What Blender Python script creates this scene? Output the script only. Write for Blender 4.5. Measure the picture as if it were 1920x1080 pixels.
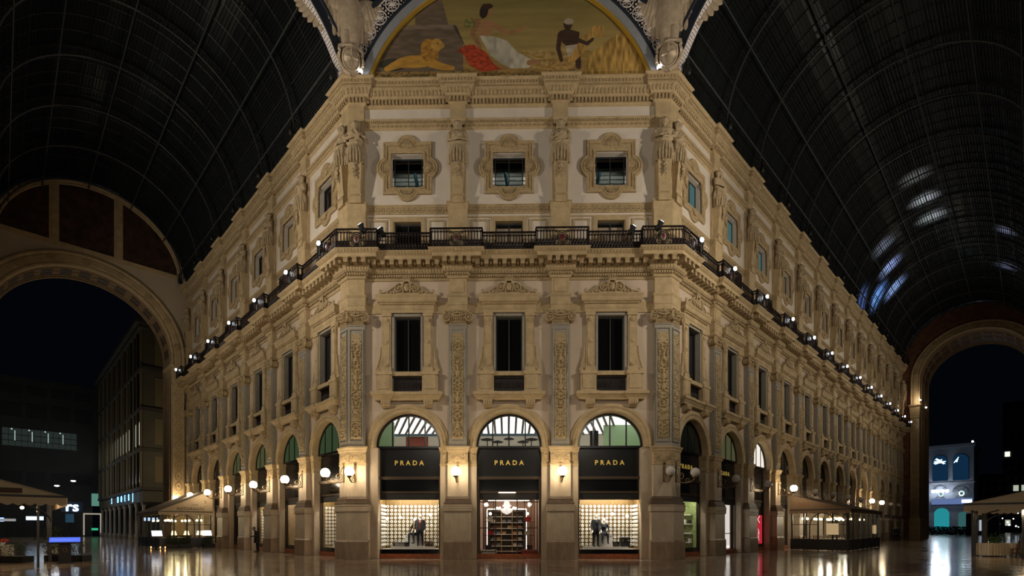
import bpy, math, random
import numpy as np
from math import pi, sin, cos, sqrt, radians, atan2
from mathutils import Matrix, Vector
random.seed(7); RNG = np.random.RandomState(5)
for o in list(bpy.data.objects): bpy.data.objects.remove(o)
SC = bpy.context.scene; COL = SC.collection
R2 = sqrt(.5)
HW = 8.455            # half width of the octagon side, at the pilaster plane y = 0 (wall plane is y = .3)
# ---------------------------------------------------------------- camera
cam = bpy.data.cameras.new('camera'); cam.sensor_width = 36; cam.lens = 18.157
cam.shift_x = .01318; cam.shift_y = .23347; cam.clip_end = 600
co = bpy.data.objects.new('camera', cam); COL.objects.link(co)
co.location = (-.111, -27, 1.694); co.rotation_euler = (pi/2, 0, .0163); SC.camera = co
SC.view_settings.view_transform = 'Standard'; SC.view_settings.look = 'None'
SC.view_settings.gamma = 1; SC.view_settings.use_curve_mapping = False
SC.view_settings.exposure = 0.0
# ---------------------------------------------------------------- night sky
w = bpy.data.worlds.new('night'); SC.world = w; w.use_nodes = True
bg = w.node_tree.nodes['Background']; bg.inputs[0].default_value = (.20, .30, .55, 1); bg.inputs[1].default_value = .004

def wp(side, t, d=0, z=0):
    """point of a wing: t along it, d out from its wall plane towards the street"""
    return Vector((side*(HW + t*R2 + (d-.3)*R2), t*R2 - (d-.3)*R2, z))
def lamp(kind, loc, energy, col, target=None, size=.3, cone=120, blend=.6):
    l = bpy.data.lights.new(kind.lower()+'_light', kind); l.energy = energy; l.color = col
    if kind == 'SPOT': l.spot_size = radians(cone); l.spot_blend = blend; l.shadow_soft_size = size
    elif kind == 'AREA': l.size = size
    else: l.shadow_soft_size = size
    o = bpy.data.objects.new(l.name, l); COL.objects.link(o); o.location = loc
    if target is not None: o.rotation_euler = (Vector(target)-Vector(loc)).to_track_quat('-Z', 'Y').to_euler()
    return o
# floodlights on the balcony rails of the facades around the crossing (the ones opposite our building), plus added floor spots
WARM = (1, .89, .72)
FLOOD = 4100
for sx in (-1, 1):
    lamp('SPOT', (sx*18.6, -10.4, 16.6), FLOOD*.97, WARM, (sx*1.5, 0, 20), .16, 100)
    lamp('SPOT', (sx*7.5, -36.4, 15), FLOOD*.8, WARM, (sx*2, 0, 19), .2, 55)
    lamp('SPOT', (sx*17, -13, 16.4), 1500, WARM, (sx*4, -6, 0), .3, 75)  # extra spot aimed down, added only to brighten the floor
for sd, n in ((-1, 6), (1, 13)):
    for i in range(0, n-1, 2):
        lamp('SPOT', wp(sd, .5+5.25*i, 13.4, 15.2), 1300, WARM, wp(sd, .5+5.25*i, 0, 19), .15, 140)
# small uplights at the feet of the two eagles and inside the right vault's outer side (signs of the square)
for sx in (-1, 1): lamp('SPOT', (sx*8.35, -1.15, 25.3), 4, (1, .93, .8), (sx*8.3, -.1, 29), .05, 110)
# globe lamps of the other facades round the crossing (behind and beside the camera)
for x, y in ((19, -24), (-19, -24), (18, -29), (-18, -29), (-8, -35.6), (-2.7, -35.8), (2.7, -35.8), (8, -35.6)): lamp('POINT', (x, y, 4.5), 230, (1, .82, .56), size=.24)
# ---------------------------------------------------------------- materials
MATS = {}
def nt(name):
    m = bpy.data.materials.new(name); m.use_nodes = True; MATS[name] = m
    return m, m.node_tree.nodes, m.node_tree.links, m.node_tree.nodes['Principled BSDF']
def mat(name, col, rough=.7, metal=0, var=0, scale=3, bump=0, bscale=40, spec=None, emit=None, estr=0, streak=0):
    m, N, L, P = nt(name)
    P.inputs['Base Color'].default_value = (*col, 1); P.inputs['Roughness'].default_value = rough
    P.inputs['Metallic'].default_value = metal
    if spec is not None: P.inputs['Specular IOR Level'].default_value = spec
    if emit: P.inputs['Emission Color'].default_value = (*emit, 1); P.inputs['Emission Strength'].default_value = estr
    if var or bump: tc = N.new('ShaderNodeTexCoord')
    if var:
        n = N.new('ShaderNodeTexNoise'); n.inputs['Scale'].default_value = scale; n.inputs['Detail'].default_value = 8
        n.inputs['Roughness'].default_value = .65
        if streak:
            mp = N.new('ShaderNodeMapping'); mp.inputs['Scale'].default_value = (1, 1, streak)
            L.new(tc.outputs['Object'], mp.inputs[0]); L.new(mp.outputs[0], n.inputs['Vector'])
        else: L.new(tc.outputs['Object'], n.inputs['Vector'])
        r = N.new('ShaderNodeValToRGB'); r.color_ramp.elements[0].position = .3; r.color_ramp.elements[1].position = .7
        a = [max(0, c*(1-var)) for c in col]; b = [min(1, c*(1+var)) for c in col]
        r.color_ramp.elements[0].color = (*a, 1); r.color_ramp.elements[1].color = (*b, 1)
        L.new(n.outputs['Fac'], r.inputs[0]); L.new(r.outputs[0], P.inputs['Base Color'])
    if bump:
        n2 = N.new('ShaderNodeTexNoise'); n2.inputs['Scale'].default_value = bscale; n2.inputs['Detail'].default_value = 5
        L.new(tc.outputs['Object'], n2.inputs['Vector'])
        bp = N.new('ShaderNodeBump'); bp.inputs['Strength'].default_value = bump; bp.inputs['Distance'].default_value = .03
        L.new(n2.outputs['Fac'], bp.inputs['Height']); L.new(bp.outputs[0], P.inputs['Normal'])
    return m
def emis(name, col, s):
    m, N, L, P = nt(name); N.remove(P); e = N.new('ShaderNodeEmission')
    e.inputs[0].default_value = (*col, 1); e.inputs[1].default_value = s
    L.new(e.outputs[0], N['Material Output'].inputs[0]); return m
def glassy(name, tint=(1, 1, 1), fac=.1, rough=.02):
    m, N, L, P = nt(name); N.remove(P)
    t = N.new('ShaderNodeBsdfTransparent'); t.inputs[0].default_value = (*tint, 1)
    g = N.new('ShaderNodeBsdfGlossy'); g.inputs['Roughness'].default_value = rough
    fr = N.new('ShaderNodeFresnel'); ge = N.new('ShaderNodeNewGeometry'); mi = N.new('ShaderNodeMix'); mi.inputs[2].default_value = 1.45; mi.inputs[3].default_value = 1/1.45
    L.new(ge.outputs['Backfacing'], mi.inputs[0]); L.new(mi.outputs[0], fr.inputs[0])
    ad = N.new('ShaderNodeMath'); ad.operation = 'ADD'; ad.use_clamp = True; ad.inputs[1].default_value = fac-.04
    x = N.new('ShaderNodeMixShader'); L.new(fr.outputs[0], ad.inputs[0]); L.new(ad.outputs[0], x.inputs[0])
    L.new(t.outputs[0], x.inputs[1]); L.new(g.outputs[0], x.inputs[2]); L.new(x.outputs[0], N['Material Output'].inputs[0]); return m
STONE = mat('tan_stone', (.42, .312, .175), .85, var=.2, scale=2.2, bump=.25, bscale=30)
STONED = mat('carved_tan_stone', (.38, .28, .155), .85, var=.26, scale=6, bump=.3, bscale=30)
PLAST = mat('white_plaster', (.60, .53, .46), .9, var=.06, scale=1.2, bump=.08, bscale=20)
PINKP = mat('rose_beige_plaster', (.50, .40, .31), .9, var=.07, scale=1.0, bump=.08, bscale=20)
MARBLE = mat('beige_marble', (.47, .38, .28), .45, var=.16, scale=2.5, bump=.06, bscale=18, streak=.5)
MARBD = mat('brown_marble_plinth', (.27, .19, .125), .4, var=.35, scale=4, bump=.05, streak=.35)
DMOULD = mat('dark_brown_moulding', (.12, .08, .055), .4, var=.2, scale=5)
GREYM = mat('blue_grey_marble_frame', (.27, .242, .198), .5, var=.14, scale=5)
OCHRE = mat('ochre_relief_stone', (.36, .27, .145), .8, var=.25, scale=7, bump=.2)
STATUE = mat('weathered_statue_stone', (.38, .29, .18), .85, var=.2, scale=5, bump=.3, bscale=25)
EAGLEM = mat('pale_eagle_plaster', (.42, .33, .235), .85, var=.2, scale=4, bump=.25)
IRON = mat('black_wrought_iron', (.022, .014, .013), .4, metal=.4)
BLACKM = mat('black_lacquered_metal', (.008, .008, .010), .22)
BLACKG = mat('black_polished_panel', (.006, .007, .009), .12)
BRONZE = mat('dark_bronze_trim', (.10, .075, .055), .35, metal=.8)
GOLD = mat('gold_letters', (.75, .52, .12), .3, metal=.7, emit=(.8, .55, .12), estr=.25)
BRASS = mat('brass', (.60, .40, .13), .28, metal=.9)
REDG = mat('red_veined_marble', (.30, .085, .035), .2, var=.5, scale=6)
DARKGL = mat('dark_window_glass', (.006, .006, .006), .08, spec=.6)
DGREY = mat('dark_grey_metal', (.04, .042, .045), .4, metal=.3)
NAVY = mat('navy_painted_iron', (.022, .028, .042), .45)
WIRON = mat('white_painted_iron', (.62, .56, .55), .6, var=.1)
SOFF = mat('pale_grey_arch_band', (.27, .28, .31), .6, var=.08)
RIBM = mat('roof_iron_rib', (.040, .044, .043), .5, metal=.2)
GBARM = mat('roof_glazing_bar', (.008, .009, .009), .5)
PANE = glassy('clear_glass', (.97, .98, .98), .06)
GPANE = glassy('shaded_glass', (.55, .6, .6), .12)
GLOBEON = emis('lit_opal_globe', (1, .80, .52), 62)
GLOBEOFF = mat('unlit_opal_globe', (.62, .58, .54), .15)
SPOTON = emis('spot_lens', (.95, .97, 1), 45)
BLK = mat('matt_black', (.01, .01, .011), .6)
WHITE = mat('white_enamel', (.78, .76, .72), .35)
CREAM = mat('cream_canvas', (.40, .31, .21), .85, var=.07, scale=2)
CREAM2 = mat('rust_beige_canvas', (.20, .13, .08), .85, var=.07, scale=2)
CLOTH = mat('white_tablecloth', (.62, .58, .50), .8)
WOOD = mat('dark_bentwood', (.08, .03, .018), .35)
SKIN = mat('skin', (.40, .25, .17), .6)
RED = mat('red_lacquer', (.45, .02, .03), .4)
PLANT = mat('dark_foliage', (.035, .055, .02), .95, var=.4, scale=12)
# roof glass: dark, slightly shiny, lets a little light from outside through
def roof_glass(name, tr, dif):
    m, N, L, P = nt(name); N.remove(P)
    d = N.new('ShaderNodeBsdfDiffuse'); d.inputs[0].default_value = (*dif, 1)
    t = N.new('ShaderNodeBsdfTranslucent'); t.inputs[0].default_value = (*tr, 1)
    a = N.new('ShaderNodeAddShader'); g = N.new('ShaderNodeBsdfGlossy'); g.inputs['Roughness'].default_value = .25
    x = N.new('ShaderNodeMixShader'); x.inputs[0].default_value = .04
    L.new(d.outputs[0], a.inputs[0]); L.new(t.outputs[0], a.inputs[1]); L.new(a.outputs[0], x.inputs[1]); L.new(g.outputs[0], x.inputs[2])
    L.new(x.outputs[0], N['Material Output'].inputs[0]); return m
RGLASS = roof_glass('dark_roof_glass', (.25, .27, .3), (.0045, .0050, .0045))
RGLASSG = roof_glass('greenish_roof_glass', (.22, .25, .25), (.0065, .0090, .0075))
# floor: wet polished marble in slabs
def floor_mat(name, c1, c2, vein):
    m, N, L, P = nt(name)
    tc = N.new('ShaderNodeTexCoord')
    n = N.new('ShaderNodeTexNoise'); n.inputs['Scale'].default_value = 1.6; n.inputs['Detail'].default_value = 9; n.inputs['Distortion'].default_value = 1.2
    L.new(tc.outputs['Object'], n.inputs['Vector'])
    r = N.new('ShaderNodeValToRGB'); e = r.color_ramp.elements
    e[0].position = .35; e[0].color = (*c1, 1); e[1].position = .6; e[1].color = (*c2, 1); k = e.new(.72); k.color = (*vein, 1)
    L.new(n.outputs['Fac'], r.inputs[0]); L.new(r.outputs[0], P.inputs['Base Color'])
    n2 = N.new('ShaderNodeTexNoise'); n2.inputs['Scale'].default_value = .9; n2.inputs['Detail'].default_value = 4
    L.new(tc.outputs['Object'], n2.inputs['Vector'])
    mr = N.new('ShaderNodeMapRange'); mr.inputs['From Min'].default_value = .35; mr.inputs['From Max'].default_value = .65
    mr.inputs['To Min'].default_value = .09; mr.inputs['To Max'].default_value = .17
    L.new(n2.outputs['Fac'], mr.inputs[0]); L.new(mr.outputs[0], P.inputs['Roughness'])
    P.inputs['Specular IOR Level'].default_value = .75; P.inputs['IOR'].default_value = 1.6
    n3 = N.new('ShaderNodeTexNoise'); n3.inputs['Scale'].default_value = 4.5; n3.inputs['Detail'].default_value = 3
    L.new(tc.outputs['Object'], n3.inputs['Vector'])
    b = N.new('ShaderNodeBump'); b.inputs['Strength'].default_value = .28; b.inputs['Distance'].default_value = .006
    L.new(n3.outputs['Fac'], b.inputs['Height']); L.new(b.outputs[0], P.inputs['Normal'])
    return m
FLOORM = floor_mat('wet_marble_floor', (.22, .16, .115), (.38, .30, .225), (.46, .38, .30))
SLABS = [floor_mat('brown_marble_slab', (.14, .095, .065), (.24, .175, .125), (.3, .23, .17)),
         floor_mat('cream_marble_slab', (.24, .185, .14), (.36, .29, .22), (.42, .35, .27)),
         floor_mat('rose_marble_slab', (.20, .11, .08), (.32, .19, .14), (.38, .28, .22)),
         floor_mat('dark_marble_slab', (.05, .04, .035), (.10, .08, .065), (.16, .13, .1))]

# ---------------------------------------------------------------- mesh builder
class MB:
    def __init__(s): s.v = []; s.f = []; s.mi = []; s.sm = []; s.cur = 0; s.M = None
    def add(s, vs, fs, smooth=False):
        b = len(s.v)
        s.v += [tuple(s.M @ Vector(p)) for p in vs] if s.M is not None else [tuple(p) for p in vs]
        for f in fs: s.f.append([i+b for i in f]); s.mi.append(s.cur); s.sm.append(smooth)
        return s
    def box(s, x0, x1, y0, y1, z0, z1):
        return s.add([(x0,y0,z0),(x1,y0,z0),(x1,y1,z0),(x0,y1,z0),(x0,y0,z1),(x1,y0,z1),(x1,y1,z1),(x0,y1,z1)],
                     [(0,3,2,1),(4,5,6,7),(0,1,5,4),(1,2,6,5),(2,3,7,6),(3,0,4,7)])
    def cbox(s, c, h): return s.box(c[0]-h[0], c[0]+h[0], c[1]-h[1], c[1]+h[1], c[2]-h[2], c[2]+h[2])
    def prism(s, poly, y0, y1, smooth=False):          # polygon in x,z extruded along y
        n = len(poly)
        vs = [(p[0], y0, p[1]) for p in poly]+[(p[0], y1, p[1]) for p in poly]
        fs = [list(range(n)), list(range(2*n-1, n-1, -1))]
        s.add(vs, fs)
        return s.add(vs, [(i, i+n, (i+1) % n+n, (i+1) % n) for i in range(n)], smooth)
    def ext(s, poly, z0, z1):                          # polygon in x,y extruded along z
        n = len(poly)
        vs = [(p[0], p[1], z0) for p in poly]+[(p[0], p[1], z1) for p in poly]
        return s.add(vs, [list(range(n-1, -1, -1)), list(range(n, 2*n))]+[(i, (i+1) % n, (i+1) % n+n, i+n) for i in range(n)])
    def sweep(s, path, prof, closed=False, plane='xy', smooth=False, caps=True):
        """profile (offset to the right of the path, height) swept with mitred corners"""
        n = len(path); off = mitres(path, closed); k = len(prof); vs = []
        for i, p in enumerate(path):
            for d, h in prof:
                q = (p[0]+off[i][0]*d, p[1]+off[i][1]*d)
                vs.append((q[0], q[1], h) if plane == 'xy' else (q[0], h, q[1]))
        fs = []
        for i in range(n if closed else n-1):
            j = (i+1) % n
            for a in range(k-1): fs.append((i*k+a, j*k+a, j*k+a+1, i*k+a+1))
        s.add(vs, fs, smooth)
        if not closed and caps: s.add(vs, [list(range(k)), list(range((n-1)*k, n*k))])
        return s
    def stack(s, path, prof):
        """closed plan path: profile all round, with flat top and bottom"""
        s.sweep(path, prof, True)
        off = mitres(path, True)
        for d, h in (prof[0], prof[-1]):
            s.add([(p[0]+o[0]*d, p[1]+o[1]*d, h) for p, o in zip(path, off)], [list(range(len(path)))])
        return s
    def lathe(s, prof, c=(0,0,0), n=16, smooth=True, sx=1, sy=1):
        vs = []
        for r, z in prof:
            for i in range(n):
                a = 2*pi*i/n; vs.append((c[0]+r*cos(a)*sx, c[1]+r*sin(a)*sy, c[2]+z))
        m = len(prof)
        fs = [(j*n+i, j*n+(i+1) % n, (j+1)*n+(i+1) % n, (j+1)*n+i) for j in range(m-1) for i in range(n)]
        s.add(vs, fs, smooth)
        for j in (0, m-1):
            if prof[j][0] > 1e-5: s.add(vs[j*n:(j+1)*n], [list(range(n))])
        return s
    def ball(s, c, r, n=12, m=8, rot=None):
        if not hasattr(r, '__len__'): r = (r, r, r)
        vs = [(0, 0, -1)]
        for j in range(1, m):
            a = -pi/2+pi*j/m
            for i in range(n): b = 2*pi*i/n; vs.append((cos(a)*cos(b), cos(a)*sin(b), sin(a)))
        vs.append((0, 0, 1)); T = len(vs)-1
        fs = [(0, 1+(i+1) % n, 1+i) for i in range(n)]
        for j in range(m-2): fs += [(1+j*n+i, 1+j*n+(i+1) % n, 1+(j+1)*n+(i+1) % n, 1+(j+1)*n+i) for i in range(n)]
        fs += [(T, 1+(m-2)*n+i, 1+(m-2)*n+(i+1) % n) for i in range(n)]
        out = []
        for v in vs:
            q = Vector((v[0]*r[0], v[1]*r[1], v[2]*r[2]))
            if rot is not None: q = rot @ q
            out.append((q.x+c[0], q.y+c[1], q.z+c[2]))
        return s.add(out, fs, True)
    def tube(s, pts, r, n=8, closed=False, caps=True, flat=1.0):
        P = [Vector(p) for p in pts]; m = len(P)
        if not hasattr(r, '__len__'): r = [r]*m
        vs = []; up = None
        for i in range(m):
            a = P[(i-1) % m] if (i > 0 or closed) else P[i]; b = P[(i+1) % m] if (i < m-1 or closed) else P[i]
            d = (b-a).normalized() if (b-a).length > 1e-9 else Vector((0, 0, 1))
            if up is None: up = Vector((0, 1, 0)) if abs(d.y) < .9 else Vector((1, 0, 0))
            u = d.cross(up)
            u = u.normalized() if u.length > 1e-6 else Vector((1, 0, 0)); v = u.cross(d).normalized(); up = v
            for k in range(n):
                t = 2*pi*k/n; vs.append(P[i]+u*cos(t)*r[i]+v*sin(t)*r[i]*flat)
        fs = [(i*n+k, i*n+(k+1) % n, ((i+1) % m)*n+(k+1) % n, ((i+1) % m)*n+k) for i in range(m if closed else m-1) for k in range(n)]
        s.add(vs, fs, n > 4)
        if not closed and caps: s.add(vs, [list(range(n)), list(range((m-1)*n, m*n))])
        return s
    def field(s, x0, x1, z0, z1, H, y=0):              # relief height field facing -y
        nz, nx = H.shape
        X = np.linspace(x0, x1, nx); Z = np.linspace(z0, z1, nz)
        vs = [(X[i], y-H[j, i], Z[j]) for j in range(nz) for i in range(nx)]
        return s.add(vs, [(j*nx+i, j*nx+i+1, (j+1)*nx+i+1, (j+1)*nx+i) for j in range(nz-1) for i in range(nx-1)], True)
    def mesh(s, name, mats):
        me = bpy.data.meshes.new(name); me.from_pydata(s.v, [], s.f)
        if not isinstance(mats, (list, tuple)): mats = [mats]
        for m in mats: me.materials.append(m)
        me.polygons.foreach_set('material_index', s.mi); me.polygons.foreach_set('use_smooth', s.sm)
        me.update(); return me
def mitres(path, closed):
    n = len(path); out = []
    for i in range(n):
        def nrm(a, b):
            dx, dy = b[0]-a[0], b[1]-a[1]; l = math.hypot(dx, dy) or 1
            return (dy/l, -dx/l)
        if closed or 0 < i < n-1: n1 = nrm(path[i-1], path[i]); n2 = nrm(path[i], path[(i+1) % n])
        elif i == 0: n1 = n2 = nrm(path[0], path[1])
        else: n1 = n2 = nrm(path[-2], path[-1])
        k = 1+n1[0]*n2[0]+n1[1]*n2[1]
        out.append(((n1[0]+n2[0])/k, (n1[1]+n2[1])/k) if k > .05 else n1)
    return out
def ob(name, me, parent=None, loc=(0,0,0), rz=0, label=None, kind=None):
    o = bpy.data.objects.new(name, me); COL.objects.link(o); o.location = loc; o.rotation_euler = (0, 0, rz)
    if parent: o.parent = parent
    if label: o['label'] = label
    if kind: o['kind'] = kind
    return o
def tag(o, label, cat, group=None):
    o['label'] = label; o['category'] = cat
    if group: o['group'] = group
    return o
def thing(name, label, cat, loc=(0,0,0), rz=0, group=None): return tag(ob(name, None, None, loc, rz), label, cat, group)
def arc(cx, cz, r, a0, a1, n): return [(cx+r*cos(radians(a0+(a1-a0)*i/n)), cz+r*sin(radians(a0+(a1-a0)*i/n))) for i in range(n+1)]
def blobs(w, h, nx, nz, strokes, sym=True, base=0):
    """height map of a carved panel: strokes = lists of (x, z, radius, height)"""
    X, Z = np.meshgrid(np.linspace(-w/2, w/2, nx), np.linspace(0, h, nz)); H = np.full(X.shape, float(base))
    for (x, z, r, a) in strokes:
        for sx in ((1, -1) if sym and abs(x) > 1e-4 else (1,)):
            i0 = max(0, int((x*sx-r+w/2)/w*(nx-1))-1); i1 = min(nx, int((x*sx+r+w/2)/w*(nx-1))+2)
            j0 = max(0, int((z-r)/h*(nz-1))-1); j1 = min(nz, int((z+r)/h*(nz-1))+2)
            if i1 <= i0 or j1 <= j0: continue
            d = ((X[j0:j1, i0:i1]-x*sx)**2+(Z[j0:j1, i0:i1]-z)**2)/r**2
            H[j0:j1, i0:i1] = np.maximum(H[j0:j1, i0:i1], a*np.sqrt(np.clip(1-d, 0, 1)))
    H[0] = H[-1] = 0; H[:, 0] = H[:, -1] = 0
    return H
def spiral(cx, cz, r, turns, a0, th=.03, hh=.04, n=40, dirn=1):
    out = []
    for i in range(n):
        f = i/(n-1); rr = r*(1-.85*f); a = a0+dirn*turns*2*pi*f
        out.append((cx+rr*cos(a), cz+rr*sin(a), th*(1-.45*f), hh))
    return out
def line(x0, z0, x1, z1, r0, r1, h, n=10):
    return [(x0+(x1-x0)*i/n, z0+(z1-z0)*i/n, r0+(r1-r0)*i/n, h) for i in range(n+1)]
def evald(me, mods):
    """run modifiers on a mesh and hand back the result (used for the sculpted figures)"""
    o = bpy.data.objects.new('tmp', me); COL.objects.link(o)
    for ty, kw in mods:
        m = o.modifiers.new(ty, ty)
        for k, v in kw.items(): setattr(m, k, v)
    dg = bpy.context.evaluated_depsgraph_get(); dg.update()
    r = bpy.data.meshes.new_from_object(o.evaluated_get(dg)); bpy.data.objects.remove(o)
    return r
def fuse(mb, name, mats, voxel=.025, smooth=2, zone=None):
    me = mb.mesh(name, mats if isinstance(mats, list) else [mats])
    r = evald(me, [('REMESH', dict(mode='VOXEL', voxel_size=voxel, use_smooth_shade=True)), ('SMOOTH', dict(iterations=smooth, factor=.5))])
    r.name = name; r.materials.clear()
    for m in (mats if isinstance(mats, list) else [mats]): r.materials.append(m)
    if zone:
        for p in r.polygons: p.material_index = zone(p.center)
    return r
def text_me(s, size, ext, m, spacing=1.0, bold=0):
    c = bpy.data.curves.new('txt', 'FONT'); c.body = s; c.size = size; c.extrude = ext; c.align_x = 'CENTER'; c.align_y = 'CENTER'
    c.space_character = spacing; c.offset = bold; c.resolution_u = 3
    o = bpy.data.objects.new('tmp', c); COL.objects.link(o)
    dg = bpy.context.evaluated_depsgraph_get(); dg.update()
    me = bpy.data.meshes.new_from_object(o.evaluated_get(dg)); bpy.data.objects.remove(o)
    me.transform(Matrix.Rotation(pi/2, 4, 'X')); me.materials.clear(); me.materials.append(m); return me
# ================================================================ sculpted prototypes (shared meshes)
def loft(mb, rings, n=28):
    """rings: (z, cx, cy, rx, ry, fold amplitude, fold count, phase)"""
    vs = []
    for (z, cx, cy, rx, ry, fa, fn, ph) in rings:
        for i in range(n):
            a = 2*pi*i/n; k = 1+fa*sin(fn*a+ph)
            vs.append((cx+rx*cos(a)*k, cy+ry*sin(a)*k, z))
    m = len(rings)
    fs = [(j*n+i, j*n+(i+1) % n, (j+1)*n+(i+1) % n, (j+1)*n+i) for j in range(m-1) for i in range(n)]
    fs += [list(range(n-1, -1, -1)), list(range((m-1)*n, m*n))]
    return mb.add(vs, fs, True)
def statue_mesh(kind):
    """half figure growing out of a tapering shaft: 2.37 m from the hem to the crown of the head"""
    b = MB(); male = kind in (0, 3)
    sh = .37 if male else .31
    loft(b, [(.0, 0, 0, .27, .20, .10, 9, 0), (.12, 0, -.01, .36, .27, .10, 9, .2), (.45, 0, -.02, .385, .29, .09, 9, .5),
             (.85, 0, 0, .40, .28, .07, 9, .9), (1.05, 0, 0, .34, .24, .04, 9, 1.1), (1.15, 0, 0, .30, .21, 0, 9, 0)], 54)
    for i in range(9):                                          # deep folds that fan out from the girdle
        a = -pi+pi*(i+.5)/9; x0 = .06*cos(a)*(1 if i % 2 else 2)
        b.tube([(x0-.05, -.24, 1.08), (.31*cos(a), -.31*abs(sin(a))-.03, .75), (.41*cos(a), -.33*abs(sin(a))-.02, .45), (.39*cos(a), -.30*abs(sin(a))-.02, .03)], [.035, .045, .045, .035], 6)
    b.tube([(-.36, -.12, 1.10), (-.15, -.27, 1.02), (.12, -.27, 1.04), (.36, -.1, 1.14)], [.06, .075, .075, .06], 8)
    loft(b, [(1.05, 0, 0, .27, .19, 0, 1, 0), (1.25, 0, 0, .27, .18, 0, 1, 0), (1.5, 0, -.01, .33, .22, 0, 1, 0),
             (1.68, 0, 0, sh+.02, .21, 0, 1, 0), (1.78, 0, .01, sh-.08, .15, 0, 1, 0), (1.85, 0, .01, .13, .11, 0, 1, 0)], 24)
    if not male:
        for s in (-1, 1): b.ball((s*.125, -.175, 1.5), (.10, .08, .10))
    b.tube([(0, .0, 1.8), (0, -.02, 2.0)], [.085, .08], 10)
    b.ball((0, -.05, 2.12), (.14, .17, .19), 14, 10)                   # head
    b.ball((0, -.225, 2.10), (.028, .045, .055)); b.ball((0, -.195, 2.02), (.05, .03, .018))
    for s in (-1, 1): b.ball((s*.055, -.20, 2.14), (.03, .02, .016)); b.tube([(s*.10, -.17, 2.19), (s*.02, -.215, 2.185)], .018, 6)
    for i in range(9):                                              # hair and locks
        a = pi*i/8; b.ball((.15*cos(a), -.02, 2.16+.15*sin(a)), (.068, .12, .068), 8, 6)
    for s in (-1, 1): b.tube([(s*.13, .0, 2.18), (s*.15, -.01, 2.0), (s*.15, -.03, 1.82), (s*.17, -.06, 1.66)], [.06, .06, .05, .035], 8)
    if male:
        for x, z, r in ((0, 1.92, .07), (-.05, 1.96, .055), (.05, 1.96, .055), (0, 1.83, .05), (0, 1.75, .03)): b.ball((x, -.15, z), (r, r*.9, r*1.2), 8, 6)
    def arm(p, r=(.085, .075, .06, .045)):
        b.tube(p, list(r)[:len(p)], 10)
        q, e = Vector(p[-1]), (Vector(p[-1])-Vector(p[-2])).normalized()
        b.ball(q+e*.05, (.055, .04, .045), 8, 6)
        for k in range(4): b.tube([q+e*.07+Vector((0, 0, .035-.023*k)), q+e*.17+Vector((0, .02, .03-.03*k))], [.016, .012], 5)
        b.tube([q+Vector((0, -.02, .04)), q+e*.08+Vector((0, -.03, .08))], [.016, .012], 5)
    if kind == 0:   # crossed forearms, one hand raised to the beard
        arm([(-sh, 0, 1.7), (-sh-.05, -.1, 1.38), (-.12, -.30, 1.30), (.12, -.31, 1.38)]); arm([(sh, 0, 1.7), (sh+.05, -.12, 1.42), (.16, -.30, 1.5), (.05, -.24, 1.72)])
    elif kind == 1: # hands folded low
        arm([(-sh, 0, 1.68), (-sh-.06, -.04, 1.36), (-.16, -.25, 1.20), (.0, -.30, 1.2)]); arm([(sh, 0, 1.68), (sh+.06, -.04, 1.36), (.16, -.25, 1.24), (.0, -.30, 1.26)])
    elif kind == 2: # one hand at the breast, other holding the drapery
        arm([(-sh, 0, 1.68), (-sh-.07, -.04, 1.38), (-.20, -.26, 1.32), (-.02, -.27, 1.48)]); arm([(sh, 0, 1.68), (sh+.07, -.02, 1.36), (.27, -.2, 1.12), (.17, -.28, 1.05)])
    else:           # toga across the chest
        arm([(-sh, 0, 1.7), (-sh-.05, -.05, 1.38), (-.2, -.28, 1.26), (.04, -.32, 1.30)]); arm([(sh, 0, 1.7), (sh+.05, -.05, 1.36), (.2, -.27, 1.18), (.02, -.31, 1.16)])
    if kind in (0, 3):
        for k in range(3): b.tube([(-.33+.03*k, -.06, 1.76-.07*k), (-.1, -.23, 1.6-.09*k), (.18, -.25, 1.36-.06*k), (.34, -.12, 1.2)], [.05, .045, .045, .04], 7)
    if kind in (1, 2):
        for s in (-1, 1): b.tube([(s*.3, -.06, 1.72), (s*.36, -.10, 1.55), (s*.40, -.03, 1.28)], [.085, .09, .05], 8)
    return fuse(b, 'figure', STATUE, .019, 0)
STAT = [statue_mesh(k) for k in range(4)]
b = MB()   # shaft of the herm, z measured down from the hem
b.add([(-.21,-.04,-1.55),(.21,-.04,-1.55),(.21,.22,-1.55),(-.21,.22,-1.55),(-.31,-.22,.1),(.31,-.22,.1),(.31,.22,.1),(-.31,.22,.1)],
      [(0,3,2,1),(4,5,6,7),(0,1,5,4),(1,2,6,5),(2,3,7,6),(3,0,4,7)])
b.box(-.27, .27, -.13, .2, -1.62, -1.5); b.box(-.25, .25, -.10, .2, -1.95, -1.6)
for i in range(7): b.ball((-.18+.06*i, -.14, -1.56), (.022, .02, .03), 6, 4)
HERM = b.mesh('tapered_shaft', STONE)
b = MB()
for i, (x, z, r) in enumerate([(0,-.05,.10),(-.09,-.02,.07),(.09,-.02,.07),(0,-.2,.09),(-.07,-.27,.06),(.06,-.3,.065),(0,-.38,.07),(-.05,-.47,.055),(.05,-.5,.05),(0,-.6,.06),(.02,-.7,.04),(-.05,-.62,.04),(0,-.78,.03)]):
    b.ball((x, -.26, z), (r, r*.7, r), 8, 6)
GARL = b.mesh('garland', STATUE)

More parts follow.
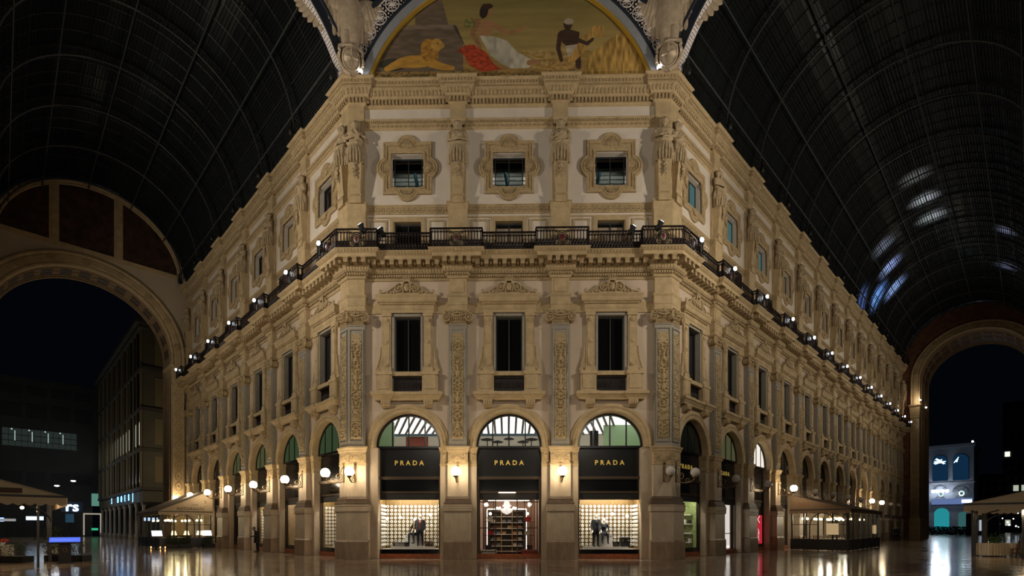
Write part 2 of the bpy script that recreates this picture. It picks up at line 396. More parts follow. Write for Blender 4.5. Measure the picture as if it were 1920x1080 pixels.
def scroll_unit(z, w, hh=.045, flip=1):
    o = []
    o += spiral(w*.27, z+.14, .14, 1.3, -pi/2 if flip > 0 else pi/2, .032, hh, 36, flip)
    o += line(.01, z-.05, w*.27, z+.0, .02, .035, hh*.9, 8); o += line(w*.27, z+.28, .03, z+.36, .03, .02, hh*.8, 8)
    o += [(w*.42, z+.3, .05, hh), (w*.42, z-.03, .045, hh), (w*.12, z+.14, .05, hh*.8)]
    return o
def relief_panel(seed, W=.60, Ht=5.55):
    R = np.random.RandomState(seed); o = []; z = .12
    units = ['vase', 'scroll', 'figure', 'scroll', 'mask', 'fan', 'scroll', 'shield', 'figure', 'scroll', 'vase', 'leaf']
    R.shuffle(units); o += scroll_unit(z, W); z += .42
    for u in units:
        if z > Ht-.55: break
        if u == 'scroll': o += scroll_unit(z, W, .05, 1 if R.rand() > .5 else -1); z += .42
        elif u == 'vase':
            for k in range(8): o.append((0, z+.04*k, .05+.06*sin(k/7*pi), .07))
            o += line(.1, z+.33, .2, z+.42, .03, .045, .05, 6)+line(0, z+.3, 0, z+.5, .04, .07, .07, 6)+[(.2, z+.05, .06, .05)]; z += .52
        elif u == 'figure':
            o += line(0, z+.1, 0, z+.36, .09, .075, .08, 8)+[(0, z+.5, .055, .085)]+line(.07, z+.36, .2, z+.3, .035, .03, .06, 6)+line(.2, z+.3, .22, z+.5, .03, .035, .06, 6)
            o += line(.05, z+.1, .13, z-.06, .05, .035, .06, 6)+spiral(.2, z+.02, .07, 1, 0, .02, .04, 14); z += .62
        elif u == 'mask': o += [(0, z+.14, .12, .08), (.12, z+.22, .06, .05), (.12, z+.06, .05, .05), (0, z+.0, .05, .06), (.22, z+.14, .05, .045)]; z += .36
        elif u == 'fan':
            for k in range(6): a = pi/2-k*.3; o += line(.0, z, .26*cos(a), z+.26*sin(a), .02, .035, .05, 8)
            z += .34
        elif u == 'leaf':
            for k in range(5): a = pi/2-k*.38; o += line(.02, z, .24*cos(a), z+.3*sin(a), .02, .03, .05, 8)
            z += .38
        else:
            for k in range(24): a = 2*pi*k/24; o.append((.19*cos(a), z+.22+.21*sin(a), .035, .06))
            o += [(0, z+.22, .13, .045), (.05, z+.3, .05, .07)]+line(.12, z-.02, .24, z+.1, .03, .03, .05, 6); z += .5
    for k in range(60): o.append((R.rand()*W*.46, R.rand()*Ht, .022+.02*R.rand(), .02+.02*R.rand()))
    H = blobs(W, Ht, 34, 290, [(x, z, r, a*1.7) for x, z, r, a in o])
    return MB().field(-W/2, W/2, 0, Ht, H).mesh('relief_panel', OCHRE)
RELIEF = [relief_panel(s) for s in (1, 2, 3, 4)]
def frieze_panel(W, Ht, m):
    o = []
    for k in range(5): a = pi/2-k*.42; o += line(.01, Ht*.28, .14*cos(a), Ht*.35+.2*sin(a), .018, .03, .05, 8)
    for k in range(14): a = pi*k/13; o.append((.17*cos(a), Ht*.3+.28*sin(a), .022, .045))
    x = .3
    while x < W/2-.08: o += spiral(x, Ht*.5, .13, 1.4, pi*(.5 if int(x*10) % 2 else -.5), .026, .05, 26)+[(x+.14, Ht*.2, .045, .045), (x+.12, Ht*.8, .04, .045)]; x += .3
    if W < .5: o = spiral(0.0, Ht*.28, .1, 1.2, 0, .025, .045, 20)+line(.02, Ht*.3, .1, Ht*.9, .03, .04, .05)+[(0, Ht*.75, .07, .05)]
    return MB().field(-W/2, W/2, 0, Ht, blobs(W, Ht, max(10, int(W/.018)), max(8, int(Ht/.02)), o)).mesh('carved_frieze', m)
FRZ = frieze_panel(1.02, .66, STONED); FRZS = frieze_panel(.30, .66, STONED)
# ionic capital, origin at pilaster face, z 0 = bottom, .72 high, for a .95 wide pilaster
def ionic():
    b = MB(); b.box(-.46, .46, -.02, .3, 0, .34)
    for i in range(11): b.box(-.43+.082*i, -.39+.082*i, -.045, 0, .02, .22)                 # fluted neck
    for i in range(7): b.ball((-.33+.11*i, -.05, .30), (.045, .05, .055), 8, 6)             # eggs
    b.box(-.62, .62, -.16, .3, .60, .66); b.box(-.66, .66, -.2, .3, .66, .74)
    b.box(-.5, .5, -.1, .3, .34, .60)
    for s in (-1, 1):
        pts = []
        for k in range(30):
            f = k/29; a = pi/2-2.2*2*pi*f*1.0; r = .24*(1-.8*f); pts.append((s*(.60+r*cos(a)*1.0-.02), -.15, .36+r*sin(a)))
        b.tube(pts, [.042*(1-.4*k/29) for k in range(30)], 6); b.ball((s*.58, -.15, .36), (.055, .05, .055), 8, 6)
        b.tube([(s*.58, -.10, .36), (s*.58, .25, .36)], .2, 14)
    b.tube([(-.5, -.13, .58), (-.25, -.15, .46), (0, -.16, .42), (.25, -.15, .46), (.5, -.13, .58)], [.03, .045, .055, .045, .03], 8)
    for x, z, r in ((0, .6, .07), (-.1, .56, .055), (.1, .56, .055), (0, .72, .045), (-.2, .53, .05), (.2, .53, .05)): b.ball((x, -.2, z), (r, r*.8, r), 8, 6)
    return b.mesh('ionic_capital', STONED)
IONIC = ionic()
# scrolled pediment (width 2.9, height 1.0)
def pediment():
    b = MB(); prof = [(-1.42,0),(1.42,0),(1.30,.12),(.95,.22),(.72,.42),(.45,.60),(.18,.66),(-.18,.66),(-.45,.60),(-.72,.42),(-.95,.22),(-1.30,.12)]
    b.prism([(x*.97, z*.93) for x, z in prof], -.10, .05)
    for s in (-1, 1):
        pts = [(s*1.36, -.12, .10), (s*1.15, -.12, .13), (s*.92, -.13, .22), (s*.70, -.13, .40), (s*.45, -.13, .58)]
        for k in range(26): f = k/25; a = pi/2+.3-2*pi*1.5*f; r = .23*(1-.75*f); pts.append((s*(.42+r*cos(a)), -.14, .34+r*sin(a)))
        b.tube(pts, [.04]*5+[.05*(1-.4*k/25) for k in range(26)], 7); b.ball((s*.42, -.14, .34), (.07, .07, .07), 8, 6)
        b.tube([(s*1.36, -.12, .10), (s*1.45, -.12, .2), (s*1.38, -.12, .27), (s*1.32, -.12, .20)], [.04, .04, .035, .03], 7)
        for x, z in ((.82, .14), (1.02, .09), (.66, .12)): b.ball((s*x, -.12, z), (.075, .05, .06), 8, 6)
        b.tube([(s*.14, -.16, .7), (s*.22, -.15, .45), (s*.16, -.16, .12)], [.05, .06, .04], 7)
    b.ball((0, -.16, .36), (.15, .10, .22), 12, 8); b.ball((0, -.18, .38), (.09, .12, .14), 10, 6); b.box(-.17, .17, -.2, .05, .66, .76)
    for i in range(5): a = pi*(i+.5)/5; b.tube([(.12*cos(a), -.15, .74), (.2*cos(a), -.16, .78+.2*sin(a))], [.045, .02], 6)
    b.ball((0, -.16, .98), .05, 8, 6); b.ball((-.18, -.16, .9), .04, 8, 6); b.ball((.18, -.16, .9), .04, 8, 6)
    return b.mesh('scrolled_pediment', STONED)
PEDIM = pediment()
# main window surround, local z absolute
def surround():
    b = MB()
    for s in (-1, 1):
        x0, x1 = sorted((s*.86, s*1.33))
        b.box(x0, x1, -.14, 0, 9.95, 12.98); b.box(x0+.07, x1-.07, -.17, -.1, 10.3, 12.5)
        b.box(x0-.03, x1+.03, -.19, 0, 12.80, 12.98); b.box(x0-.03, x1+.03, -.2, 0, 9.88, 10.12)
        for z in (10.22, 11.45, 12.6): b.ball((s*1.095, -.17, z), (.13, .05, .13), 12, 6); b.ball((s*1.095, -.2, z), (.06, .05, .06), 8, 6)
        x0, x1 = sorted((s*.80, s*1.62))
        b.box(x0, x1, -.24, 0, 8.78, 9.86); b.box(x0+.1, x1-.1, -.27, -.2, 8.95, 9.7); b.box(x0-.03, x1+.03, -.30, 0, 9.70, 9.88)
        poly = [(s*1.33, 9.88), (s*1.64, 9.88), (s*1.66, 10.05), (s*1.60, 10.3), (s*1.47, 10.7), (s*1.43, 11.05), (s*1.42, 11.2), (s*1.33, 11.25)]
        b.prism(poly if s > 0 else poly[::-1], -.10, 0); b.tube([(s*1.58, -.12, 10.0), (s*1.58, 0, 10.0)], .12, 10)
        b.tube([(s*1.62, -.1, 10.05), (s*1.55, -.11, 10.3), (s*1.44, -.1, 10.7), (s*1.40, -.1, 11.2)], [.05, .04, .035, .03], 6)
    b.box(-.82, .82, -.2, .3, 9.66, 9.88)
    path = [(-1.38, .3), (-1.38, -.14), (1.38, -.14), (1.38, .3)]
    b.sweep(path, [(0, 12.98), (.02, 13.0), (.02, 13.14), (.05, 13.18), (.03, 13.2), (.03, 13.38), (.08, 13.42), (.10, 13.48), (.16, 13.5), (.20, 13.56), (.20, 13.72), (.26, 13.82), (.26, 13.88), (-.2, 13.88)])
    for i in range(22): b.box(-1.34+.125*i, -1.27+.125*i, -.25, -.1, 13.40, 13.48)
    return b.mesh('window_surround', STONE)
SURR = surround()
def sill():
    b = MB(); path = [(-1.66, .2), (-1.66, -.28), (-.86, -.28), (-.86, -.22), (.86, -.22), (.86, -.28), (1.66, -.28), (1.66, .2)]
    b.sweep(path, [(-.1, 8.36), (.03, 8.38), (.06, 8.46), (.10, 8.50), (.16, 8.58), (.22, 8.62), (.22, 8.74), (.18, 8.78), (-.2, 8.78)])
    return b.mesh('window_sill', STONE)
SILL = sill()
b = MB(); b.box(-.24, .24, -.34, 0, 8.2, 8.38); b.tube([(-.23, -.2, 8.2), (.23, -.2, 8.2)], .14, 12); b.tube([(-.2, -.06, 8.08), (.2, -.06, 8.08)], .1, 10)
for i in range(4): b.box(-.2+.115*i, -.14+.115*i, -.36, 0, 8.12, 8.36)
BRACK = b.mesh('sill_bracket', STONE)
b = MB()
for x0, x1, z0, z1 in ((-.82,-.70,9.88,12.95),(.70,.82,9.88,12.95),(-.82,.82,12.82,12.95)): b.box(x0, x1, -.10, .3, z0, z1)
WFRM = b.mesh('marble_window_frame', GREYM)
b = MB(); b.box(-.70, .70, .27, .3, 9.88, 12.83); MPANE = b.mesh('window_pane', DARKGL)
b = MB(); b.box(-.025, .025, .2, .26, 9.9, 12.8); b.box(-.70, .70, .2, .26, 12.74, 12.82); b.box(-.7, -.64, .2, .26, 9.9, 12.8); b.box(.64, .7, .2, .26, 9.9, 12.8)
CASE = b.mesh('window_casement', DGREY)
b = MB(); b.box(-.8, .8, .12, .14, 8.8, 9.66)
for i in range(15): b.box(-.75+.105*i, -.73+.105*i, .02, .06, 8.82, 9.62)
b.box(-.8, .8, .0, .07, 9.58, 9.66); b.box(-.8, .8, .0, .07, 8.80, 8.88)
for i in range(7): b.tube([(-.63+.21*i+.07*cos(2*pi*k/10), .03, 9.2+.15*sin(2*pi*k/10)) for k in range(10)], .014, 4, closed=True)
WGRILL = b.mesh('balcony_grille', IRON)
# arch moulding round the fanlight
b = MB(); pts = [(-1.74, 5.9)]+arc(0, 6.0, 1.74, 180, 0, 36)+[(1.74, 5.9)]
b.sweep(pts, [(0, .45), (0, -.10), (-.06, -.14), (-.14, -.14), (-.20, -.10), (-.30, -.16), (-.38, -.10), (-.45, -.08), (-.47, -.01), (-.47, .02)], plane='xz', smooth=False)
ARCHM = b.mesh('arch_moulding', STONE)
b = MB(); b.sweep([(-1.74, 5.98)]+arc(0, 6.0, 1.74, 180, 0, 36)+[(1.74, 5.98)], [(0, .40), (0, .28), (.12, .28), (.12, .40)], plane='xz')
for x in (-.87, 0, .87): b.box(x-.035, x+.035, .3, .38, 5.96, 6.0+sqrt(1.66**2-x*x))
b.box(-1.7, 1.7, .25, .42, 5.90, 6.02)
FANF = b.mesh('fanlight_frame', BLACKM)
FPANES = []
for k in range(4):
    x0 = -1.68+.87*k if k else -1.62; xs = [max(-1.62, -1.74+.87*k), min(1.62, -1.74+.87*(k+1))]
    xs = [xs[0]+(xs[1]-xs[0])*i/8 for i in range(9)]
    top = [(x, 6.0+sqrt(max(.0004, 1.62**2-x*x))) for x in xs]
    FPANES.append([(xs[-1], 6.0), (xs[0], 6.0)]+top)
def fan_panes(m): return [MB().prism(p, .335, .345).mesh('fanlight_pane', m) for p in FPANES]
FP_CLEAR = fan_panes(PANE)
# quatrefoil frame
def quatre():
    out = []; cz = 20.67; hx, hz, r = 1.30, 1.38, .60; cx_, cz_ = 1.04, 1.15
    # outline, clockwise from top left corner so that the right side normal points outwards... (path runs counter clockwise in x,z)
    def lobe(cx, c, a0, a1): return arc(cx, c, r, a0, a1, 14)
    a = math.degrees(math.asin(min(1, (hz-cz_)/r))); bb = math.degrees(math.acos(min(1, (hx-cx_)/r)))
    path = [(-hx, cz+hz)]+lobe(0, cz+cz_, 180-a, a)+[(hx, cz+hz)]+lobe(cx_, cz, bb, -bb)+[(hx, cz-hz)]+lobe(0, cz-cz_, -a, -180+a)+[(-hx, cz-hz)]+lobe(-cx_, cz, 180+bb, 180-bb)
    return path
QP = quatre()
b = MB()
b.sweep(QP, [(.0, .0), (.0, -.12), (-.05, -.15), (-.10, -.12), (-.13, -.10)], True, 'xz') if False else None
off = mitres(QP, True)
def qoff(d): return [(p[0]-o[0]*d, p[1]-o[1]*d) for p, o in zip(QP, off)]
sgn = 1 if abs(qoff(.1)[0][0]) < abs(QP[0][0]) else -1
prof = [(0, 0), (0, -.10), (.04, -.15), (.09, -.15), (.12, -.11), (.15, -.11), (.17, -.15), (.21, -.15), (.23, -.09)]
b.sweep(QP, [(-sgn*d, y) for d, y in prof], True, 'xz')
inn = [(p[0]-o[0]*.23*sgn, p[1]-o[1]*.23*sgn) for p, o in zip(QP, off)]
# field between outline and opening: quads towards the opening rectangle
def torect(p, hx=.86, z0=19.60, z1=21.42):
    cz = (z0+z1)/2; hz = (z1-z0)/2; x, z = p[0], p[1]-cz; k = max(abs(x)/hx, abs(z)/hz, 1e-6); return (x/k, cz+z/k)
vs = [(p[0], -.09, p[1]) for p in inn]+[(torect(p)[0], -.09, torect(p)[1]) for p in inn]; n = len(inn)
b.add(vs, [(i, (i+1) % n, (i+1) % n+n, i+n) for i in range(n)])
R_ = [(-.86, 19.60), (.86, 19.60), (.86, 21.42), (-.86, 21.42)]
b.sweep(R_[::-1], [(0, -.09), (0, -.15), (-.05, -.17), (-.08, -.12), (-.10, -.06), (-.10, .3)], True, 'xz')
for i in range(0, n):                                      # bead row
    p, q = inn[i], inn[(i+1) % n]; L_ = math.hypot(q[0]-p[0], q[1]-p[1]); m_ = max(1, int(L_/.09))
    for k in range(m_): f = (k+.5)/m_; b.ball((p[0]+(q[0]-p[0])*f, -.10, p[1]+(q[1]-p[1])*f), (.028, .035, .028), 5, 4)
QFRM = b.mesh('quatrefoil_window_frame', STONED)
def shell():
    b = MB(); b.ball((0, -.10, 0), (.09, .06, .09), 8, 6)
    for k in range(9):
        a = radians(10+20*k); b.tube([(.05*cos(a), -.10, .05*sin(a)), (.22*cos(a), -.15, .22*sin(a)), (.33*cos(a), -.12, .33*sin(a))], [.02, .035, .045], 6)
    b.tube([(.40*cos(radians(x)), -.11, .40*sin(radians(x))) for x in range(0, 181, 15)], .022, 5)
    return b.mesh('shell_ornament', STONED)
SHELL = shell()
b = MB(); b.box(-.76, .76, .27, .3, 19.68, 21.34); QPANE_D = b.mesh('window_pane', DARKGL)
b = MB(); b.box(-.76, .76, .27, .28, 19.68, 21.34); QPANE_C = b.mesh('window_pane', GPANE)
b = MB(); b.box(-.02, .02, .22, .27, 19.7, 21.32)
for x0, x1, z0, z1 in ((-.76,-.71,19.68,21.34),(.71,.76,19.68,21.34),(-.76,.76,19.68,19.74),(-.76,.76,21.28,21.34)): b.box(x0, x1, .2, .27, z0, z1)
QCASE = b.mesh('window_casement', DGREY)
# balcony storey: door frame and blind side panels
def panel_frame(b, x0, x1, z0, z1, w=.13, p=.07):
    b.sweep([(x0, z0), (x0, z1), (x1, z1), (x1, z0)], [(0, 0), (0, -p), (.03, -p-.02), (w-.03, -p), (w, -.02), (w, 0)], True, 'xz')
b = MB()
b.sweep([(-.72, 15.7), (-.72, 17.84), (.72, 17.84), (.72, 15.7)], [(0, .3), (0, -.06), (-.06, -.1), (-.2, -.08), (-.22, 0)], False, 'xz')
for s in (-1, 1):
    for x0, x1, z0, z1 in ((1.1, 1.2, 15.7, 17.95), (1.9, 2.0, 15.7, 17.95), (1.1, 2.0, 17.85, 17.95)):
        x0, x1 = sorted((s*x0, s*x1)); b.box(x0, x1, -.06, 0, z0, z1)
b.box(-2.25, 2.25, -.04, 0, 18.05, 18.12); b.box(-.95, .95, -.05, 0, 17.9, 18.05)
DOORF = b.mesh('balcony_door_frame', STONE)
b = MB(); b.box(-.35, .35, -.015, 0, 15.88, 17.85)
BLIND = b.mesh('blind_panel', PLAST)
b = MB(); b.box(-.72, .72, .27, .3, 15.86, 17.84); DPANE = b.mesh('door_pane', DARKGL)
b = MB(); b.box(-.03, .03, .2, .27, 15.86, 17.84); b.box(-.72, .72, .2, .27, 17.74, 17.84); b.box(-.72, -.66, .2, .27, 15.86, 17.8); b.box(.66, .72, .2, .27, 15.86, 17.8)
DCASE = b.mesh('door_casement', DGREY)
# eagle with shield, about 6 m high, facing -y, z 0 = cornice top
def eagle():
    b = MB()
    loft(b, [(1.7, 0, 0, .42, .28, .04, 11, 0), (2.3, 0, 0, .52, .34, .05, 11, 0), (3.2, 0, -.05, .68, .45, .03, 11, 0), (4.0, 0, -.1, .62, .45, .03, 9, 0), (4.6, 0, -.12, .36, .32, 0, 9, 0), (5.1, 0, -.2, .22, .24, 0, 9, 0)], 33)
    b.ball((.1, -.3, 5.35), (.22, .3, .26)); b.tube([(.2, -.5, 5.38), (.32, -.72, 5.3), (.34, -.76, 5.12)], [.1, .07, .02], 8)
    for s in (-1, 1):
        b.tube([(s*.28, -.1, 2.3), (s*.27, -.16, 1.6), (s*.25, -.22, 1.05)], [.3, .2, .13], 10)
        for k in range(9): b.ball((s*.27+.12*cos(k*2.3), -.24, 1.25+.12*k), (.09, .07, .16), 6, 5)
        for k in range(3): b.tube([(s*.25, -.25, 1.05), (s*(.15+.12*k), -.42, .95), (s*(.15+.12*k), -.5, .78)], [.06, .055, .03], 6)
        b.tube([(s*.45, 0, 4.0), (s*1.0, .05, 4.5), (s*1.5, .1, 4.3)], [.28, .24, .14], 8)
        for row, (nr, ln, x0, z0) in enumerate(((13, 2.1, .42, 4.1), (12, 1.5, .40, 4.15), (10, .95, .40, 4.2))):
            for k in range(nr):
                f = k/(nr-1); sx = x0+1.05*f; a = radians(-102+75*f)
                p0 = Vector((s*sx, -.02-.10*row, z0+.3*sin(f*pi*.8))); p1 = p0+Vector((s*cos(a), 0, sin(a)))*ln*(.85+.3*sin(f*pi)); mid = (p0+p1)/2+Vector((0, -.07, 0))
                b.tube([p0, mid, p1+(p1-p0)*-.06, p1], [.12, .19, .15, .04], 7, flat=.45)
    me1 = b.mesh('eagle_body', EAGLEM)
    c = MB(); cz = 1.0
    c.ball((0, -.46, .72), (.44, .16, .62), 20, 12)
    me2 = None
    c.tube([(.47*cos(a), -.50, .72+.65*sin(a)) for a in [2*pi*k/28 for k in range(28)]], .055, 7, closed=True)
    c.box(-.04, .04, -.66, -.5, .16, 1.28); c.box(-.38, .38, -.66, -.5, .68, .76)
    for s in (-1, 1):
        c.tube([(s*.42, -.42, 1.42), (s*.62, -.42, 1.32), (s*.66, -.44, 1.12), (s*.55, -.46, 1.05)], [.10, .10, .08, .05], 8)
        c.tube([(s*.6, -.42, 1.1), (s*.68, -.42, .75), (s*.6, -.42, .4), (s*.35, -.42, .05), (0, -.42, -.05)], [.07, .1, .1, .11, .12], 8)
        for k in range(4): c.ball((s*.66, -.5, .86-.12*k), (.07, .08, .05), 6, 5)
    c.box(-.5, .5, -.4, .1, 0, .5)
    c.tube([(-.4, -.45, 1.42), (0, -.5, 1.5), (.4, -.45, 1.42)], [.07, .09, .07], 8)
    return me1, c.mesh('cross_shield', EAGLEM)
EAG, SHIELD = eagle()
TXT_P = text_me('PRADA', .35, .012, GOLD, 1.65, .006)
# ================================================================ the corner building
BLD = thing('corner_building', 'ornate tan and white stone corner building with arcaded shops between two glazed arcades', 'building')
SF = 5.37; SW = 5.25; T0 = 3.065
NL, NR = 6, 13
bays = [('front', k, Vector((SF*k, .3, 0)), 0, SF) for k in (-1, 0, 1)]
bays += [('left', i, wp(-1, T0+SW*i), -pi/4, SW) for i in range(NL)]
bays += [('right', i, wp(1, T0+SW*i), pi/4, SW) for i in range(NR)]
def wall_bay(wd):
    b = MB(); h = wd/2
    def grid(z0, z1, holes):
        xs = sorted({-h, h}|{x for r in holes for x in r[:2]}); zs = sorted({z0, z1}|{z for r in holes for z in r[2:]})
        for i in range(len(xs)-1):
            for j in range(len(zs)-1):
                cx, cz = (xs[i]+xs[i+1])/2, (zs[j]+zs[j+1])/2
                if any(r[0] < cx < r[1] and r[2] < cz < r[3] for r in holes): continue
                b.add([(xs[i], 0, zs[j]), (xs[i+1], 0, zs[j]), (xs[i+1], 0, zs[j+1]), (xs[i], 0, zs[j+1])], [(0, 1, 2, 3)])
        for x0, x1, y0, y1 in holes:
            b.add([(x0,0,y0),(x1,0,y0),(x1,0,y1),(x0,0,y1),(x0,.32,y0),(x1,.32,y0),(x1,.32,y1),(x0,.32,y1)], [(0,4,5,1),(1,5,6,2),(2,6,7,3),(3,7,4,0)])
    b.cur = 0
    a = arc(0, 6.0, 1.74, 180, 0, 24)
    for p, q in zip(a[:-1], a[1:]): b.add([(p[0], 0, p[1]), (q[0], 0, q[1]), (q[0], 0, 8.2), (p[0], 0, 8.2)], [(0, 1, 2, 3)])
    for s in (-1, 1): x0, x1 = sorted((s*1.74, s*h)); b.add([(x0,0,5.9),(x1,0,5.9),(x1,0,8.2),(x0,0,8.2)], [(0,1,2,3)])
    grid(8.2, 15.0, [(-.82, .82, 8.80, 12.9)])
    b.cur = 1; grid(15.0, 25.0, [(-.74, .74, 15.7, 17.86), (-.86, .86, 19.6, 21.42)])
    return b.mesh('wall', [PINKP, PLAST])
WALLM = {SF: wall_bay(SF), SW: wall_bay(SW)}
# string course beside the windows
STRING = MB().prism([(-.45, 12.98), (.45, 12.98), (.45, 13.55), (-.45, 13.55)], -.035, 0).sweep([(-.45, 12.98), (.45, 12.98)], [(.0, -.06), (-.07, -.06), (-.07, 0)], plane='xz').mesh('string_course', STONE)
# interior things seen through quatrefoil windows
b = MB()
for i in range(5): b.box(-1.5, 1.5, 1.3+.4*i, 1.35+.4*i, 20.42+.50*i, 20.60+.50*i)
SLATS = b.mesh('roof_slat', mat('aged_roof_timber', (.42, .38, .30), .8, var=.2, scale=8))
b = MB(); b.tube([(.50, .75, 19.5), (.25, .8, 20.95)], .085, 6); STRUT = b.mesh('roof_strut', mat('pale_blue_steel', (.06, .22, .27), .5))
b = MB(); b.box(-1.6, 1.6, .35, .36, 19.3, 21.8); 
FRNT = {}
GLOWBACK = emis('frosted_daylight_blind', (.20, .42, .40), .28)
PALEBLIND = mat('tan_window_blind', (.34, .25, .12), .9)
QB_T = MB().box(-.72, .72, .24, .25, 19.7, 21.3).mesh('window_blind', PALEBLIND)
QB_G = MB().box(.1, .7, .24, .25, 19.72, 21.3).mesh('window_blind', GLOWBACK)
DB = MB().box(-.66, .66, .24, .25, 15.9, 17.6).mesh('door_curtain', mat('beige_curtain', (.33, .27, .2), .9))
WB = MB().box(-.66, .66, .24, .25, 9.9, 12.75).mesh('window_blind', mat('grey_roller_blind', (.20, .18, .15), .8))
for kind, k, loc, rz, wd in bays:
    ob('wall', WALLM[wd], BLD, loc, rz)
    ob('arch_moulding', ARCHM, BLD, loc, rz); [ob('string_course', STRING, BLD, loc+Matrix.Rotation(rz, 3, 'Z') @ Vector((s*1.81, 0, 0)), rz) for s in (-1, 1)]
    p = ob('window_surround', SURR, BLD, loc, rz)
    ob('scrolled_pediment', PEDIM, p, (0, -.16, 13.88)); ob('window_sill', SILL, p); ob('marble_window_frame', WFRM, p)
    ob('sill_bracket', BRACK, p, (-1.12, 0, 0)); ob('sill_bracket', BRACK, p, (1.12, 0, 0))
    ob('window_pane', MPANE, p); ob('window_casement', CASE, p); ob('balcony_grille', WGRILL, p)
    if kind == 'right' and k in (3, 4, 5, 7, 8, 11): ob('window_blind', WB, p, label='pale roller blind')
    p = ob('balcony_door', DOORF, BLD, loc, rz)
    ob('door_pane', DPANE, p); ob('door_casement', DCASE, p); [ob('blind_panel', BLIND, p, (s*1.55, 0, 0)) for s in (-1, 1)]
    if kind == 'front' and k >= 0: ob('door_curtain', DB, p, label='drawn beige curtain')
    p = ob('quatrefoil_window', QFRM, BLD, loc, rz)
    for (sx, sz, a) in ((0, 21.72, 0), (0, 19.62, pi), (-.98, 20.51, pi/2), (.98, 20.51, -pi/2)):
        o = ob('shell_ornament', SHELL, p, (sx if sx == 0 else sx*.93, 0, sz if sx == 0 else 20.67)); o.rotation_euler = (0, -a, 0)
        if sx == 0 and a: o.location.z = 19.58
    ob('window_casement', QCASE, p)
    if kind == 'front':
        ob('window_pane', QPANE_C, p); ob('roof_slat', SLATS, p)
        o = ob('roof_strut', STRUT, p, (0 if k < 0 else (-.45 if k == 0 else -.2), 0, 0))
        if k > 0: o.scale = (-1, 1, 1)
    else:
        ob('window_pane', QPANE_D, p)
        if (kind == 'right' and k in (0, 1, 2)) or (kind == 'left' and k in (2, 5)): ob('window_blind', QB_G, p, label='pale blue-green lit blind')
        elif kind == 'right' or k in (1, 3, 4): ob('window_blind', QB_T, p, label='tan blind')
# light inside the attic behind the three front quatrefoils
for k in (-1, 0, 1): lamp('SPOT', (SF*k+.1, .75, 22.4), 190, (.95, .97, 1), (SF*k, 2.0, 20.9), .1, 100)
bx = MB().box(-8, 8, 4.4, 4.5, 15.1, 25).box(-8, 8, .7, 4.5, 24.2, 24.3).mesh('attic_wall', BLK); ob('attic_wall', bx, BLD)
# ---- plan of pilasters
def plan_front(xc, w, out): return [(xc-w, .3), (xc-w, -out), (xc+w, -out), (xc+w, .3)]
def rect_local(w, out, back=.0): return [(-w, back), (-w, -out), (w, -out), (w, back)]
# straight pilaster: local origin on the wall plane. jog .3
def pil_parts():
    P = {}
    b = MB(); b.box(-.965, .965, 0, .5, 0, 5.2); P['pier_jamb'] = b.mesh('pier_jamb', MARBLE)
    pl = rect_local(.54, .3, .02)
    b = MB(); b.stack(pl, [(.19, 0), (.19, .92), (.16, .97), (.14, 1.01)]); P['plinth'] = b.mesh('plinth', MARBD)
    b = MB(); b.stack(pl, [(.14, 1.01), (.14, 2.46), (.17, 2.5), (.19, 2.52), (.19, 2.78), (.21, 2.80), (.21, 2.86)])
    for i in range(9): b.box(-.68+.16*i, -.60+.16*i, -.51, -.45, 2.56, 2.60); b.box(-.68+.16*i, -.65+.16*i, -.51, -.45, 2.60, 2.72); b.box(-.66+.16*i, -.56+.16*i, -.51, -.45, 2.70, 2.74)
    P['pedestal'] = b.mesh('pedestal', MARBLE)
    b = MB(); b.stack(pl, [(.17, 2.86), (.17, 2.98), (.12, 3.0), (.12, 3.06), (.10, 3.08), (.11, 3.16), (.06, 3.22), (.02, 3.28), (0, 3.3)]); P['base_moulding'] = b.mesh('base_moulding', DMOULD)
    b = MB(); b.stack(pl, [(0, 3.3), (0, 4.94)]); P['pier_shaft'] = b.mesh('pier_shaft', MARBLE)
    b = MB(); b.stack(pl, [(0, 4.94), (.03, 4.96), (.03, 5.02), (-.02, 5.03), (-.02, 5.62), (.02, 5.64), (.05, 5.70), (.05, 5.76), (.10, 5.84), (.10, 5.92)])
    for s in (-1, 1):
        pj = [(s*.76-.19, .45), (s*.76-.19, -.02), (s*.76+.19, -.02), (s*.76+.19, .45)]
        b.stack(pj, [(0, 4.9), (.03, 4.96), (.03, 5.02), (0, 5.03), (0, 5.62), (.04, 5.70), (.04, 5.76), (.08, 5.84), (.08, 5.92)])
    P['pier_capital'] = b.mesh('pier_capital', STONE)
    pm = rect_local(.475, .3, .02)
    b = MB(); b.stack(pm, [(0, 5.92), (0, 12.22), (.03, 12.25), (.03, 12.3)])
    b.sweep([(-.40, 6.15), (-.40, 12.08), (.40, 12.08), (.40, 6.15)], [(.0, -.30), (0, -.34), (.04, -.34), (.08, -.31), (.08, -.30)], True, 'xz')
    P['marble_shaft'] = b.mesh('marble_shaft', GREYM)
    b = MB(); b.stack(pm, [(.02, 12.98), (.02, 13.3), (.04, 13.32), (.04, 13.72), (.07, 13.76), (.10, 13.84), (.0, 13.86)])
    b.stack(pm, [(-.01, 13.86), (-.01, 14.78)]); b.box(-.33, .33, -.32, -.28, 13.98, 14.62)
    P['entablature_block'] = b.mesh('entablature_block', STONE)
    pu = rect_local(.44, .3, .02)
    b = MB(); b.stack(pu, [(.06, 15.8), (.06, 18.2), (.10, 18.28), (.10, 18.62), (.06, 18.70), (0, 18.72)]); b.stack(rect_local(.40, .12, .02), [(0, 18.72), (0, 22.95)]); b.stack(rect_local(.40, .26, .02), [(-.1, 22.9), (0, 23.1), (0, 23.9)])
    P['upper_pilaster'] = b.mesh('upper_pilaster', STONE)
    return P
PP = pil_parts()
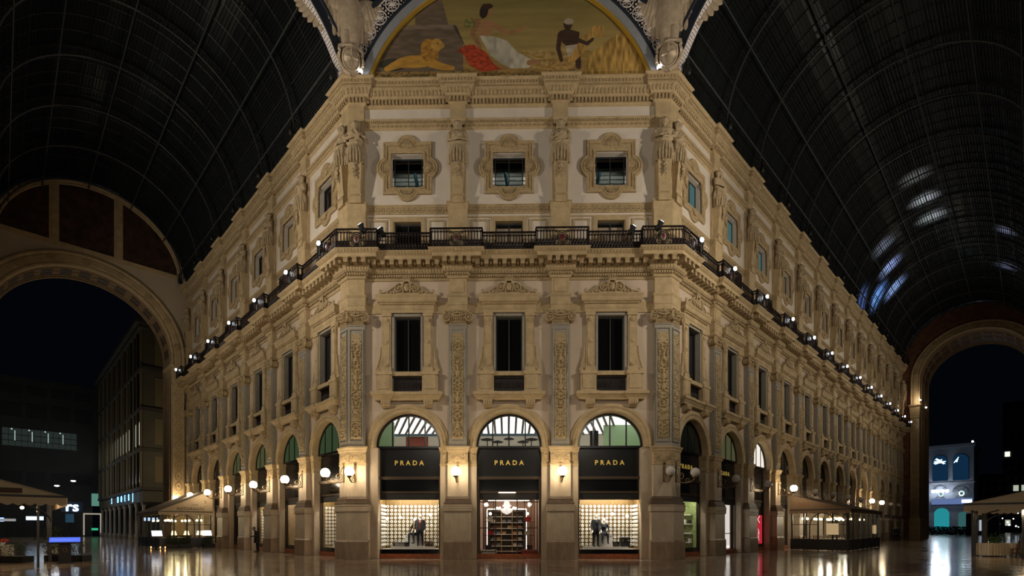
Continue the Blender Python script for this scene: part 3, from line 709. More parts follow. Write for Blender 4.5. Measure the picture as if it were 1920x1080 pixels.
FROUT = ob  # alias
def pilaster(loc, rz, seed, jamb=True):
    p = ob('pilaster', PP['marble_shaft'], BLD, loc, rz)
    for n in ('pier_jamb', 'plinth', 'pedestal', 'base_moulding', 'pier_shaft', 'pier_capital', 'entablature_block', 'upper_pilaster'): ob(n, PP[n], p)
    ob('carved_frieze', FRZ, p, (0, -.29, 4.99))
    for s in (-1, 1): ob('carved_frieze', FRZS, p, (s*.76, -.03, 4.99))
    ob('relief_panel', RELIEF[seed % 4], p, (0, -.312, 6.3)); ob('ionic_capital', IONIC, p, (0, -.28, 12.28))
    return p
seed = 0
PIL = []   # (location on wall plane, rz, wing name, index) also used by statues, lamps
for x in (-SF/2, SF/2): PIL.append((Vector((x, .3, 0)), 0, 'front', 0 if x < 0 else 1))
for sd, nm, n in ((-1, 'left', NL), (1, 'right', NR)):
    for i in range(1, n+1): PIL.append((wp(sd, T0+SW*(i-.5)), sd*pi/4, nm, i))
for loc, rz, nm, i in PIL: pilaster(loc, rz, seed); seed += 1
# ---- the two corner pilasters, folded round the corner
FA = .875   # width of each face
def corner_plan(sd, fa=FA, back=.32, out=0.0):
    A = (HW-fa, back); B = (HW-fa, -out); F = (HW+out*.4142, -out)
    c = (HW+fa*R2+out*R2, fa*R2-out*R2); D = (HW+fa*R2-back*R2, fa*R2+back*R2)
    P = [A, B, F, c, D]
    return P if sd > 0 else [(-x, y) for x, y in P][::-1]
def corner_parts(sd):
    p = corner_plan(sd); q = corner_plan(sd, FA+.07)
    def mk(nm, m, *profs, plan=p):
        b = MB()
        for pr_ in profs: b.stack(plan, pr_)
        return b.mesh(nm, m)
    root = ob('corner_pilaster', mk('marble_shaft', GREYM, [(0, 5.92), (0, 12.22), (.03, 12.25), (.03, 12.3)]), BLD)
    ob('plinth', mk('plinth', MARBD, [(.19, 0), (.19, .92), (.16, .97), (.14, 1.01)], plan=q), root)
    ob('pedestal', mk('pedestal', MARBLE, [(.14, 1.01), (.14, 2.46), (.17, 2.5), (.19, 2.52), (.19, 2.78), (.21, 2.80), (.21, 2.86)], plan=q), root)
    ob('base_moulding', mk('base_moulding', DMOULD, [(.17, 2.86), (.17, 2.98), (.12, 3.0), (.12, 3.06), (.10, 3.08), (.11, 3.16), (.06, 3.22), (.02, 3.28), (0, 3.3)], plan=q), root)
    ob('pier_shaft', mk('pier_shaft', MARBLE, [(0, 3.3), (0, 4.94)], plan=q), root)
    ob('pier_capital', mk('pier_capital', STONE, [(0, 4.94), (.03, 4.96), (.03, 5.02), (-.02, 5.03), (-.02, 5.62), (.02, 5.64), (.05, 5.70), (.05, 5.76), (.10, 5.84), (.10, 5.92)], plan=q), root)
    ob('entablature_block', mk('entablature_block', STONE, [(.02, 12.98), (.02, 13.3), (.04, 13.32), (.04, 13.72), (.07, 13.76), (.10, 13.84), (.0, 13.86)], [(-.01, 13.86), (-.01, 14.78)]), root)
    ob('upper_pilaster', mk('upper_pilaster', STONE, [(.06, 15.8), (.06, 18.2), (.10, 18.28), (.10, 18.62), (.06, 18.70), (0, 18.72)], [(-.06, 18.72), (-.06, 23.9)]), root)
    # jambs on both sides
    b = MB(); m = Matrix.Scale(sd, 4, (1, 0, 0))
    b.M = m; b.box(HW-FA-.62, HW-.3, .3, .8, 0, 5.9)
    b.M = m @ Matrix.Translation((HW-.3*R2, .3*R2, 0)) @ Matrix.Rotation(pi/4, 4, 'Z'); b.box(.3, FA+.57, 0, .5, 0, 5.9); b.M = None
    ob('pier_jamb', b.mesh('pier_jamb', MARBLE), root)
    for f, (cx, cy, rz) in enumerate(((sd*(HW-FA/2), 0, 0), (sd*(HW+FA/2*R2), FA/2*R2, sd*pi/4))):
        cx += sin(rz)*.012; cy -= cos(rz)*.012
        o = ob('relief_panel', RELIEF[(f+1) % 4], root, (cx, cy, 6.3), rz); o.scale = (.95, 1, 1)
        b = MB(); b.M = Matrix.Translation((cx, cy, 0)) @ Matrix.Rotation(rz, 4, 'Z')
        b.sweep([(-.37, 6.15), (-.37, 12.08), (.37, 12.08), (.37, 6.15)], [(.0, 0), (0, -.05), (.04, -.05), (.06, -.01), (.06, 0)], True, 'xz')
        ob('panel_frame', b.mesh('panel_frame', GREYM), root)
        o = ob('ionic_capital', IONIC, root, (cx, cy+.0, 12.28), rz); o.scale = (.86, 1, 1)
        ob('carved_frieze', FRZ, root, (cx, cy-.0 if f == 0 else cy, 4.99), rz)
    return root
for sd in (-1, 1): corner_parts(sd)
# side strips of the wall next to the corner pilasters (front bays are SF wide, wings start at t = .44)
b = MB()
for sd in (-1, 1):
    x0, x1 = sorted((sd*1.5*SF, sd*(HW))); 
    b.cur = 0; b.add([(x0, .3, 5.9), (x1, .3, 5.9), (x1, .3, 15), (x0, .3, 15)], [(0, 1, 2, 3)])
    b.cur = 1; b.add([(x0, .3, 15), (x1, .3, 15), (x1, .3, 25), (x0, .3, 25)], [(0, 1, 2, 3)])
    p, q = wp(sd, 0), wp(sd, T0-SW/2)
    for z0, z1, c in ((5.9, 15, 0), (15, 25, 1)): b.cur = c; b.add([(p.x, p.y, z0), (q.x, q.y, z0), (q.x, q.y, z1), (p.x, p.y, z1)], [(0, 1, 2, 3)])
ob('wall', b.mesh('wall', [PINKP, PLAST]), BLD)
# ---- cornice path in plan, with ressauts over every pilaster
def path_for(w, jog, wc):
    """w half width of ressaut; wc width of each face at the corner"""
    def wing(sd, n):
        pts = []
        for i in range(1, n+1):
            t = T0+SW*(i-.5)
            for dt, d in ((-w, 0), (-w, jog), (w, jog), (w, 0)): v = wp(sd, t+dt, d); pts.append((v.x, v.y))
        v = wp(sd, T0+SW*(n-.5)+w+.6, 0); pts.append((v.x, v.y)); return pts
    r = []
    c, s = corner_plan(1, wc), corner_plan(-1, wc)
    jf = .3-jog
    def cp(sd):
        A = (sd*(HW-wc), .3); B = (sd*(HW-wc), jf); F = (sd*(HW-jf*.4142), jf)
        C_ = (sd*(HW+wc*R2-jf*R2), wc*R2+jf*R2); D = (sd*(HW+wc*R2-.3*R2), wc*R2+.3*R2); return [A, B, F, C_, D]
    L_ = wing(-1, NL)[::-1]; CL = cp(-1)[::-1]; Fr = []
    for x in (-SF/2, SF/2): Fr += [(x-w, .3), (x-w, jf), (x+w, jf), (x+w, .3)]
    CR = cp(1); Rr = wing(1, NR)
    return L_, CL, Fr, CR, Rr
def cornice(nm, w, jog, wc, prof, m):
    L_, CL, Fr, CR, Rr = path_for(w, jog, wc); full = L_+CL+Fr+CR+Rr; off = mitres(full, False); k = len(prof)
    a = len(L_)+2; c = len(L_)+len(CL)+len(Fr)+2; rng = [(0, a), (a, c), (c, len(full)-1)]
    for i0, i1 in rng:
        b = MB(); vs = []
        for i in range(i0, i1+1):
            for d, h in prof: vs.append((full[i][0]+off[i][0]*d, full[i][1]+off[i][1]*d, h))
        n = i1-i0+1
        b.add(vs, [(i*k+q, (i+1)*k+q, (i+1)*k+q+1, i*k+q+1) for i in range(n-1) for q in range(k-1)])
        ob(nm, b.mesh(nm, m), BLD)
    return full, off, rng
LOWP = [(-.05, 14.62), (0, 14.70), (.05, 14.72), (.08, 14.80), (.10, 14.82), (.10, 14.99), (.22, 15.02), (.26, 15.10), (.28, 15.12), (.28, 15.24), (.33, 15.28), (.33, 15.50), (.76, 15.52), (.78, 15.50), (.78, 15.68), (.82, 15.70), (.92, 15.80), (.95, 15.83), (.95, 15.88), (-.1, 15.88)]
TOPP = [(-.05, 23.78), (0, 23.84), (.05, 23.86), (.07, 23.95), (.10, 23.97), (.10, 24.17), (.25, 24.19), (.26, 24.24), (.38, 24.46), (.44, 24.50), (.48, 24.52), (.48, 24.68), (.52, 24.70), (.52, 24.88), (.60, 24.92), (.64, 24.95), (.64, 25.0), (-.6, 25.0)]
FL, OL, RG = cornice('lower_cornice', .475, .3, FA, LOWP, STONE)
FT, OT, RT = cornice('top_cornice', .40, .2, FA-.03, TOPP, STONE)
B1P = [(-.02, 22.70), (.06, 22.74), (.10, 22.78), (.10, 22.94), (.13, 22.96), (.13, 23.12), (.18, 23.16), (.18, 23.20), (-.02, 23.20)]
F1, O1, R1 = cornice('frieze_band', .40, .02, FA-.03, B1P, STONE)
B2P = [(-.02, 18.24), (.05, 18.26), (.05, 18.66), (.09, 18.68), (.09, 18.73), (-.02, 18.73)]
F2, O2, R2_ = cornice('key_pattern_band', .50, .3, FA+.02, B2P, STONE)
def along(full, off, rng, p, step, fn, skip=.05):
    """call fn(mb, x, y, angle) evenly along each straight piece of the offset path; one mesh per wall"""
    out = []
    for i0, i1 in rng:
        b = MB()
        for i in range(i0, i1):
            a = (full[i][0]+off[i][0]*p, full[i][1]+off[i][1]*p); c = (full[i+1][0]+off[i+1][0]*p, full[i+1][1]+off[i+1][1]*p)
            L_ = math.hypot(c[0]-a[0], c[1]-a[1])
            if L_ < skip+step*.5: continue
            # skip where offset turned the piece round
            if (c[0]-a[0])*(full[i+1][0]-full[i][0])+(c[1]-a[1])*(full[i+1][1]-full[i][1]) <= 0: continue
            n = max(1, int(round(L_/step))); an = atan2(c[1]-a[1], c[0]-a[0])
            for k in range(n):
                f = (k+.5)/n; b.M = Matrix.Translation((a[0]+(c[0]-a[0])*f, a[1]+(c[1]-a[1])*f, 0)) @ Matrix.Rotation(an, 4, 'Z'); fn(b, k)
        b.M = None; out.append(b)
    return out
def band(nm, full, off, rng, p, step, fn, m=STONED):
    for b in along(full, off, rng, p, step, fn): ob(nm, b.mesh(nm, m), BLD, kind='stuff')
def lowbox(b, x0, x1, y0, y1, z0, z1):   # box without back and top (cheap)
    b.add([(x0,y0,z0),(x1,y0,z0),(x1,y1,z0),(x0,y1,z0),(x0,y0,z1),(x1,y0,z1),(x1,y1,z1),(x0,y1,z1)], [(0,3,2,1),(0,1,5,4),(1,2,6,5),(3,0,4,7),(4,5,6,7)])
def leaf(z0, z1, w, d0, d1):
    def f(b, k):
        zm = (z0+z1)/2
        b.add([(0, -d0-.05, z0), (-w, -d0-(d1-d0)*.5, zm), (0, -(d0+d1)/2-.06, zm), (w, -d0-(d1-d0)*.5, zm), (-w*.7, -d1, z1), (0, -d1-.05, z1), (w*.7, -d1, z1)], [(0, 2, 1), (0, 3, 2), (1, 2, 5, 4), (2, 3, 6, 5)])
    return f
band('dentil_row', FL, OL, RG, .10, .125, lambda b, k: lowbox(b, -.035, .035, -.09, 0, 14.84, 14.97))
band('leaf_row', FL, OL, RG, .24, .16, leaf(15.02, 15.26, .07, 0, .03))
band('leaf_row', FL, OL, RG, .80, .17, leaf(15.70, 15.84, .07, .02, .12))
band('dentil_row', FT, OT, RT, .10, .19, lambda b, k: lowbox(b, -.055, .055, -.14, 0, 23.98, 24.17))
band('leaf_row', FT, OT, RT, .26, .20, leaf(24.24, 24.48, .095, .02, .17))
band('square_pattern_row', FT, OT, RT, .52, .17, lambda b, k: lowbox(b, -.055, .055, -.03, 0, 24.73, 24.87))
band('dentil_row', FT, OT, RT, .48, .09, lambda b, k: lowbox(b, -.025, .025, -.03, 0, 24.60, 24.66))
band('bead_row', F1, O1, R1, .13, .11, lambda b, k: lowbox(b, -.035, .035, -.04, 0, 22.99, 23.11))
band('cross_pattern_row', F1, O1, R1, .10, .24, lambda b, k: (lowbox(b, -.09, .09, -.025, 0, 22.85, 22.875), lowbox(b, -.015, .015, -.025, 0, 22.79, 22.93)))
def key(b, k):
    for x0, x1, z0, z1 in ((-.13, -.10, 18.32, 18.6), (-.13, .08, 18.57, 18.6), (.05, .08, 18.4, 18.6), (-.04, .08, 18.4, 18.43), (-.04, -.01, 18.4, 18.5), (-.13, .13, 18.32, 18.345)): lowbox(b, x0, x1, -.02, 0, z0, z1)
band('key_pattern_row', F2, O2, R2_, .05, .28, key)
# modillions: each one a part
b = MB(); b.box(-.11, .11, -.40, 0, 15.26, 15.50); b.box(-.13, .13, -.43, 0, 15.45, 15.51); b.tube([(-.085, -.12, 15.33), (.085, -.12, 15.33)], .07, 8); b.tube([(-.08, -.36, 15.38), (.08, -.36, 15.38)], .05, 8)
MODI = b.mesh('modillion', STONED); nmod = 0
b = MB(); b.ball((0, -.2, 15.50), (.10, .10, .045), 6, 4); b.ball((0, -.2, 15.47), (.045, .045, .04), 6, 4); ROSE = b
class Rec:
    def __init__(s): s.L = []
REC = []
def along_pts(full, off, p, step, fn):
    for i in range(len(full)-1):
        a = (full[i][0]+off[i][0]*p, full[i][1]+off[i][1]*p); c = (full[i+1][0]+off[i+1][0]*p, full[i+1][1]+off[i+1][1]*p)
        L_ = math.hypot(c[0]-a[0], c[1]-a[1])
        if L_ < .4 or (c[0]-a[0])*(full[i+1][0]-full[i][0])+(c[1]-a[1])*(full[i+1][1]-full[i][1]) <= 0: continue
        n = max(1, int(round(L_/step))); an = atan2(c[1]-a[1], c[0]-a[0])
        for k in range(n): f = (k+.5)/n; fn((a[0]+(c[0]-a[0])*f, a[1]+(c[1]-a[1])*f), an)
mods = []; along_pts(FL, OL, .34, .45, lambda p, a: mods.append((p, a)))
mods.sort(key=lambda q: (q[0][0]+.1)**2+(q[0][1]+27)**2)
for p, a in mods[:290]: ob('modillion', MODI, BLD, (p[0], p[1], 0), a)
b = MB()
for p, a in mods[290:]: b.M = Matrix.Translation((p[0], p[1], 0)) @ Matrix.Rotation(a, 4, 'Z'); b.box(-.085, .085, -.40, 0, 15.32, 15.50)
b.M = None; ob('modillion_row', b.mesh('modillion_row', STONED), BLD, kind='stuff')
band('rosette_row', FL, OL, RG, .34, .45, lambda b, k: b.ball((.225, -.16, 15.40), (.085, .13, .10), 6, 4))
# roof behind the parapet and solid body behind the walls so that no light leaks through
# ================================================================ statues on the upper pilasters
order = ['first', 'second', 'third', 'fourth', 'fifth', 'sixth', 'seventh', 'eighth', 'ninth', 'tenth', 'eleventh', 'twelfth', 'thirteenth']
SDESC = ['bearded stone herm, one hand raised', 'veiled female stone herm with folded hands', 'female stone herm with hand on breast', 'robed male stone herm in a toga']
def statue(kind, loc, rz, label):
    t = thing('stone_herm', label, 'statue', loc, rz, 'stone herms along the upper storey'); t.scale = (1.18, 1.18, 1.0)
    ob('figure', STAT[kind], t); ob('tapered_shaft', HERM, t); ob('garland', GARL, t); return t
for n_, (loc, rz, nm, i) in enumerate(PIL):
    v = loc+Matrix.Rotation(rz, 3, 'Z') @ Vector((0, -.34, 20.55))
    if nm == 'front': kd = (1, 2)[i]; lb = SDESC[kd]+(' between the left and middle front windows' if i == 0 else ' between the middle and right front windows')
    else: kd = (i*2+(1 if nm == 'left' else 2)) % 4 if i > 1 else (2 if nm == 'left' else 3); lb = '%s, %s from the corner on the %s facade' % (SDESC[kd], order[i-1], nm)
    statue(kd, v, rz, lb)
for sd in (-1, 1):
    for f, (cx, cy, rz) in enumerate(((sd*(HW-FA/2), -.10, 0), (sd*(HW+FA/2*R2+.10*R2), FA/2*R2-.10*R2, sd*pi/4))):
        kd = (0 if sd < 0 else 3) if f == 0 else (1 if sd < 0 else 2)
        statue(kd, Vector((cx, cy, 20.55)), rz, '%s on the %s of the %s corner pilaster' % (SDESC[kd], 'front' if f == 0 else 'side', 'left' if sd < 0 else 'right'))
# ================================================================ balcony railing
RAIL = thing('balcony_railing', 'long black wrought iron balcony railing with crests above the main cornice', 'railing', (0, 0, 15.88))
def rail_panel(L_, crest):
    b = MB(); h = L_/2; H_ = 1.0 if crest else .94
    b.box(-h, h, -.045, .045, H_-.05, H_); b.box(-h, h, -.02, .02, .06, .10); b.box(-h, h, -.02, .02, H_-.22, H_-.19); b.box(-h, h, -.015, .015, .36, .38)
    for s in (-1, 1): b.box(s*h-.03, s*h+.03, -.03, .03, 0, H_)
    n = max(2, int(L_/.15)); st = L_/n
    for k in range(n):
        x = -h+st*(k+.5)
        if crest and abs(x) < .36: continue
        b.box(x-.024, x+.024, -.014, .014, .08, H_-.2); b.ball((x, 0, H_-.17), (.05, .02, .04), 6, 4); b.ball((x+st/2, 0, .22), (.03, .02, .12), 5, 4)
        b.tube([(x+st*.36*cos(a), 0, H_-.12+.06*sin(a)) for a in [2*pi*q/7 for q in range(7)]], .022, 3, closed=True)
        b.tube([(x-st*.4, 0, .38), (x-st*.1, 0, .24), (x-st*.42, 0, .10)], .030, 3, caps=False); b.tube([(x+st*.4, 0, .38), (x+st*.1, 0, .24), (x+st*.42, 0, .10)], .030, 3, caps=False)
        b.tube([(x+st*.3*cos(a), 0, .22+.07*sin(a)) for a in [2*pi*q/6 for q in range(6)]], .032, 3, closed=True)
        b.ball((x, 0, .56), (.022, .022, .05), 5, 4)
    if crest:
        for r in (.30, .22): b.tube([(r*.9*cos(a), 0, .46+r*1.15*sin(a)) for a in [2*pi*q/16 for q in range(16)]], .028, 4, closed=True)
        for s in (-1, 1):
            b.box(s*.37-.015, s*.37+.015, -.015, .015, .08, H_)
            for z in (.16, .78): b.tube([(s*.28+.06*cos(a), 0, z+.06*sin(a)) for a in [2*pi*q/8 for q in range(8)]], .022, 3, closed=True)
    return b.mesh('railing_panel', IRON)
RPM = {}
def coat(m):
    b = MB(); b.ball((0, -.02, .46), (.14, .035, .19), 12, 8); return b.mesh('crest_shield', m)
CREST = [coat(mat('crest_red', (.09, .012, .012), .4)), coat(mat('crest_white_red', (.25, .22, .20), .4)), coat(mat('crest_green', (.03, .06, .05), .4))]
HALFW = MB().ball((0, -.045, .46), (.08, .03, .16), 10, 6).mesh('crest_charge', mat('crest_charge_red', (.14, .02, .02), .4))
ci = 0
for i in range(len(FL)-1):
    p = .84; a = (FL[i][0]+OL[i][0]*p, FL[i][1]+OL[i][1]*p); c = (FL[i+1][0]+OL[i+1][0]*p, FL[i+1][1]+OL[i+1][1]*p)
    L_ = math.hypot(c[0]-a[0], c[1]-a[1])
    if (c[0]-a[0])*(FL[i+1][0]-FL[i][0])+(c[1]-a[1])*(FL[i+1][1]-FL[i][1]) <= 0: continue
    far = math.hypot(a[0], a[1]+27) > 60
    # ressaut panels carry a crest: they are the pieces that lie out at the jog
    seg = math.hypot(FL[i+1][0]-FL[i][0], FL[i+1][1]-FL[i][1]); crest = L_ > 1.0 and seg < 1.1
    key_ = (round(L_, 2), crest)
    if key_ not in RPM: RPM[key_] = rail_panel(L_, crest)
    o = ob('railing_panel', RPM[key_], RAIL, ((a[0]+c[0])/2, (a[1]+c[1])/2, 0), atan2(c[1]-a[1], c[0]-a[0]))
    if crest:
        k = ob('crest_shield', CREST[ci % 3], o, label=('red', 'white', 'green')[ci % 3]+' enamel crest'); ci += 1
        if ci % 3 != 1: ob('crest_charge', HALFW, o)
# ================================================================ rail floodlights
b = MB(); b.tube([(0, 0, 0), (0, .34, 0)], .13, 14); b.tube([(0, .34, 0), (0, .44, 0)], [.13, .09], 14); b.tube([(0, -.03, 0), (0, 0, 0)], .145, 14)
SPH = b.mesh('lamp_housing', BLK)
b = MB(); b.tube([(0, .06, -.18), (0, .2, 0)], .03, 6); b.box(-.17, .17, .03, .09, -.2, -.16); b.box(-.17, -.14, .05, .12, -.2, .05); b.box(.14, .17, .05, .12, -.2, .05); b.box(-.05, .05, .02, .08, -.62, -.18)
SPB = b.mesh('mounting_bracket', BLK)
b = MB(); b.ball((0, -.035, 0), (.115, .02, .115), 14, 8); SPL = b.mesh('lit_lens', SPOTON); SPLD = b.mesh('lens', mat('dim_lens', (.7, .7, .72), .2, emit=(1, 1, 1), estr=1.5))
def rail_spot(loc, rz, label, tilt=0, lit=True):
    t = thing('floodlight', label, 'floodlight', loc, rz, 'floodlights on the balcony railing')
    for n, m in (('lamp_housing', SPH), ('lit_lens' if lit else 'lens', SPL if lit else SPLD)):
        o = ob(n, m, t); o.rotation_euler = (tilt, 0, 0)
    ob('mounting_bracket', SPB, t)
for sd, nm, n in ((-1, 'left', NL+1), (1, 'right', NR+1)):
    for i in range(n):
        v = wp(sd, T0+SW*(i-.5)-(.0 if i else -.9), 1.28, 16.75)
        rail_spot(v, sd*pi/4-sd*.5, 'lit round floodlight on the rail, %s from the corner on the %s facade' % (order[i] if i < 13 else 'last', nm), .12, lit=True)
for x, rz, lb in ((-7.55, .6, 'black floodlight on the front railing nearest the left corner, aimed up'), (-6.65, .6, 'second black floodlight from the left corner on the front railing'),
                  (6.35, -.6, 'second black floodlight from the right corner on the front railing'), (7.65, -.6, 'black floodlight on the front railing nearest the right corner, aimed up')):
    rail_spot((x, -.62 if abs(x) < 7 else -.98, 17.0), rz-(.6*(1 if x < 0 else -1))*2.2, lb, -.75, lit=False)
# ================================================================ globe lamps on scroll brackets
GL = {}
for nm, m in (('on', GLOBEON), ('off', GLOBEOFF)): GL[nm] = MB().ball((0, -1.05, 4.50), (.235, .235, .235), 20, 14).mesh('opal_globe', m)
b = MB(); b.box(-.07, .07, -.03, .0, 4.05, 5.1)
b.tube([(0, 0, 4.15), (0, -.25, 4.02), (0, -.6, 3.98), (0, -.9, 4.05), (0, -1.05, 4.20)], .028, 7)
b.tube([(0, -.30+.2*cos(a)*(1-.09*a), 4.34+.2*sin(a)*(1-.09*a)) for a in [.45*k for k in range(-3, 20)]], .024, 6)
b.tube([(0, -.02, 4.9), (0, -.16, 4.75), (0, -.2, 4.55)], .02, 6)
b.tube([(0, -.66+.1*cos(a), 4.12+.1*sin(a)) for a in [.6*k for k in range(11)]], .018, 5)
b.lathe([(.02, 4.14), (.05, 4.18), (.12, 4.24), (.16, 4.29), (.10, 4.30), (0, 4.3)], (0, -1.05, 0), 14)
BRK = b.mesh('scroll_bracket', mat('bronze_lamp_bracket', (.22, .15, .08), .4, metal=.7))
def globe(loc, rz, on, label, grp):
    t = thing('globe_lamp', label, 'wall lamp', loc, rz, grp)
    ob('opal_globe', GL['on' if on else 'off'], t); ob('scroll_bracket', BRK, t)
on_r = {3: True, 9: True, 10: True}
for loc, rz, nm, i in PIL:
    v = loc+Matrix.Rotation(rz, 3, 'Z') @ Vector((0, -.3, 0))
    if nm == 'front': globe(v, rz, True, 'lit globe wall lamp on the pier %s of the shop entrance' % ('left' if i == 0 else 'right'), 'lit globe lamps'); continue
    on = nm == 'left' or i in (3, 8, 9)
    if nm == 'right' and i > 11: continue
    globe(v, rz, on, '%s globe wall lamp on the %s pier of the %s facade from the corner' % ('lit' if on else 'unlit', order[i-1], nm), 'lit globe lamps' if on else 'unlit globe lamps')
for sd in (-1, 1):
    for f, (cx, cy, rz) in enumerate(((sd*(HW-FA/2+.05), 0, 0), (sd*(HW+FA/2*R2), FA/2*R2, sd*pi/4))):
        globe((cx, cy, 0), rz, sd < 0, '%s globe wall lamp on the %s of the %s corner pier' % ('lit' if sd < 0 else 'unlit', 'front face' if f == 0 else 'inner side', 'left' if sd < 0 else 'right'), ('lit' if sd < 0 else 'unlit')+' globe lamps')
# ================================================================ shopfronts
def fascia_parts(z0=3.18, w=1.70):
    P = {}
    b = MB(); b.box(-w, w, .42, .5, 4.42, 5.94); P['sign_board'] = b.mesh('sign_board', BLACKM)
    b = MB(); b.box(-w-.02, w+.02, .30, .5, 4.28, 4.40); b.box(-w, w, .34, .5, 4.24, 4.28); P['ledge'] = b.mesh('ledge', BRONZE)
    b = MB(); b.box(-w+.12, w-.06, .44, .5, 3.62, 4.24); P['transom_panel'] = b.mesh('transom_panel', BLACKG)
    b = MB(); b.box(-w+.12, w-.06, .40, .5, 3.50, 3.62); P['shutter_rail'] = b.mesh('shutter_rail', BRONZE)
    b = MB(); b.box(-w+.12, w-.06, .45, .52, 3.16, 3.50); P['shutter_box'] = b.mesh('shutter_box', BLK)
    b = MB(); b.box(-w, w, .34, .8, 0, .26); P['stone_base'] = b.mesh('stone_base', REDG)
    for s in (-1, 1):
        b = MB(); b.box(min(s*(w-.10), s*w), max(s*(w-.10), s*w), .36, .5, .26, 4.3); P['frame_post%d' % s] = b.mesh('frame_post', BRONZE if s < 0 else BRONZE)
    return P
FP = fascia_parts()
def shopfront(loc, rz, label, sign=True, glass=True, upto=3.16, base=True):
    t = thing('shopfront', label, 'shopfront', loc, rz)
    for k in ('sign_board', 'ledge', 'transom_panel', 'shutter_rail', 'shutter_box')+(('stone_base',) if base else ()): ob(k, FP[k], t)
    for s in (-1, 1): ob('frame_post', FP['frame_post%d' % s], t)
    if sign: ob('sign_lettering', TXT_P, t, (0, .40, 5.13), label='gold capital letters')
    return t
def room(t, depth, z0, z1, w, mats, name='window_box'):
    """open box behind the glass: back, sides, ceiling, floor"""
    b = MB(); y0 = .55
    b.cur = 0; b.add([(-w, depth, z0), (w, depth, z0), (w, depth, z1), (-w, depth, z1)], [(0, 1, 2, 3)])
    b.add([(-w, y0, z0), (-w, depth, z0), (-w, depth, z1), (-w, y0, z1)], [(0, 1, 2, 3)]); b.add([(w, y0, z0), (w, depth, z0), (w, depth, z1), (w, y0, z1)], [(0, 1, 2, 3)])
    b.cur = 1; b.add([(-w, y0, z1), (w, y0, z1), (w, depth, z1), (-w, depth, z1)], [(0, 1, 2, 3)])
    b.cur = 2; b.add([(-w, y0, z0), (w, y0, z0), (w, depth, z0), (-w, depth, z0)], [(0, 1, 2, 3)])
    m_ = t.matrix_basis.copy(); o = ob('wall_interior', b.mesh(name, mats), None, t.location, t.rotation_euler.z); o['kind'] = 'structure'; return o
GOLDBK = mat('gold_backdrop', (.20, .125, .04), .4, metal=.3)
DISC = mat('white_ring', (.88, .86, .80), .3)
DISPW = mat('white_display_plinth', (.7, .68, .66), .4)
def rings(t, w, z0, z1, y, side_y0, rng=.212):
    b = MB(); c2 = MB(); 
    def ring(M):
        b.M = M; n = 10
        vs = []
        for r, yy in ((.028, -.01), (.040, -.035), (.072, -.035), (.084, 0)):
            vs += [(r*cos(2*pi*k/n), yy, r*sin(2*pi*k/n)) for k in range(n)]
        b.add(vs, [(j*n+k, j*n+(k+1) % n, (j+1)*n+(k+1) % n, (j+1)*n+k) for j in range(3) for k in range(n)])
    nx = int(2*w/rng); nz = int((z1-z0)/rng)
    for i in range(nx):
        for j in range(nz): ring(Matrix.Translation((-w+(i+.5)*2*w/nx, y-.01, z0+(j+.5)*rng)))
    ny = int((y-side_y0)/rng)
    for s in (-1, 1):
        for i in range(ny):
            for j in range(nz): ring(Matrix.Translation((s*(w-.01), side_y0+(i+.5)*rng, z0+(j+.5)*rng)) @ Matrix.Rotation(-s*pi/2, 4, 'Z'))
    ob('ring_display', b.mesh('ring_display', DISC), t, kind='stuff')
STRIPW = emis('lit_white_strip', (1, .93, .82), 3.2)
def fixture(t, M, x0, x1, y, z, e, nm='strip_light'):
    b = MB(); b.box(x0, x1, y, y+.12, z-.03, z); return ob(nm, b.mesh(nm, emis('lit_strip_%d' % len(MATS), (1, .92, .78), e)), t)
PANE_B = MB().box(-1.6, 1.6, .50, .51, .5, 3.16).mesh('shop_window_pane', PANE)
SILLB = MB().box(-1.58, 1.58, .38, .56, .26, .50).mesh('window_base', BLACKG)
def display_shop(loc, rz, label, sign=True, strength=150):
    t = shopfront(loc, rz, label, sign)
    ob('shop_window_pane', PANE_B, t); ob('window_base', SILLB, t)
    room(t, 1.75, .50, 3.5, 1.6, [GOLDBK, GOLDBK, DISPW]); rings(t, 1.58, .62, 3.1, 1.72, .62)
    fixture(t, None, -1.4, 1.4, .62, 3.47, strength)
    return t
FRB = {k: (Vector((SF*k, .3, 0)), 0) for k in (-1, 0, 1)}
shopL = display_shop(*FRB[-1], 'black shopfront left of the entrance, its window backed with white rings')
shopR = display_shop(*FRB[1], 'black shopfront right of the entrance, its window backed with white rings')
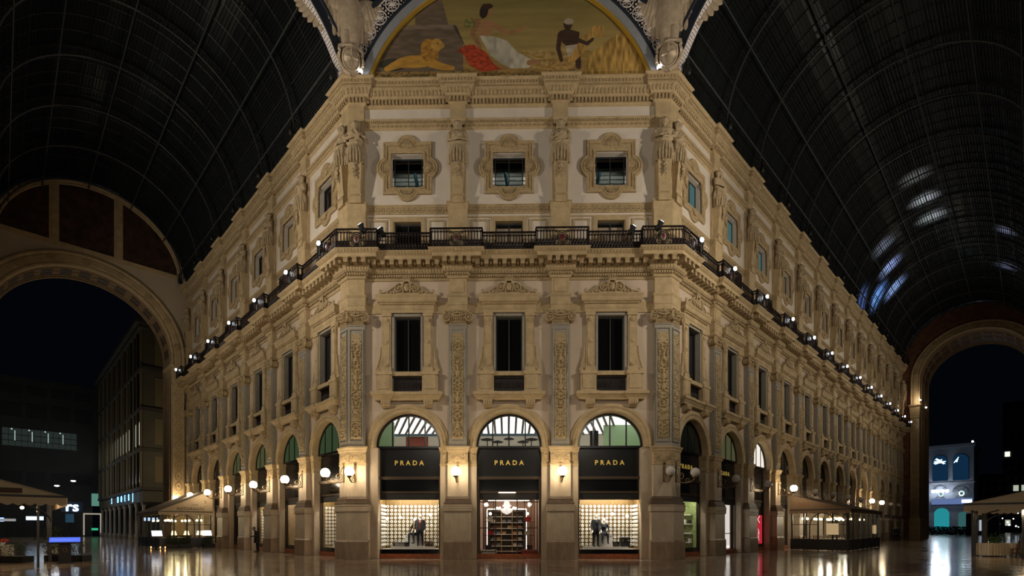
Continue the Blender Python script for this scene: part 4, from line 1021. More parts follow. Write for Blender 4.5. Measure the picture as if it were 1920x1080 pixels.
# mannequins ---------------------------------------------------------------
def figure(J, mats, zone, name='body', voxel=.018, hair=None):
    """continuous body from joints J: dict of points"""
    b = MB()
    hp, ch, nk, hd = (Vector(J[k]) for k in ('hip', 'chest', 'neck', 'head'))
    b.tube([hp+Vector((0, 0, -.06)), hp+Vector((0, 0, .06)), (hp+ch)/2, ch, nk-Vector((0, 0, .05))], [.145, .15, .135, .17, .09], 14, flat=.68)
    for s, k in ((-1, 'l'), (1, 'r')):
        sh, el, wr = (Vector(J[k+q]) for q in ('sh', 'el', 'wr')); kn, an = Vector(J[k+'kn']), Vector(J[k+'an']); hj = hp+Vector((s*.09, 0, -.03))
        b.tube([ch+Vector((s*.08, 0, .06)), sh, (sh+el)/2, el, (el+wr)/2, wr], [.09, .072, .058, .048, .045, .034], 10)
        b.tube([hj, (hj+kn)/2, kn, kn+(an-kn)*.35, an], [.105, .088, .065, .062, .045], 12)
        b.tube([an+Vector((0, .04, -.02)), an+Vector((0, -.08, -.05)), an+Vector((0, -.20, -.065))], [.05, .048, .035], 8)
        d = (wr-el).normalized(); b.ball(wr+d*.06, (.038, .03, .045), 8, 6)
        for q in range(4): b.tube([wr+d*.08+Vector((.022*(q-1.5), 0, 0)), wr+d*(.15+.012*(q in (1, 2)))+Vector((.02*(q-1.5), -.015, 0))], [.012, .009], 5)
        b.tube([wr+d*.04+Vector((-s*.03, -.02, 0)), wr+d*.09+Vector((-s*.055, -.03, 0))], [.014, .01], 5)
    b.tube([ch+Vector((0, 0, .06)), nk, hd-Vector((0, 0, .05))], [.08, .055, .055], 10)
    b.ball(hd, (.078, .098, .118), 16, 12); b.ball(hd+Vector((0, -.098, -.012)), (.014, .024, .026), 6, 5); b.ball(hd+Vector((0, -.082, -.052)), (.03, .018, .010), 6, 5)
    for s in (-1, 1): b.ball(hd+Vector((s*.08, .01, 0)), (.012, .022, .032), 6, 5); b.ball(hd+Vector((s*.03, -.082, .018)), (.018, .014, .011), 6, 5)
    return fuse(b, name, mats, voxel, 2, zone)
def standing(dx=0): return dict(hip=(0, 0, .93), chest=(0, 0, 1.32), neck=(0, .0, 1.50), head=(0, -.02, 1.68), lsh=(-.20, 0, 1.42), rsh=(.20, 0, 1.42),
    lel=(-.27, .02, 1.13), rel=(.27, .02, 1.13), lwr=(-.26, -.10, .90), rwr=(.26, -.08, .90), lkn=(-.11, -.02, .50), rkn=(.12, 0, .50), lan=(-.12, .0, .08), ran=(.14, .04, .08))
def seated(): return dict(hip=(0, 0, .55), chest=(0, -.04, .92), neck=(0, -.05, 1.10), head=(0, -.08, 1.28), lsh=(-.20, -.03, 1.02), rsh=(.20, -.03, 1.02),
    lel=(-.27, -.08, .76), rel=(.27, -.08, .76), lwr=(-.1, -.32, .62), rwr=(.12, -.34, .62), lkn=(-.14, -.42, .52), rkn=(.15, -.42, .50), lan=(-.15, -.42, .08), ran=(.17, -.36, .08))
MANQ = mat('white_mannequin', (.80, .78, .76), .3); NAVYC = mat('navy_wool', (.012, .014, .022), .8); BROWNC = mat('brown_knit', (.22, .07, .035), .8); MUST = mat('mustard_knit', (.42, .24, .02), .8)
def zone_stand(c):
    if c.z > 1.47: return 0
    if abs(c.x) > .21 and c.z < .93: return 0
    if c.z > .92 and c.y < -.03 and abs(c.x) < .055: return 2
    return 1
def zone_seat(c):
    if c.z > 1.07: return 0
    if c.z > .6 and c.y < -.1 and abs(c.x) < .055: return 2
    return 1
ST1 = figure(standing(), [MANQ, NAVYC, BROWNC], zone_stand); ST2 = figure(standing(), [MANQ, NAVYC, NAVYC], zone_stand)
SE1 = figure(seated(), [MANQ, NAVYC, MUST], zone_seat); SE2 = figure(seated(), [MANQ, NAVYC, NAVYC], zone_seat)
def coat_me(zt, zb, r):
    b = MB()
    for s in (-1, 1):   # two front panels of an open coat, thick cloth
        pts = []
        for k in range(10): a = radians(-72+ k*18) if s > 0 else radians(252-k*18); pts.append((r*1.28*cos(a), r*.86*sin(a)))
        for (r0, off) in ((1, 0),):
            vs = []
            for z, k in ((zt, .86), ((zt+zb)/2, .94), (zb, 1.08)):
                for x, y in pts: vs.append((x*k, y*k, z))
                for x, y in pts[::-1]: vs.append((x*k*.93, y*k*.93, z))
            n = 20; b.add(vs, [(j*n+i, j*n+(i+1) % n, (j+1)*n+(i+1) % n, (j+1)*n+i) for j in range(2) for i in range(n)]+[list(range(n)), list(range(2*n, 3*n))])
    return b.mesh('coat', NAVYC)
COAT = coat_me(1.44, .86, .2)
def manq(me, loc, rz, label, coat=None):
    t = thing('mannequin', label, 'mannequin', loc, rz, 'shop window mannequins'); ob('body', me, t)
    if coat: ob('coat', coat, t)
    return t
def WL(base, x, y, z=0): return base[0]+Matrix.Rotation(base[1], 3, 'Z') @ Vector((x, y, z))
L_, R_b, C_b = FRB[-1], FRB[1], FRB[0]
manq(ST1, WL(L_, .48, 1.05, .63), .1, 'standing white mannequin in open navy coat over brown sweater', COAT)
manq(SE1, WL(L_, .20, 1.3, .80), -.5, 'seated white mannequin in dark jacket over mustard top, left window')
manq(ST2, WL(R_b, -.62, 1.0, .63), .2, 'standing white mannequin in navy coat and trousers, right window', COAT)
manq(SE2, WL(R_b, -.15, 1.25, .80), .0, 'seated white mannequin in dark suit, right window')
def plinth(loc, sx, sy, h, label, m=DISPW, nm='display_plinth'):
    b = MB(); b.box(-sx, sx, -sy, sy, 0, h-.03); b.box(-sx-.015, sx+.015, -sy-.015, sy+.015, h-.03, h)
    return tag(ob(nm, b.mesh(nm, m), None, loc), label, 'display plinth')
SILV = mat('silver_trunk', (.35, .35, .33), .35, metal=.6); TRUNKB = mat('brown_leather_trunk', (.06, .03, .025), .4)
plinth(WL(L_, .1, 1.1, .50), 1.15, .42, .13, 'long low white display plinth in left shop window'); plinth(WL(R_b, -.1, 1.1, .50), 1.15, .42, .13, 'long low white display plinth in right shop window')
plinth(WL(L_, .1, 1.38, .63), .5, .18, .62, 'white block seat under the seated mannequin, left window'); plinth(WL(R_b, -.15, 1.42, .63), .5, .16, .62, 'white block seat under the seated mannequin, right window')
def bag(loc, s, label, m, rz=0, h=.8):
    t = thing('handbag', label, 'bag', loc, rz); b = MB()
    b.sweep([(-.5*s, -.18*s), (-.5*s, .18*s), (.5*s, .18*s), (.5*s, -.18*s)], [(0, .0), (.02*s, .06*s), (.0, h*s*.6), (-.08*s, h*s)], True); b.box(-.46*s, .46*s, -.15*s, .15*s, .01, h*s*.97); ob('bag_body', b.mesh('bag_body', m), t)
    b = MB(); b.tube([(.25*s*cos(a), -.1*s, h*s+.3*s*sin(a)) for a in [pi*k/10 for k in range(11)]], .025*s, 6); ob('handle', b.mesh('handle', m), t)
    b = MB(); b.box(-.06*s, .06*s, -.21*s, -.17*s, h*s*.5, h*s*.6); ob('clasp', b.mesh('clasp', BRASS), t)
def trunk(loc, sx, sy, sz, label, m, rz=0):
    t = thing('trunk', label, 'trunk', loc, rz); b = MB(); b.box(-sx, sx, -sy, sy, 0, sz*.68); b.box(-sx-.01, sx+.01, -sy-.01, sy+.01, sz*.70, sz)
    ob('trunk_body', b.mesh('trunk_body', m), t)
    for x in (-sx*.6, sx*.6): b = MB(); b.box(x-.02, x+.02, -sy-.03, -sy, sz*.58, sz*.8); ob('latch', b.mesh('latch', BRASS), t)
trunk(WL(L_, -.55, .95, .63), .3, .14, .26, 'silver trunk lying on the plinth of the left window', SILV)
trunk(WL(L_, 1.0, .95, .63), .2, .14, .28, 'brown leather trunk beside the standing mannequin', TRUNKB)
trunk(WL(R_b, .95, 1.0, .63), .24, .2, .5, 'black upright trunk at the right end of the right window', BLK)
bag(WL(R_b, .45, .92, .63), .34, 'black handbag on the plinth beside the black trunk', BLK)
bag(WL(L_, -.82, 1.1, .50), .4, 'brown bag standing at the left end of the left window', TRUNKB)
bag(WL(L_, -.2, .85, .63), .26, 'small black handbag on the plinth beneath the seated mannequin', BLK)
BALLL = emis('lit_ball_lamp', (1, .93, .82), 9)
def pendant(loc, label, r=.075):
    t = thing('ball_lamp', label, 'lamp', loc); ob('globe', MB().ball((0, 0, 0), r, 12, 8).mesh('globe', BALLL), t)
    ob('rod', MB().tube([(0, 0, r), (0, 0, 3.18-loc[2])], .008, 5).mesh('rod', BRASS), t)
for bs, nm, L2 in ((L_, 'left', ((-1.3, .9, 2.15, 'leftmost'), (-.65, 1.2, 2.22, 'second'), (1.05, 1.1, 2.38, 'rightmost'))), (R_b, 'right', ((.32, 1.2, 2.42, 'middle'), (1.1, 1.1, 2.30, 'rightmost')))):
    for x, y, z, q in L2: pendant(WL(bs, x, y, z), 'small lit ball lamp, %s in the %s shop window' % (q, nm))
# ---- entrance bay
ent = shopfront(*C_b, 'black shop entrance front between the two ring-backed display windows', base=False)
ROSE_W = mat('rose_lacquer_wall', (.55, .33, .22), .4); MIRR = mat('bronze_mirror', (.5, .42, .33), .1, metal=.9)
FLRW = mat('shop_chequer_floor', (.35, .30, .25), .15)
room(ent, 6.5, .26, 3.45, 1.6, [ROSE_W, WHITE, FLRW], 'shop_interior')
b = MB()
for x in (-1.58, -.72, .44, 1.52): b.box(x-.03, x+.03, .5, .58, .26, 3.5)
b.box(-1.6, 1.6, .46, .6, 3.40, 3.5)
for s in (-1, 1): b.box(min(s*.75, s*1.6), max(s*.75, s*1.6), .5, .56, 3.02, 3.07)
b.box(-1.58, -.72, .5, .55, 1.62, 1.67); b.box(.44, 1.55, .5, .55, 1.62, 1.67); b.box(-1.58, -.72, .5, .55, .34, .40); b.box(.44, 1.55, .5, .55, .34, .40)
for x in (-1.25, 1.18): b.box(x-.015, x+.015, .5, .54, .4, 3.4)
ob('door_frame', b.mesh('door_frame', mat('bronze_door_frame', (.10, .06, .035), .3, metal=.8)), ent)
STEPM = MB().box(-1.7, 1.7, .34, 2.2, .0, .26).mesh('stone_base', REDG); ob('stone_base', STEPM, ent)
for nm, x0, x1 in (('shop_window_pane', -1.55, -.75), ('shop_window_pane', .47, 1.5)): ob(nm, MB().box(x0, x1, .53, .54, .4, 3.4).mesh(nm, PANE), ent)
b = MB(); b.box(-.55, .35, .30, .42, 3.52, 3.56); ob('door_light', b.mesh('door_light', emis('door_downlight', (1, .72, .45), 9)), ent)
def chandelier(loc):
    t = thing('chandelier', 'white crystal chandelier hanging inside the shop entrance', 'chandelier', loc)
    b = MB(); b.lathe([(.02, .75), (.06, .72), (.10, .5), (.2, .22), (.28, .2), (.14, .05), (.24, .02), (.38, -.02), (.36, -.10), (.22, -.24), (.05, -.32), (0, -.33)], n=18)
    ob('crystal_basket', b.mesh('crystal_basket', mat('lit_crystal', (.8, .78, .74), .3, emit=(1, .93, .84), estr=.7)), t)
    for k in range(8):
        a = 2*pi*k/8; ob('lamp_bulb', MB().ball((.56*cos(a), .56*sin(a), .05), .06, 8, 6).mesh('lamp_bulb', BALLL), t)
        ob('arm', MB().tube([(.34*cos(a), .34*sin(a), -.02), (.5*cos(a), .5*sin(a), -.10), (.56*cos(a), .56*sin(a), .0)], .014, 5).mesh('arm', BRASS), t)
chandelier(WL(C_b, -.12, 2.6, 2.75))
shelf_c = [mat('bag_'+n, c, .5) for n, c in (('black', (.02, .02, .02)), ('tan', (.42, .24, .12)), ('cream', (.55, .48, .38)), ('grey', (.2, .2, .2)), ('brown', (.12, .05, .03)))]
cab = thing('display_cabinet', 'tall bronze cabinet of shelves at the back of the shop entrance', 'cabinet', WL(C_b, -.12, 4.6, .26))
b = MB(); b.box(-1.15, -1.0, -.3, .3, 0, 2.35); b.box(1.0, 1.15, -.3, .3, 0, 2.35); b.box(-1.15, 1.15, -.3, .3, 2.35, 2.5); b.box(-1.0, 1.0, .25, .3, 0, 2.35); ob('cabinet_frame', b.mesh('cabinet_frame', mat('dark_bronze_cabinet', (.05, .035, .025), .3, metal=.6)), cab)
for x in (-.33, .33): ob('divider', MB().box(x-.02, x+.02, -.3, .25, 0, 2.35).mesh('divider', BRASS), cab)
for k in range(6): ob('shelf', MB().box(-1.0, 1.0, -.28, .25, .25+.36*k, .28+.36*k).mesh('shelf', WHITE), cab)
ob('strip_light', MB().box(-1.2, 1.2, -.34, -.31, 2.50, 2.56).mesh('strip_light', STRIPW), cab)
for s in (-1, 1): ob('strip_light', MB().box(s*1.2-.02, s*1.2+.02, -.36, -.33, .1, 2.5).mesh('strip_light', STRIPW), cab)
rr = random.Random(3)
MB_BAG = []
for m in shelf_c:
    b = MB(); b.sweep([(-.11, -.06), (-.11, .06), (.11, .06), (.11, -.06)], [(0, 0), (.01, .03), (-.02, .15)], True); b.box(-.1, .1, -.05, .05, 0, .145); b.tube([(.06*cos(a), 0, .15+.06*sin(a)) for a in [pi*k/6 for k in range(7)]], .008, 4)
    MB_BAG.append(b.mesh('handbag', m))
CN = ['black', 'tan', 'cream', 'grey', 'brown']; RN = ['bottom', 'second', 'third', 'fourth', 'fifth', 'top']; CP = ['far left', 'left', 'left centre', 'right centre', 'right', 'far right']
for k in range(6):
    for j in range(6):
        if rr.random() < .12: continue
        q = rr.randrange(5); o = ob('handbag', MB_BAG[q], None, WL(C_b, -.12-.83+.33*j, 4.5, .26+.28+.36*k), rr.uniform(-.2, .2)); tag(o, 'small %s handbag on the %s shelf of the cabinet, %s' % (CN[q], RN[k], CP[j]), 'bag', 'handbags on the cabinet shelves')
for s, nm in ((-1, 'left'), (1, 'right')):
    st = thing('display_stand', 'slim bronze display stand inside the %s entrance window' % nm, 'stand', WL(C_b, s*1.13, 1.2, .26))
    for x in (-.28, .28): ob('post', MB().tube([(x, 0, 0), (x, 0, 2.9)], .018, 6).mesh('post', BRONZE), st)
    for z in (.05, .98, 1.72): ob('tray', MB().box(-.3, .3, -.18, .18, z, z+.025).mesh('tray', MIRR), st)
    b = MB(); b.box(-.42, .42, -.2, .2, 0, .2); tag(ob('display_box', b.mesh('display_box', WHITE if s < 0 else RED), None, WL(C_b, s*1.1, .85, .26)), '%s display box at the foot of the %s entrance window' % ('white' if s < 0 else 'red', nm), 'box')
    bag(WL(C_b, s*1.12, .85, .46), .3, 'black handbag on the display box in the %s entrance window' % nm, BLK)
    bag(WL(C_b, s*1.0, 1.2, 1.265), .26, '%s bag on the middle tray of the %s entrance window' % ('red' if s < 0 else 'cream', nm), RED if s < 0 else shelf_c[2])
    bag(WL(C_b, s*1.05, 1.2, 2.005), .3, '%s bag on the upper tray of the %s entrance window' % ('cream' if s < 0 else 'red', nm), RED if s > 0 else shelf_c[2])
    pendant(WL(C_b, s*1.05, 1.9, 2.45), 'small lit ball lamp inside the %s entrance window' % nm, .08)
fixture(ent, None, -1.3, 1.3, .9, 3.40, 10); fixture(ent, None, -1.3, 1.3, 3.2, 3.40, 9); fixture(ent, None, -1.3, 1.3, 5.6, 3.40, 7)
# ---- rooms behind the three front fanlights
GREENW = mat('pale_green_wall', (.34, .50, .28), .6); STRP = mat('grey_ceiling_beam', (.22, .18, .16), .7); CREAMW = mat('cream_wall', (.62, .55, .45), .7); RUST = mat('rust_wall', (.30, .07, .04), .6); BLUEP = mat('blue_grey_valance', (.10, .16, .19), .7)
for kk in (-1, 0, 1):
    bs = FRB[kk]; nm = {-1: 'left', 0: 'middle', 1: 'right'}[kk]
    t = ob('room_interior', None, None, bs[0]); t['kind'] = 'structure'
    b = MB(); w_ = 2.68
    b.cur = 0; b.add([(-w_, 5.7, 5.9), (w_, 5.7, 5.9), (w_, 5.7, 8.6), (-w_, 5.7, 8.6)], [(0, 1, 2, 3)])
    b.cur = 1; b.add([(-w_, .6, 5.9), (-w_, 6.4, 5.9), (-w_, 6.4, 8.6), (-w_, .6, 8.6)], [(0, 1, 2, 3)]); b.add([(w_, .6, 5.9), (w_, 6.4, 5.9), (w_, 6.4, 8.6), (w_, .6, 8.6)], [(0, 1, 2, 3)])
    b.cur = 2; b.add([(-w_, .6, 5.95), (w_, .6, 5.95), (w_, 6.4, 5.95), (-w_, 6.4, 5.95)], [(0, 1, 2, 3)])
    ob('wall_interior', b.mesh('room_wall', [CREAMW, GREENW, CREAMW]), t)
    ob('luminous_ceiling', MB().add([(-w_, .5, 8.05), (w_, .5, 8.05), (w_, 5.6, 7.62), (-w_, 5.6, 7.62)], [(0, 1, 2, 3)]).mesh('luminous_ceiling', emis('luminous_ceiling_%s' % nm, (1, .97, .93), 1.5)), t)
    for i in range(-6, 7):
        if kk == 1 and i > 0: continue
        sl = {-1: .55, 0: .0, 1: -.5}[kk]
        ob('ceiling_beam', MB().add([(.42*i-.06, .6, 7.92), (.42*i+.06, .6, 7.92), (.42*i+.06, .6, 8.0), (.42*i-.06, .6, 8.0), (.42*i-.06-sl*3, 5.55, 7.52), (.42*i+.06-sl*3, 5.55, 7.52), (.42*i+.06-sl*3, 5.55, 7.6), (.42*i-.06-sl*3, 5.55, 7.6)], [(0, 1, 2, 3), (4, 5, 6, 7), (0, 1, 5, 4), (1, 2, 6, 5), (3, 0, 4, 7)]).mesh('ceiling_beam', STRP), t)
    if kk < 1: ob('valance', MB().box(-1.9, 2.4, 3.9, 4.0, 7.2, 7.34).mesh('valance', BLUEP), t)
    if kk == -1: ob('rust_panel', MB().box(-.9, .45, 4.1, 4.2, 5.95, 7.2).mesh('rust_panel', RUST), t); ob('green_screen', MB().box(-2.4, -1.25, 2.4, 2.5, 5.95, 7.75).mesh('green_screen', GREENW), t)
    if kk == 1: ob('green_screen', MB().box(.25, 2.5, 3.4, 3.5, 5.95, 7.75).mesh('green_screen', GREENW), t); ob('black_screen', MB().box(-.9, -.45, 1.2, 1.3, 5.95, 7.0).mesh('black_screen', BLK), t)
    if kk == 0:
        for q, (x, y, z, r) in enumerate(((-1.2, 1.4, 6.55, .38), (-.65, 1.9, 6.5, .34), (-.0, 1.6, 6.62, .3), (.8, 1.9, 6.5, .34), (1.25, 1.4, 6.55, .38))):
            u = thing('dish_lamp', 'dark round table lamp behind the middle fanlight, %s from the left' % order[q], 'lamp', WL(bs, x, y, 5.95))
            ob('shade', MB().lathe([(.05, z-5.95+.1), (r*.6, z-5.95+.05), (r, z-5.95), (r*.9, z-5.95-.03)], n=16).mesh('shade', BLK), u); ob('stem', MB().tube([(0, 0, 0), (0, 0, z-5.95+.05)], .025, 6).mesh('stem', BLK), u)
            ob('base', MB().lathe([(.12, 0), (.12, .02), (.03, .04)], n=12).mesh('base', BLK), u)
# ---- fanlights of every bay
FGREEN = emis('green_lit_fanlight_glass', (.13, .20, .09), .26); FYEL = emis('yellow_lit_fanlight_glass', (.24, .24, .11), .26); FDIM = mat('dim_green_glass', (.02, .025, .018), .12); FWHT = emis('white_lit_fanlight', (1, .93, .82), .95); FRED = mat('dark_red_blind', (.03, .008, .008), .3)
FBK = {n: fan_panes(m) for n, m in (('g', FGREEN), ('y', FYEL), ('d', DARKGL), ('t', FDIM), ('w', FWHT), ('r', FRED))}
fmap = {('left', 0): 'g', ('left', 1): 'g', ('left', 2): 'y', ('left', 3): 'y', ('left', 4): 't', ('left', 5): 't', ('right', 0): 't', ('right', 1): 'y', ('right', 2): 'w', ('right', 3): 't', ('right', 6): 'r', ('right', 8): 'r'}
for kind, k, loc, rz, wd in bays:
    p = ob('fanlight', FANF, BLD, loc, rz)
    for q in (FP_CLEAR if kind == 'front' else FBK[fmap.get((kind, k), 'd')]): ob('fanlight_pane', q, p)
# ================================================================ shopfronts of the side facades
GREENBK = mat('green_leafy_backdrop', (.20, .26, .09), .6, var=.5, scale=9)
WARMBK = mat('warm_shop_back', (.40, .27, .14), .5, var=.3, scale=6); DARKBK = mat('dark_shop_back', (.05, .045, .04), .5)
def wing_shop(kind, k, loc, rz, style, label):
    t = shopfront(loc, rz, label, sign=(kind == 'right' and k < 2))
    if style != 'door': ob('window_base', SILLB, t)
    ob('shop_window_pane', PANE_B if style != 'dark' else SHADEP, t)
    if style == 'rings': room(t, 1.6, .5, 3.5, 1.6, [GOLDBK, GOLDBK, DISPW]); rings(t, 1.58, .62, 3.1, 1.55, .62); fixture(t, None, -1.4, 1.4, .62, 3.47, 60); ob('display_block', MB().box(-.9, .9, .8, 1.2, .5, .8).mesh('display_block', DISPW), t)
    elif style == 'warm':
        room(t, 2.6, .27, 3.5, 1.6, [WARMBK, WHITE, FLRW]); fixture(t, None, -1.4, 1.4, .62, 3.47, 26)
        for z in (1.0, 1.6, 2.2): ob('shelf', MB().box(-1.5, 1.5, 2.2, 2.5, z, z+.04).mesh('shelf', BRASS), t)
        for i in range(9): ob('display_item', MB().box(-1.3+.32*i-.07, -1.3+.32*i+.07, 2.25, 2.4, (1.04, 1.64, 2.24)[i % 3], (1.04, 1.64, 2.24)[i % 3]+.2).mesh('display_item', shelf_c[i % 5]), t)
        ob('door_post', MB().box(-.05, .05, .5, .58, .26, 3.2).mesh('door_post', BRONZE), t)
    elif style == 'green':
        for xs_ in (-1.55, 1.25):
            for z in (.75, 1.3, 1.85, 2.4): ob('shelf', MB().box(xs_, xs_+.3, .75, 2.1, z, z+.05).mesh('shelf', WHITE), t)
            for i in range(8): ob('display_item', MB().box(xs_+.05, xs_+.22, .85+.3*(i//2)-.06, .85+.3*(i//2)+.06, (.8, 1.9)[i % 2], (1.0, 2.15)[i % 2]).mesh('display_item', (WHITE, BLK, BRASS)[i % 3]), t)
        room(t, 2.2, .27, 3.5, 1.6, [GREENBK, WHITE, FLRW]); fixture(t, None, -1.4, 1.4, .62, 3.47, 50)
        for z in (.9, 1.5, 2.1): ob('shelf', MB().box(-1.4, .9, 1.8, 2.1, z, z+.05).mesh('shelf', WHITE), t)
        for i in range(10): ob('display_item', MB().lathe([(.06, 0), (.09, .08), (.05, .2), (.03, .24)], (-1.2+.22*i, 1.9, (.95, 1.55, 2.15)[i % 3]), 8).mesh('display_item', WHITE if i % 2 else BLK), t)
        ob('display_table', MB().box(-1.2, .6, .9, 1.4, .27, 1.0).mesh('display_table', BLK), t)
    elif style == 'door':
        for x in (-1.45, -.48, .49): ob('lit_door_panel', MB().box(x, x+.90, .62, .64, .3, 3.14).mesh('lit_door_panel', emis('lit_frosted_door_%d' % len(MATS), (1, .90, .82), 1.0)), t)
        b = MB(); [b.box(x-.03, x+.03, .56, .62, .26, 3.16) for x in (-1.5, -.5, .47, 1.45)]; b.box(-1.5, 1.5, .57, .6, 1.25, 1.30); ob('door_frame', b.mesh('door_frame', BRONZE), t)
    elif style == 'banner':
        room(t, 2.4, .27, 3.2, 1.6, [DARKBK, DARKBK, DARKBK]); b = MB(); b.box(.0, 1.4, .40, .42, .3, 2.55); o = ob('banner', b.mesh('banner', emis('backlit_red_banner', (.62, .03, .05), .7)), t, label='red vertical banner')
        tx = text_me('imar', .5, .004, emis('banner_white', (1, .9, .88), .8)); tx.transform(Matrix.Rotation(-pi/2, 4, 'Y')); ob('banner_lettering', tx, o, (.65, .39, 1.15))
        b = MB(); b.sweep([(.9, 2.0), (.5, 2.25), (.9, 2.5)], [(-.04, .385), (.04, .385)], plane='xz'); ob('arrow_sign', b.mesh('arrow_sign', MATS['banner_white']), o)
        ob('upper_glass', MB().box(-1.5, 1.5, .52, .53, 2.5, 4.2).mesh('upper_glass', mat('blue_grey_glass', (.06, .09, .09), .15)), t)
    else: room(t, 1.6, .27, 3.2, 1.6, [DARKBK, DARKBK, DARKBK])
    return t
SHADEP = MB().box(-1.6, 1.6, .50, .51, .5, 3.16).mesh('shop_window_pane', GPANE)
styles = {('left', 0): ('rings', 'black shopfront with white ring display beside the left corner pier'), ('left', 1): ('warm', 'black shopfront with warm lit bronze doorway, second on the left facade'),
          ('left', 2): ('rings', 'third shopfront of the left facade with a small ring display'), ('left', 3): ('dark', 'dark closed shopfront, fourth on the left facade'),
          ('left', 4): ('warm', 'fifth shopfront of the left facade, behind the left glass pavilion'), ('left', 5): ('warm', 'last shopfront of the left facade beside the great arch'),
          ('right', 0): ('green', 'black shopfront with green lit shelves beside the right corner pier'), ('right', 1): ('door', 'black shopfront with tall white lit doors on the right facade'),
          ('right', 2): ('banner', 'dark shopfront with red vertical banner on the right facade')}
for kind, k, loc, rz, wd in bays:
    if kind == 'front': continue
    st, lb = styles.get((kind, k), ('dark' if k > 7 else 'warm', 'dark shopfront, %s on the right facade from the corner' % order[k]))
    wing_shop(kind, k, loc, rz, st, lb)
# ================================================================ floor
b = MB(); b.add([(-130, -40, 0), (150, -40, 0), (150, 150, 0), (-130, 150, 0)], [(0, 1, 2, 3)])
FLO = ob('floor', b.mesh('floor', FLOORM)); FLO['kind'] = 'structure'; FLO.location.z = -.006
rr = random.Random(11); ns = 0
smesh = {}
def slab(x, y, w_, d_, mi, rz=0, nm='paving_slab'):
    key_ = (round(w_, 3), round(d_, 3), mi)
    if key_ not in smesh: smesh[key_] = MB().ext([(-w_/2+.004, -d_/2+.004), (w_/2-.004, -d_/2+.004), (w_/2-.004, d_/2-.004), (-w_/2+.004, d_/2-.004)], -.004, .005).mesh(nm, SLABS[mi])
    o = ob(nm, smesh[key_], FLO, (x, y, .006), rz)
for j in range(9):
    y = -9.35+1.02*j
    hw = (y+27)*1.0+1.5
    for i in range(-16, 17):
        x = i*1.55+(.77 if j % 2 else 0)
        if abs(x) > min(hw, 19) or ns > 285: continue
        if y > -1.4 and abs(x) > 8.3: continue
        mi = 3 if (j in (2,) and i % 3 == 0) else (2 if (i+2*j) % 7 == 0 else (1 if (i*3+j) % 4 == 0 else 0))
        slab(x, y, 1.55, 1.02, mi, 0); ns += 1
# ================================================================ glazed barrel roofs of the two arcades
RR = 6.45; Z0 = 25.1; RB = 7.05
def roof(sd, tend):
    root = ob('ceiling', None); root['kind'] = 'structure'
    def P(t, phi, r): return wp(sd, t, 7.25-r*cos(radians(phi)), Z0+r*sin(radians(phi)))
    n = int((tend-.2)/1.3125)
    b = MB(); phs = [180*i/28 for i in range(29)]
    for i in range(28):        # one strip of panes per angle step
        b.add([P(-.1, phs[i], RB), P(tend, phs[i], RB), P(tend, phs[i+1], RB), P(-.1, phs[i+1], RB)], [(0, 1, 2, 3)])
    b.mi = [(1 if (i % 3 == 0) else 0) for i in range(28)]
    ob('glass_vault', b.mesh('glass_vault', [RGLASS, RGLASSG]), root)
    def bar(nm, a, c, wd, dp, m, kind=None): pass
    # glazing bars (too fine to pick apart): along the length and round the vault
    b = MB(); N_ = 120
    for i in range(N_+1):
        ph = 180*i/N_; a0, a1 = P(-.1, ph, RB-.02), P(tend, ph, RB-.02); b.tube([a0, a1], (.034 if i % 8 else .06), 3, caps=False)
    t = .44
    while t < tend:
        b.tube([P(t, 180*i/28, RB-.03) for i in range(29)], .035, 3, caps=False); t += SW/4
    ob('glazing_bar', b.mesh('glazing_bar', GBARM), root, kind='stuff')
    # main ribs, one for every bay; each with outer chord and web
    k = 0; t = .44
    while t < tend-.3:
        b = MB(); b.tube([P(t, i*180/36, RR) for i in range(37)], .065, 6, flat=1); rib = ob('rib', b.mesh('rib', RIBM), root)
        b = MB(); b.tube([P(t, i*180/36, RR+.48) for i in range(37)], .04, 4)
        ob('outer_chord', b.mesh('outer_chord', GBARM), rib)
        b = MB()
        for i in range(36): b.tube([P(t, i*5, RR), P(t, i*5+2.5, RR+.48), P(t, i*5+5, RR)], .018, 3, caps=False)
        ob('web', b.mesh('web', GBARM), rib, kind='stuff')
        b = MB(); q = wp(sd, t, 1.0, 25.1); b.ball((q.x, q.y, 25.25), (.16, .16, .24), 8, 6); b.ball((q.x, q.y, 25.62), (.10, .10, .16), 8, 6); b.tube([(q.x, q.y, 25.1), (q.x, q.y, 25.9)], [.14, .05], 8)
        ob('rib_foot', b.mesh('rib_foot', GBARM), rib); t += SW
    for ph in (10, 38, 67, 95, 124, 152):
        b = MB(); b.tube([P(-.1, ph, RR), P(tend, ph, RR)], .05, 6); ob('purlin', b.mesh('purlin', RIBM), root)
    for ph in (24, 53, 81, 110, 138):
        b = MB(); b.tube([P(-.1, ph, RR+.3), P(tend, ph, RR+.3)], .022, 4); ob('tie_rod', b.mesh('tie_rod', GBARM), root)
    # base gutter at both feet
    b = MB(); 
    for d0 in (.15, 13.85): b.tube([wp(sd, -.1, d0, 25.0), wp(sd, tend, d0, 25.0)], .2, 4)
    ob('gutter', b.mesh('gutter', GBARM), root)
    return root
TL, TR = T0+SW*(NL-.5)+1.0, T0+SW*(NR-.5)+1.0
roof(-1, TL); roof(1, TR)
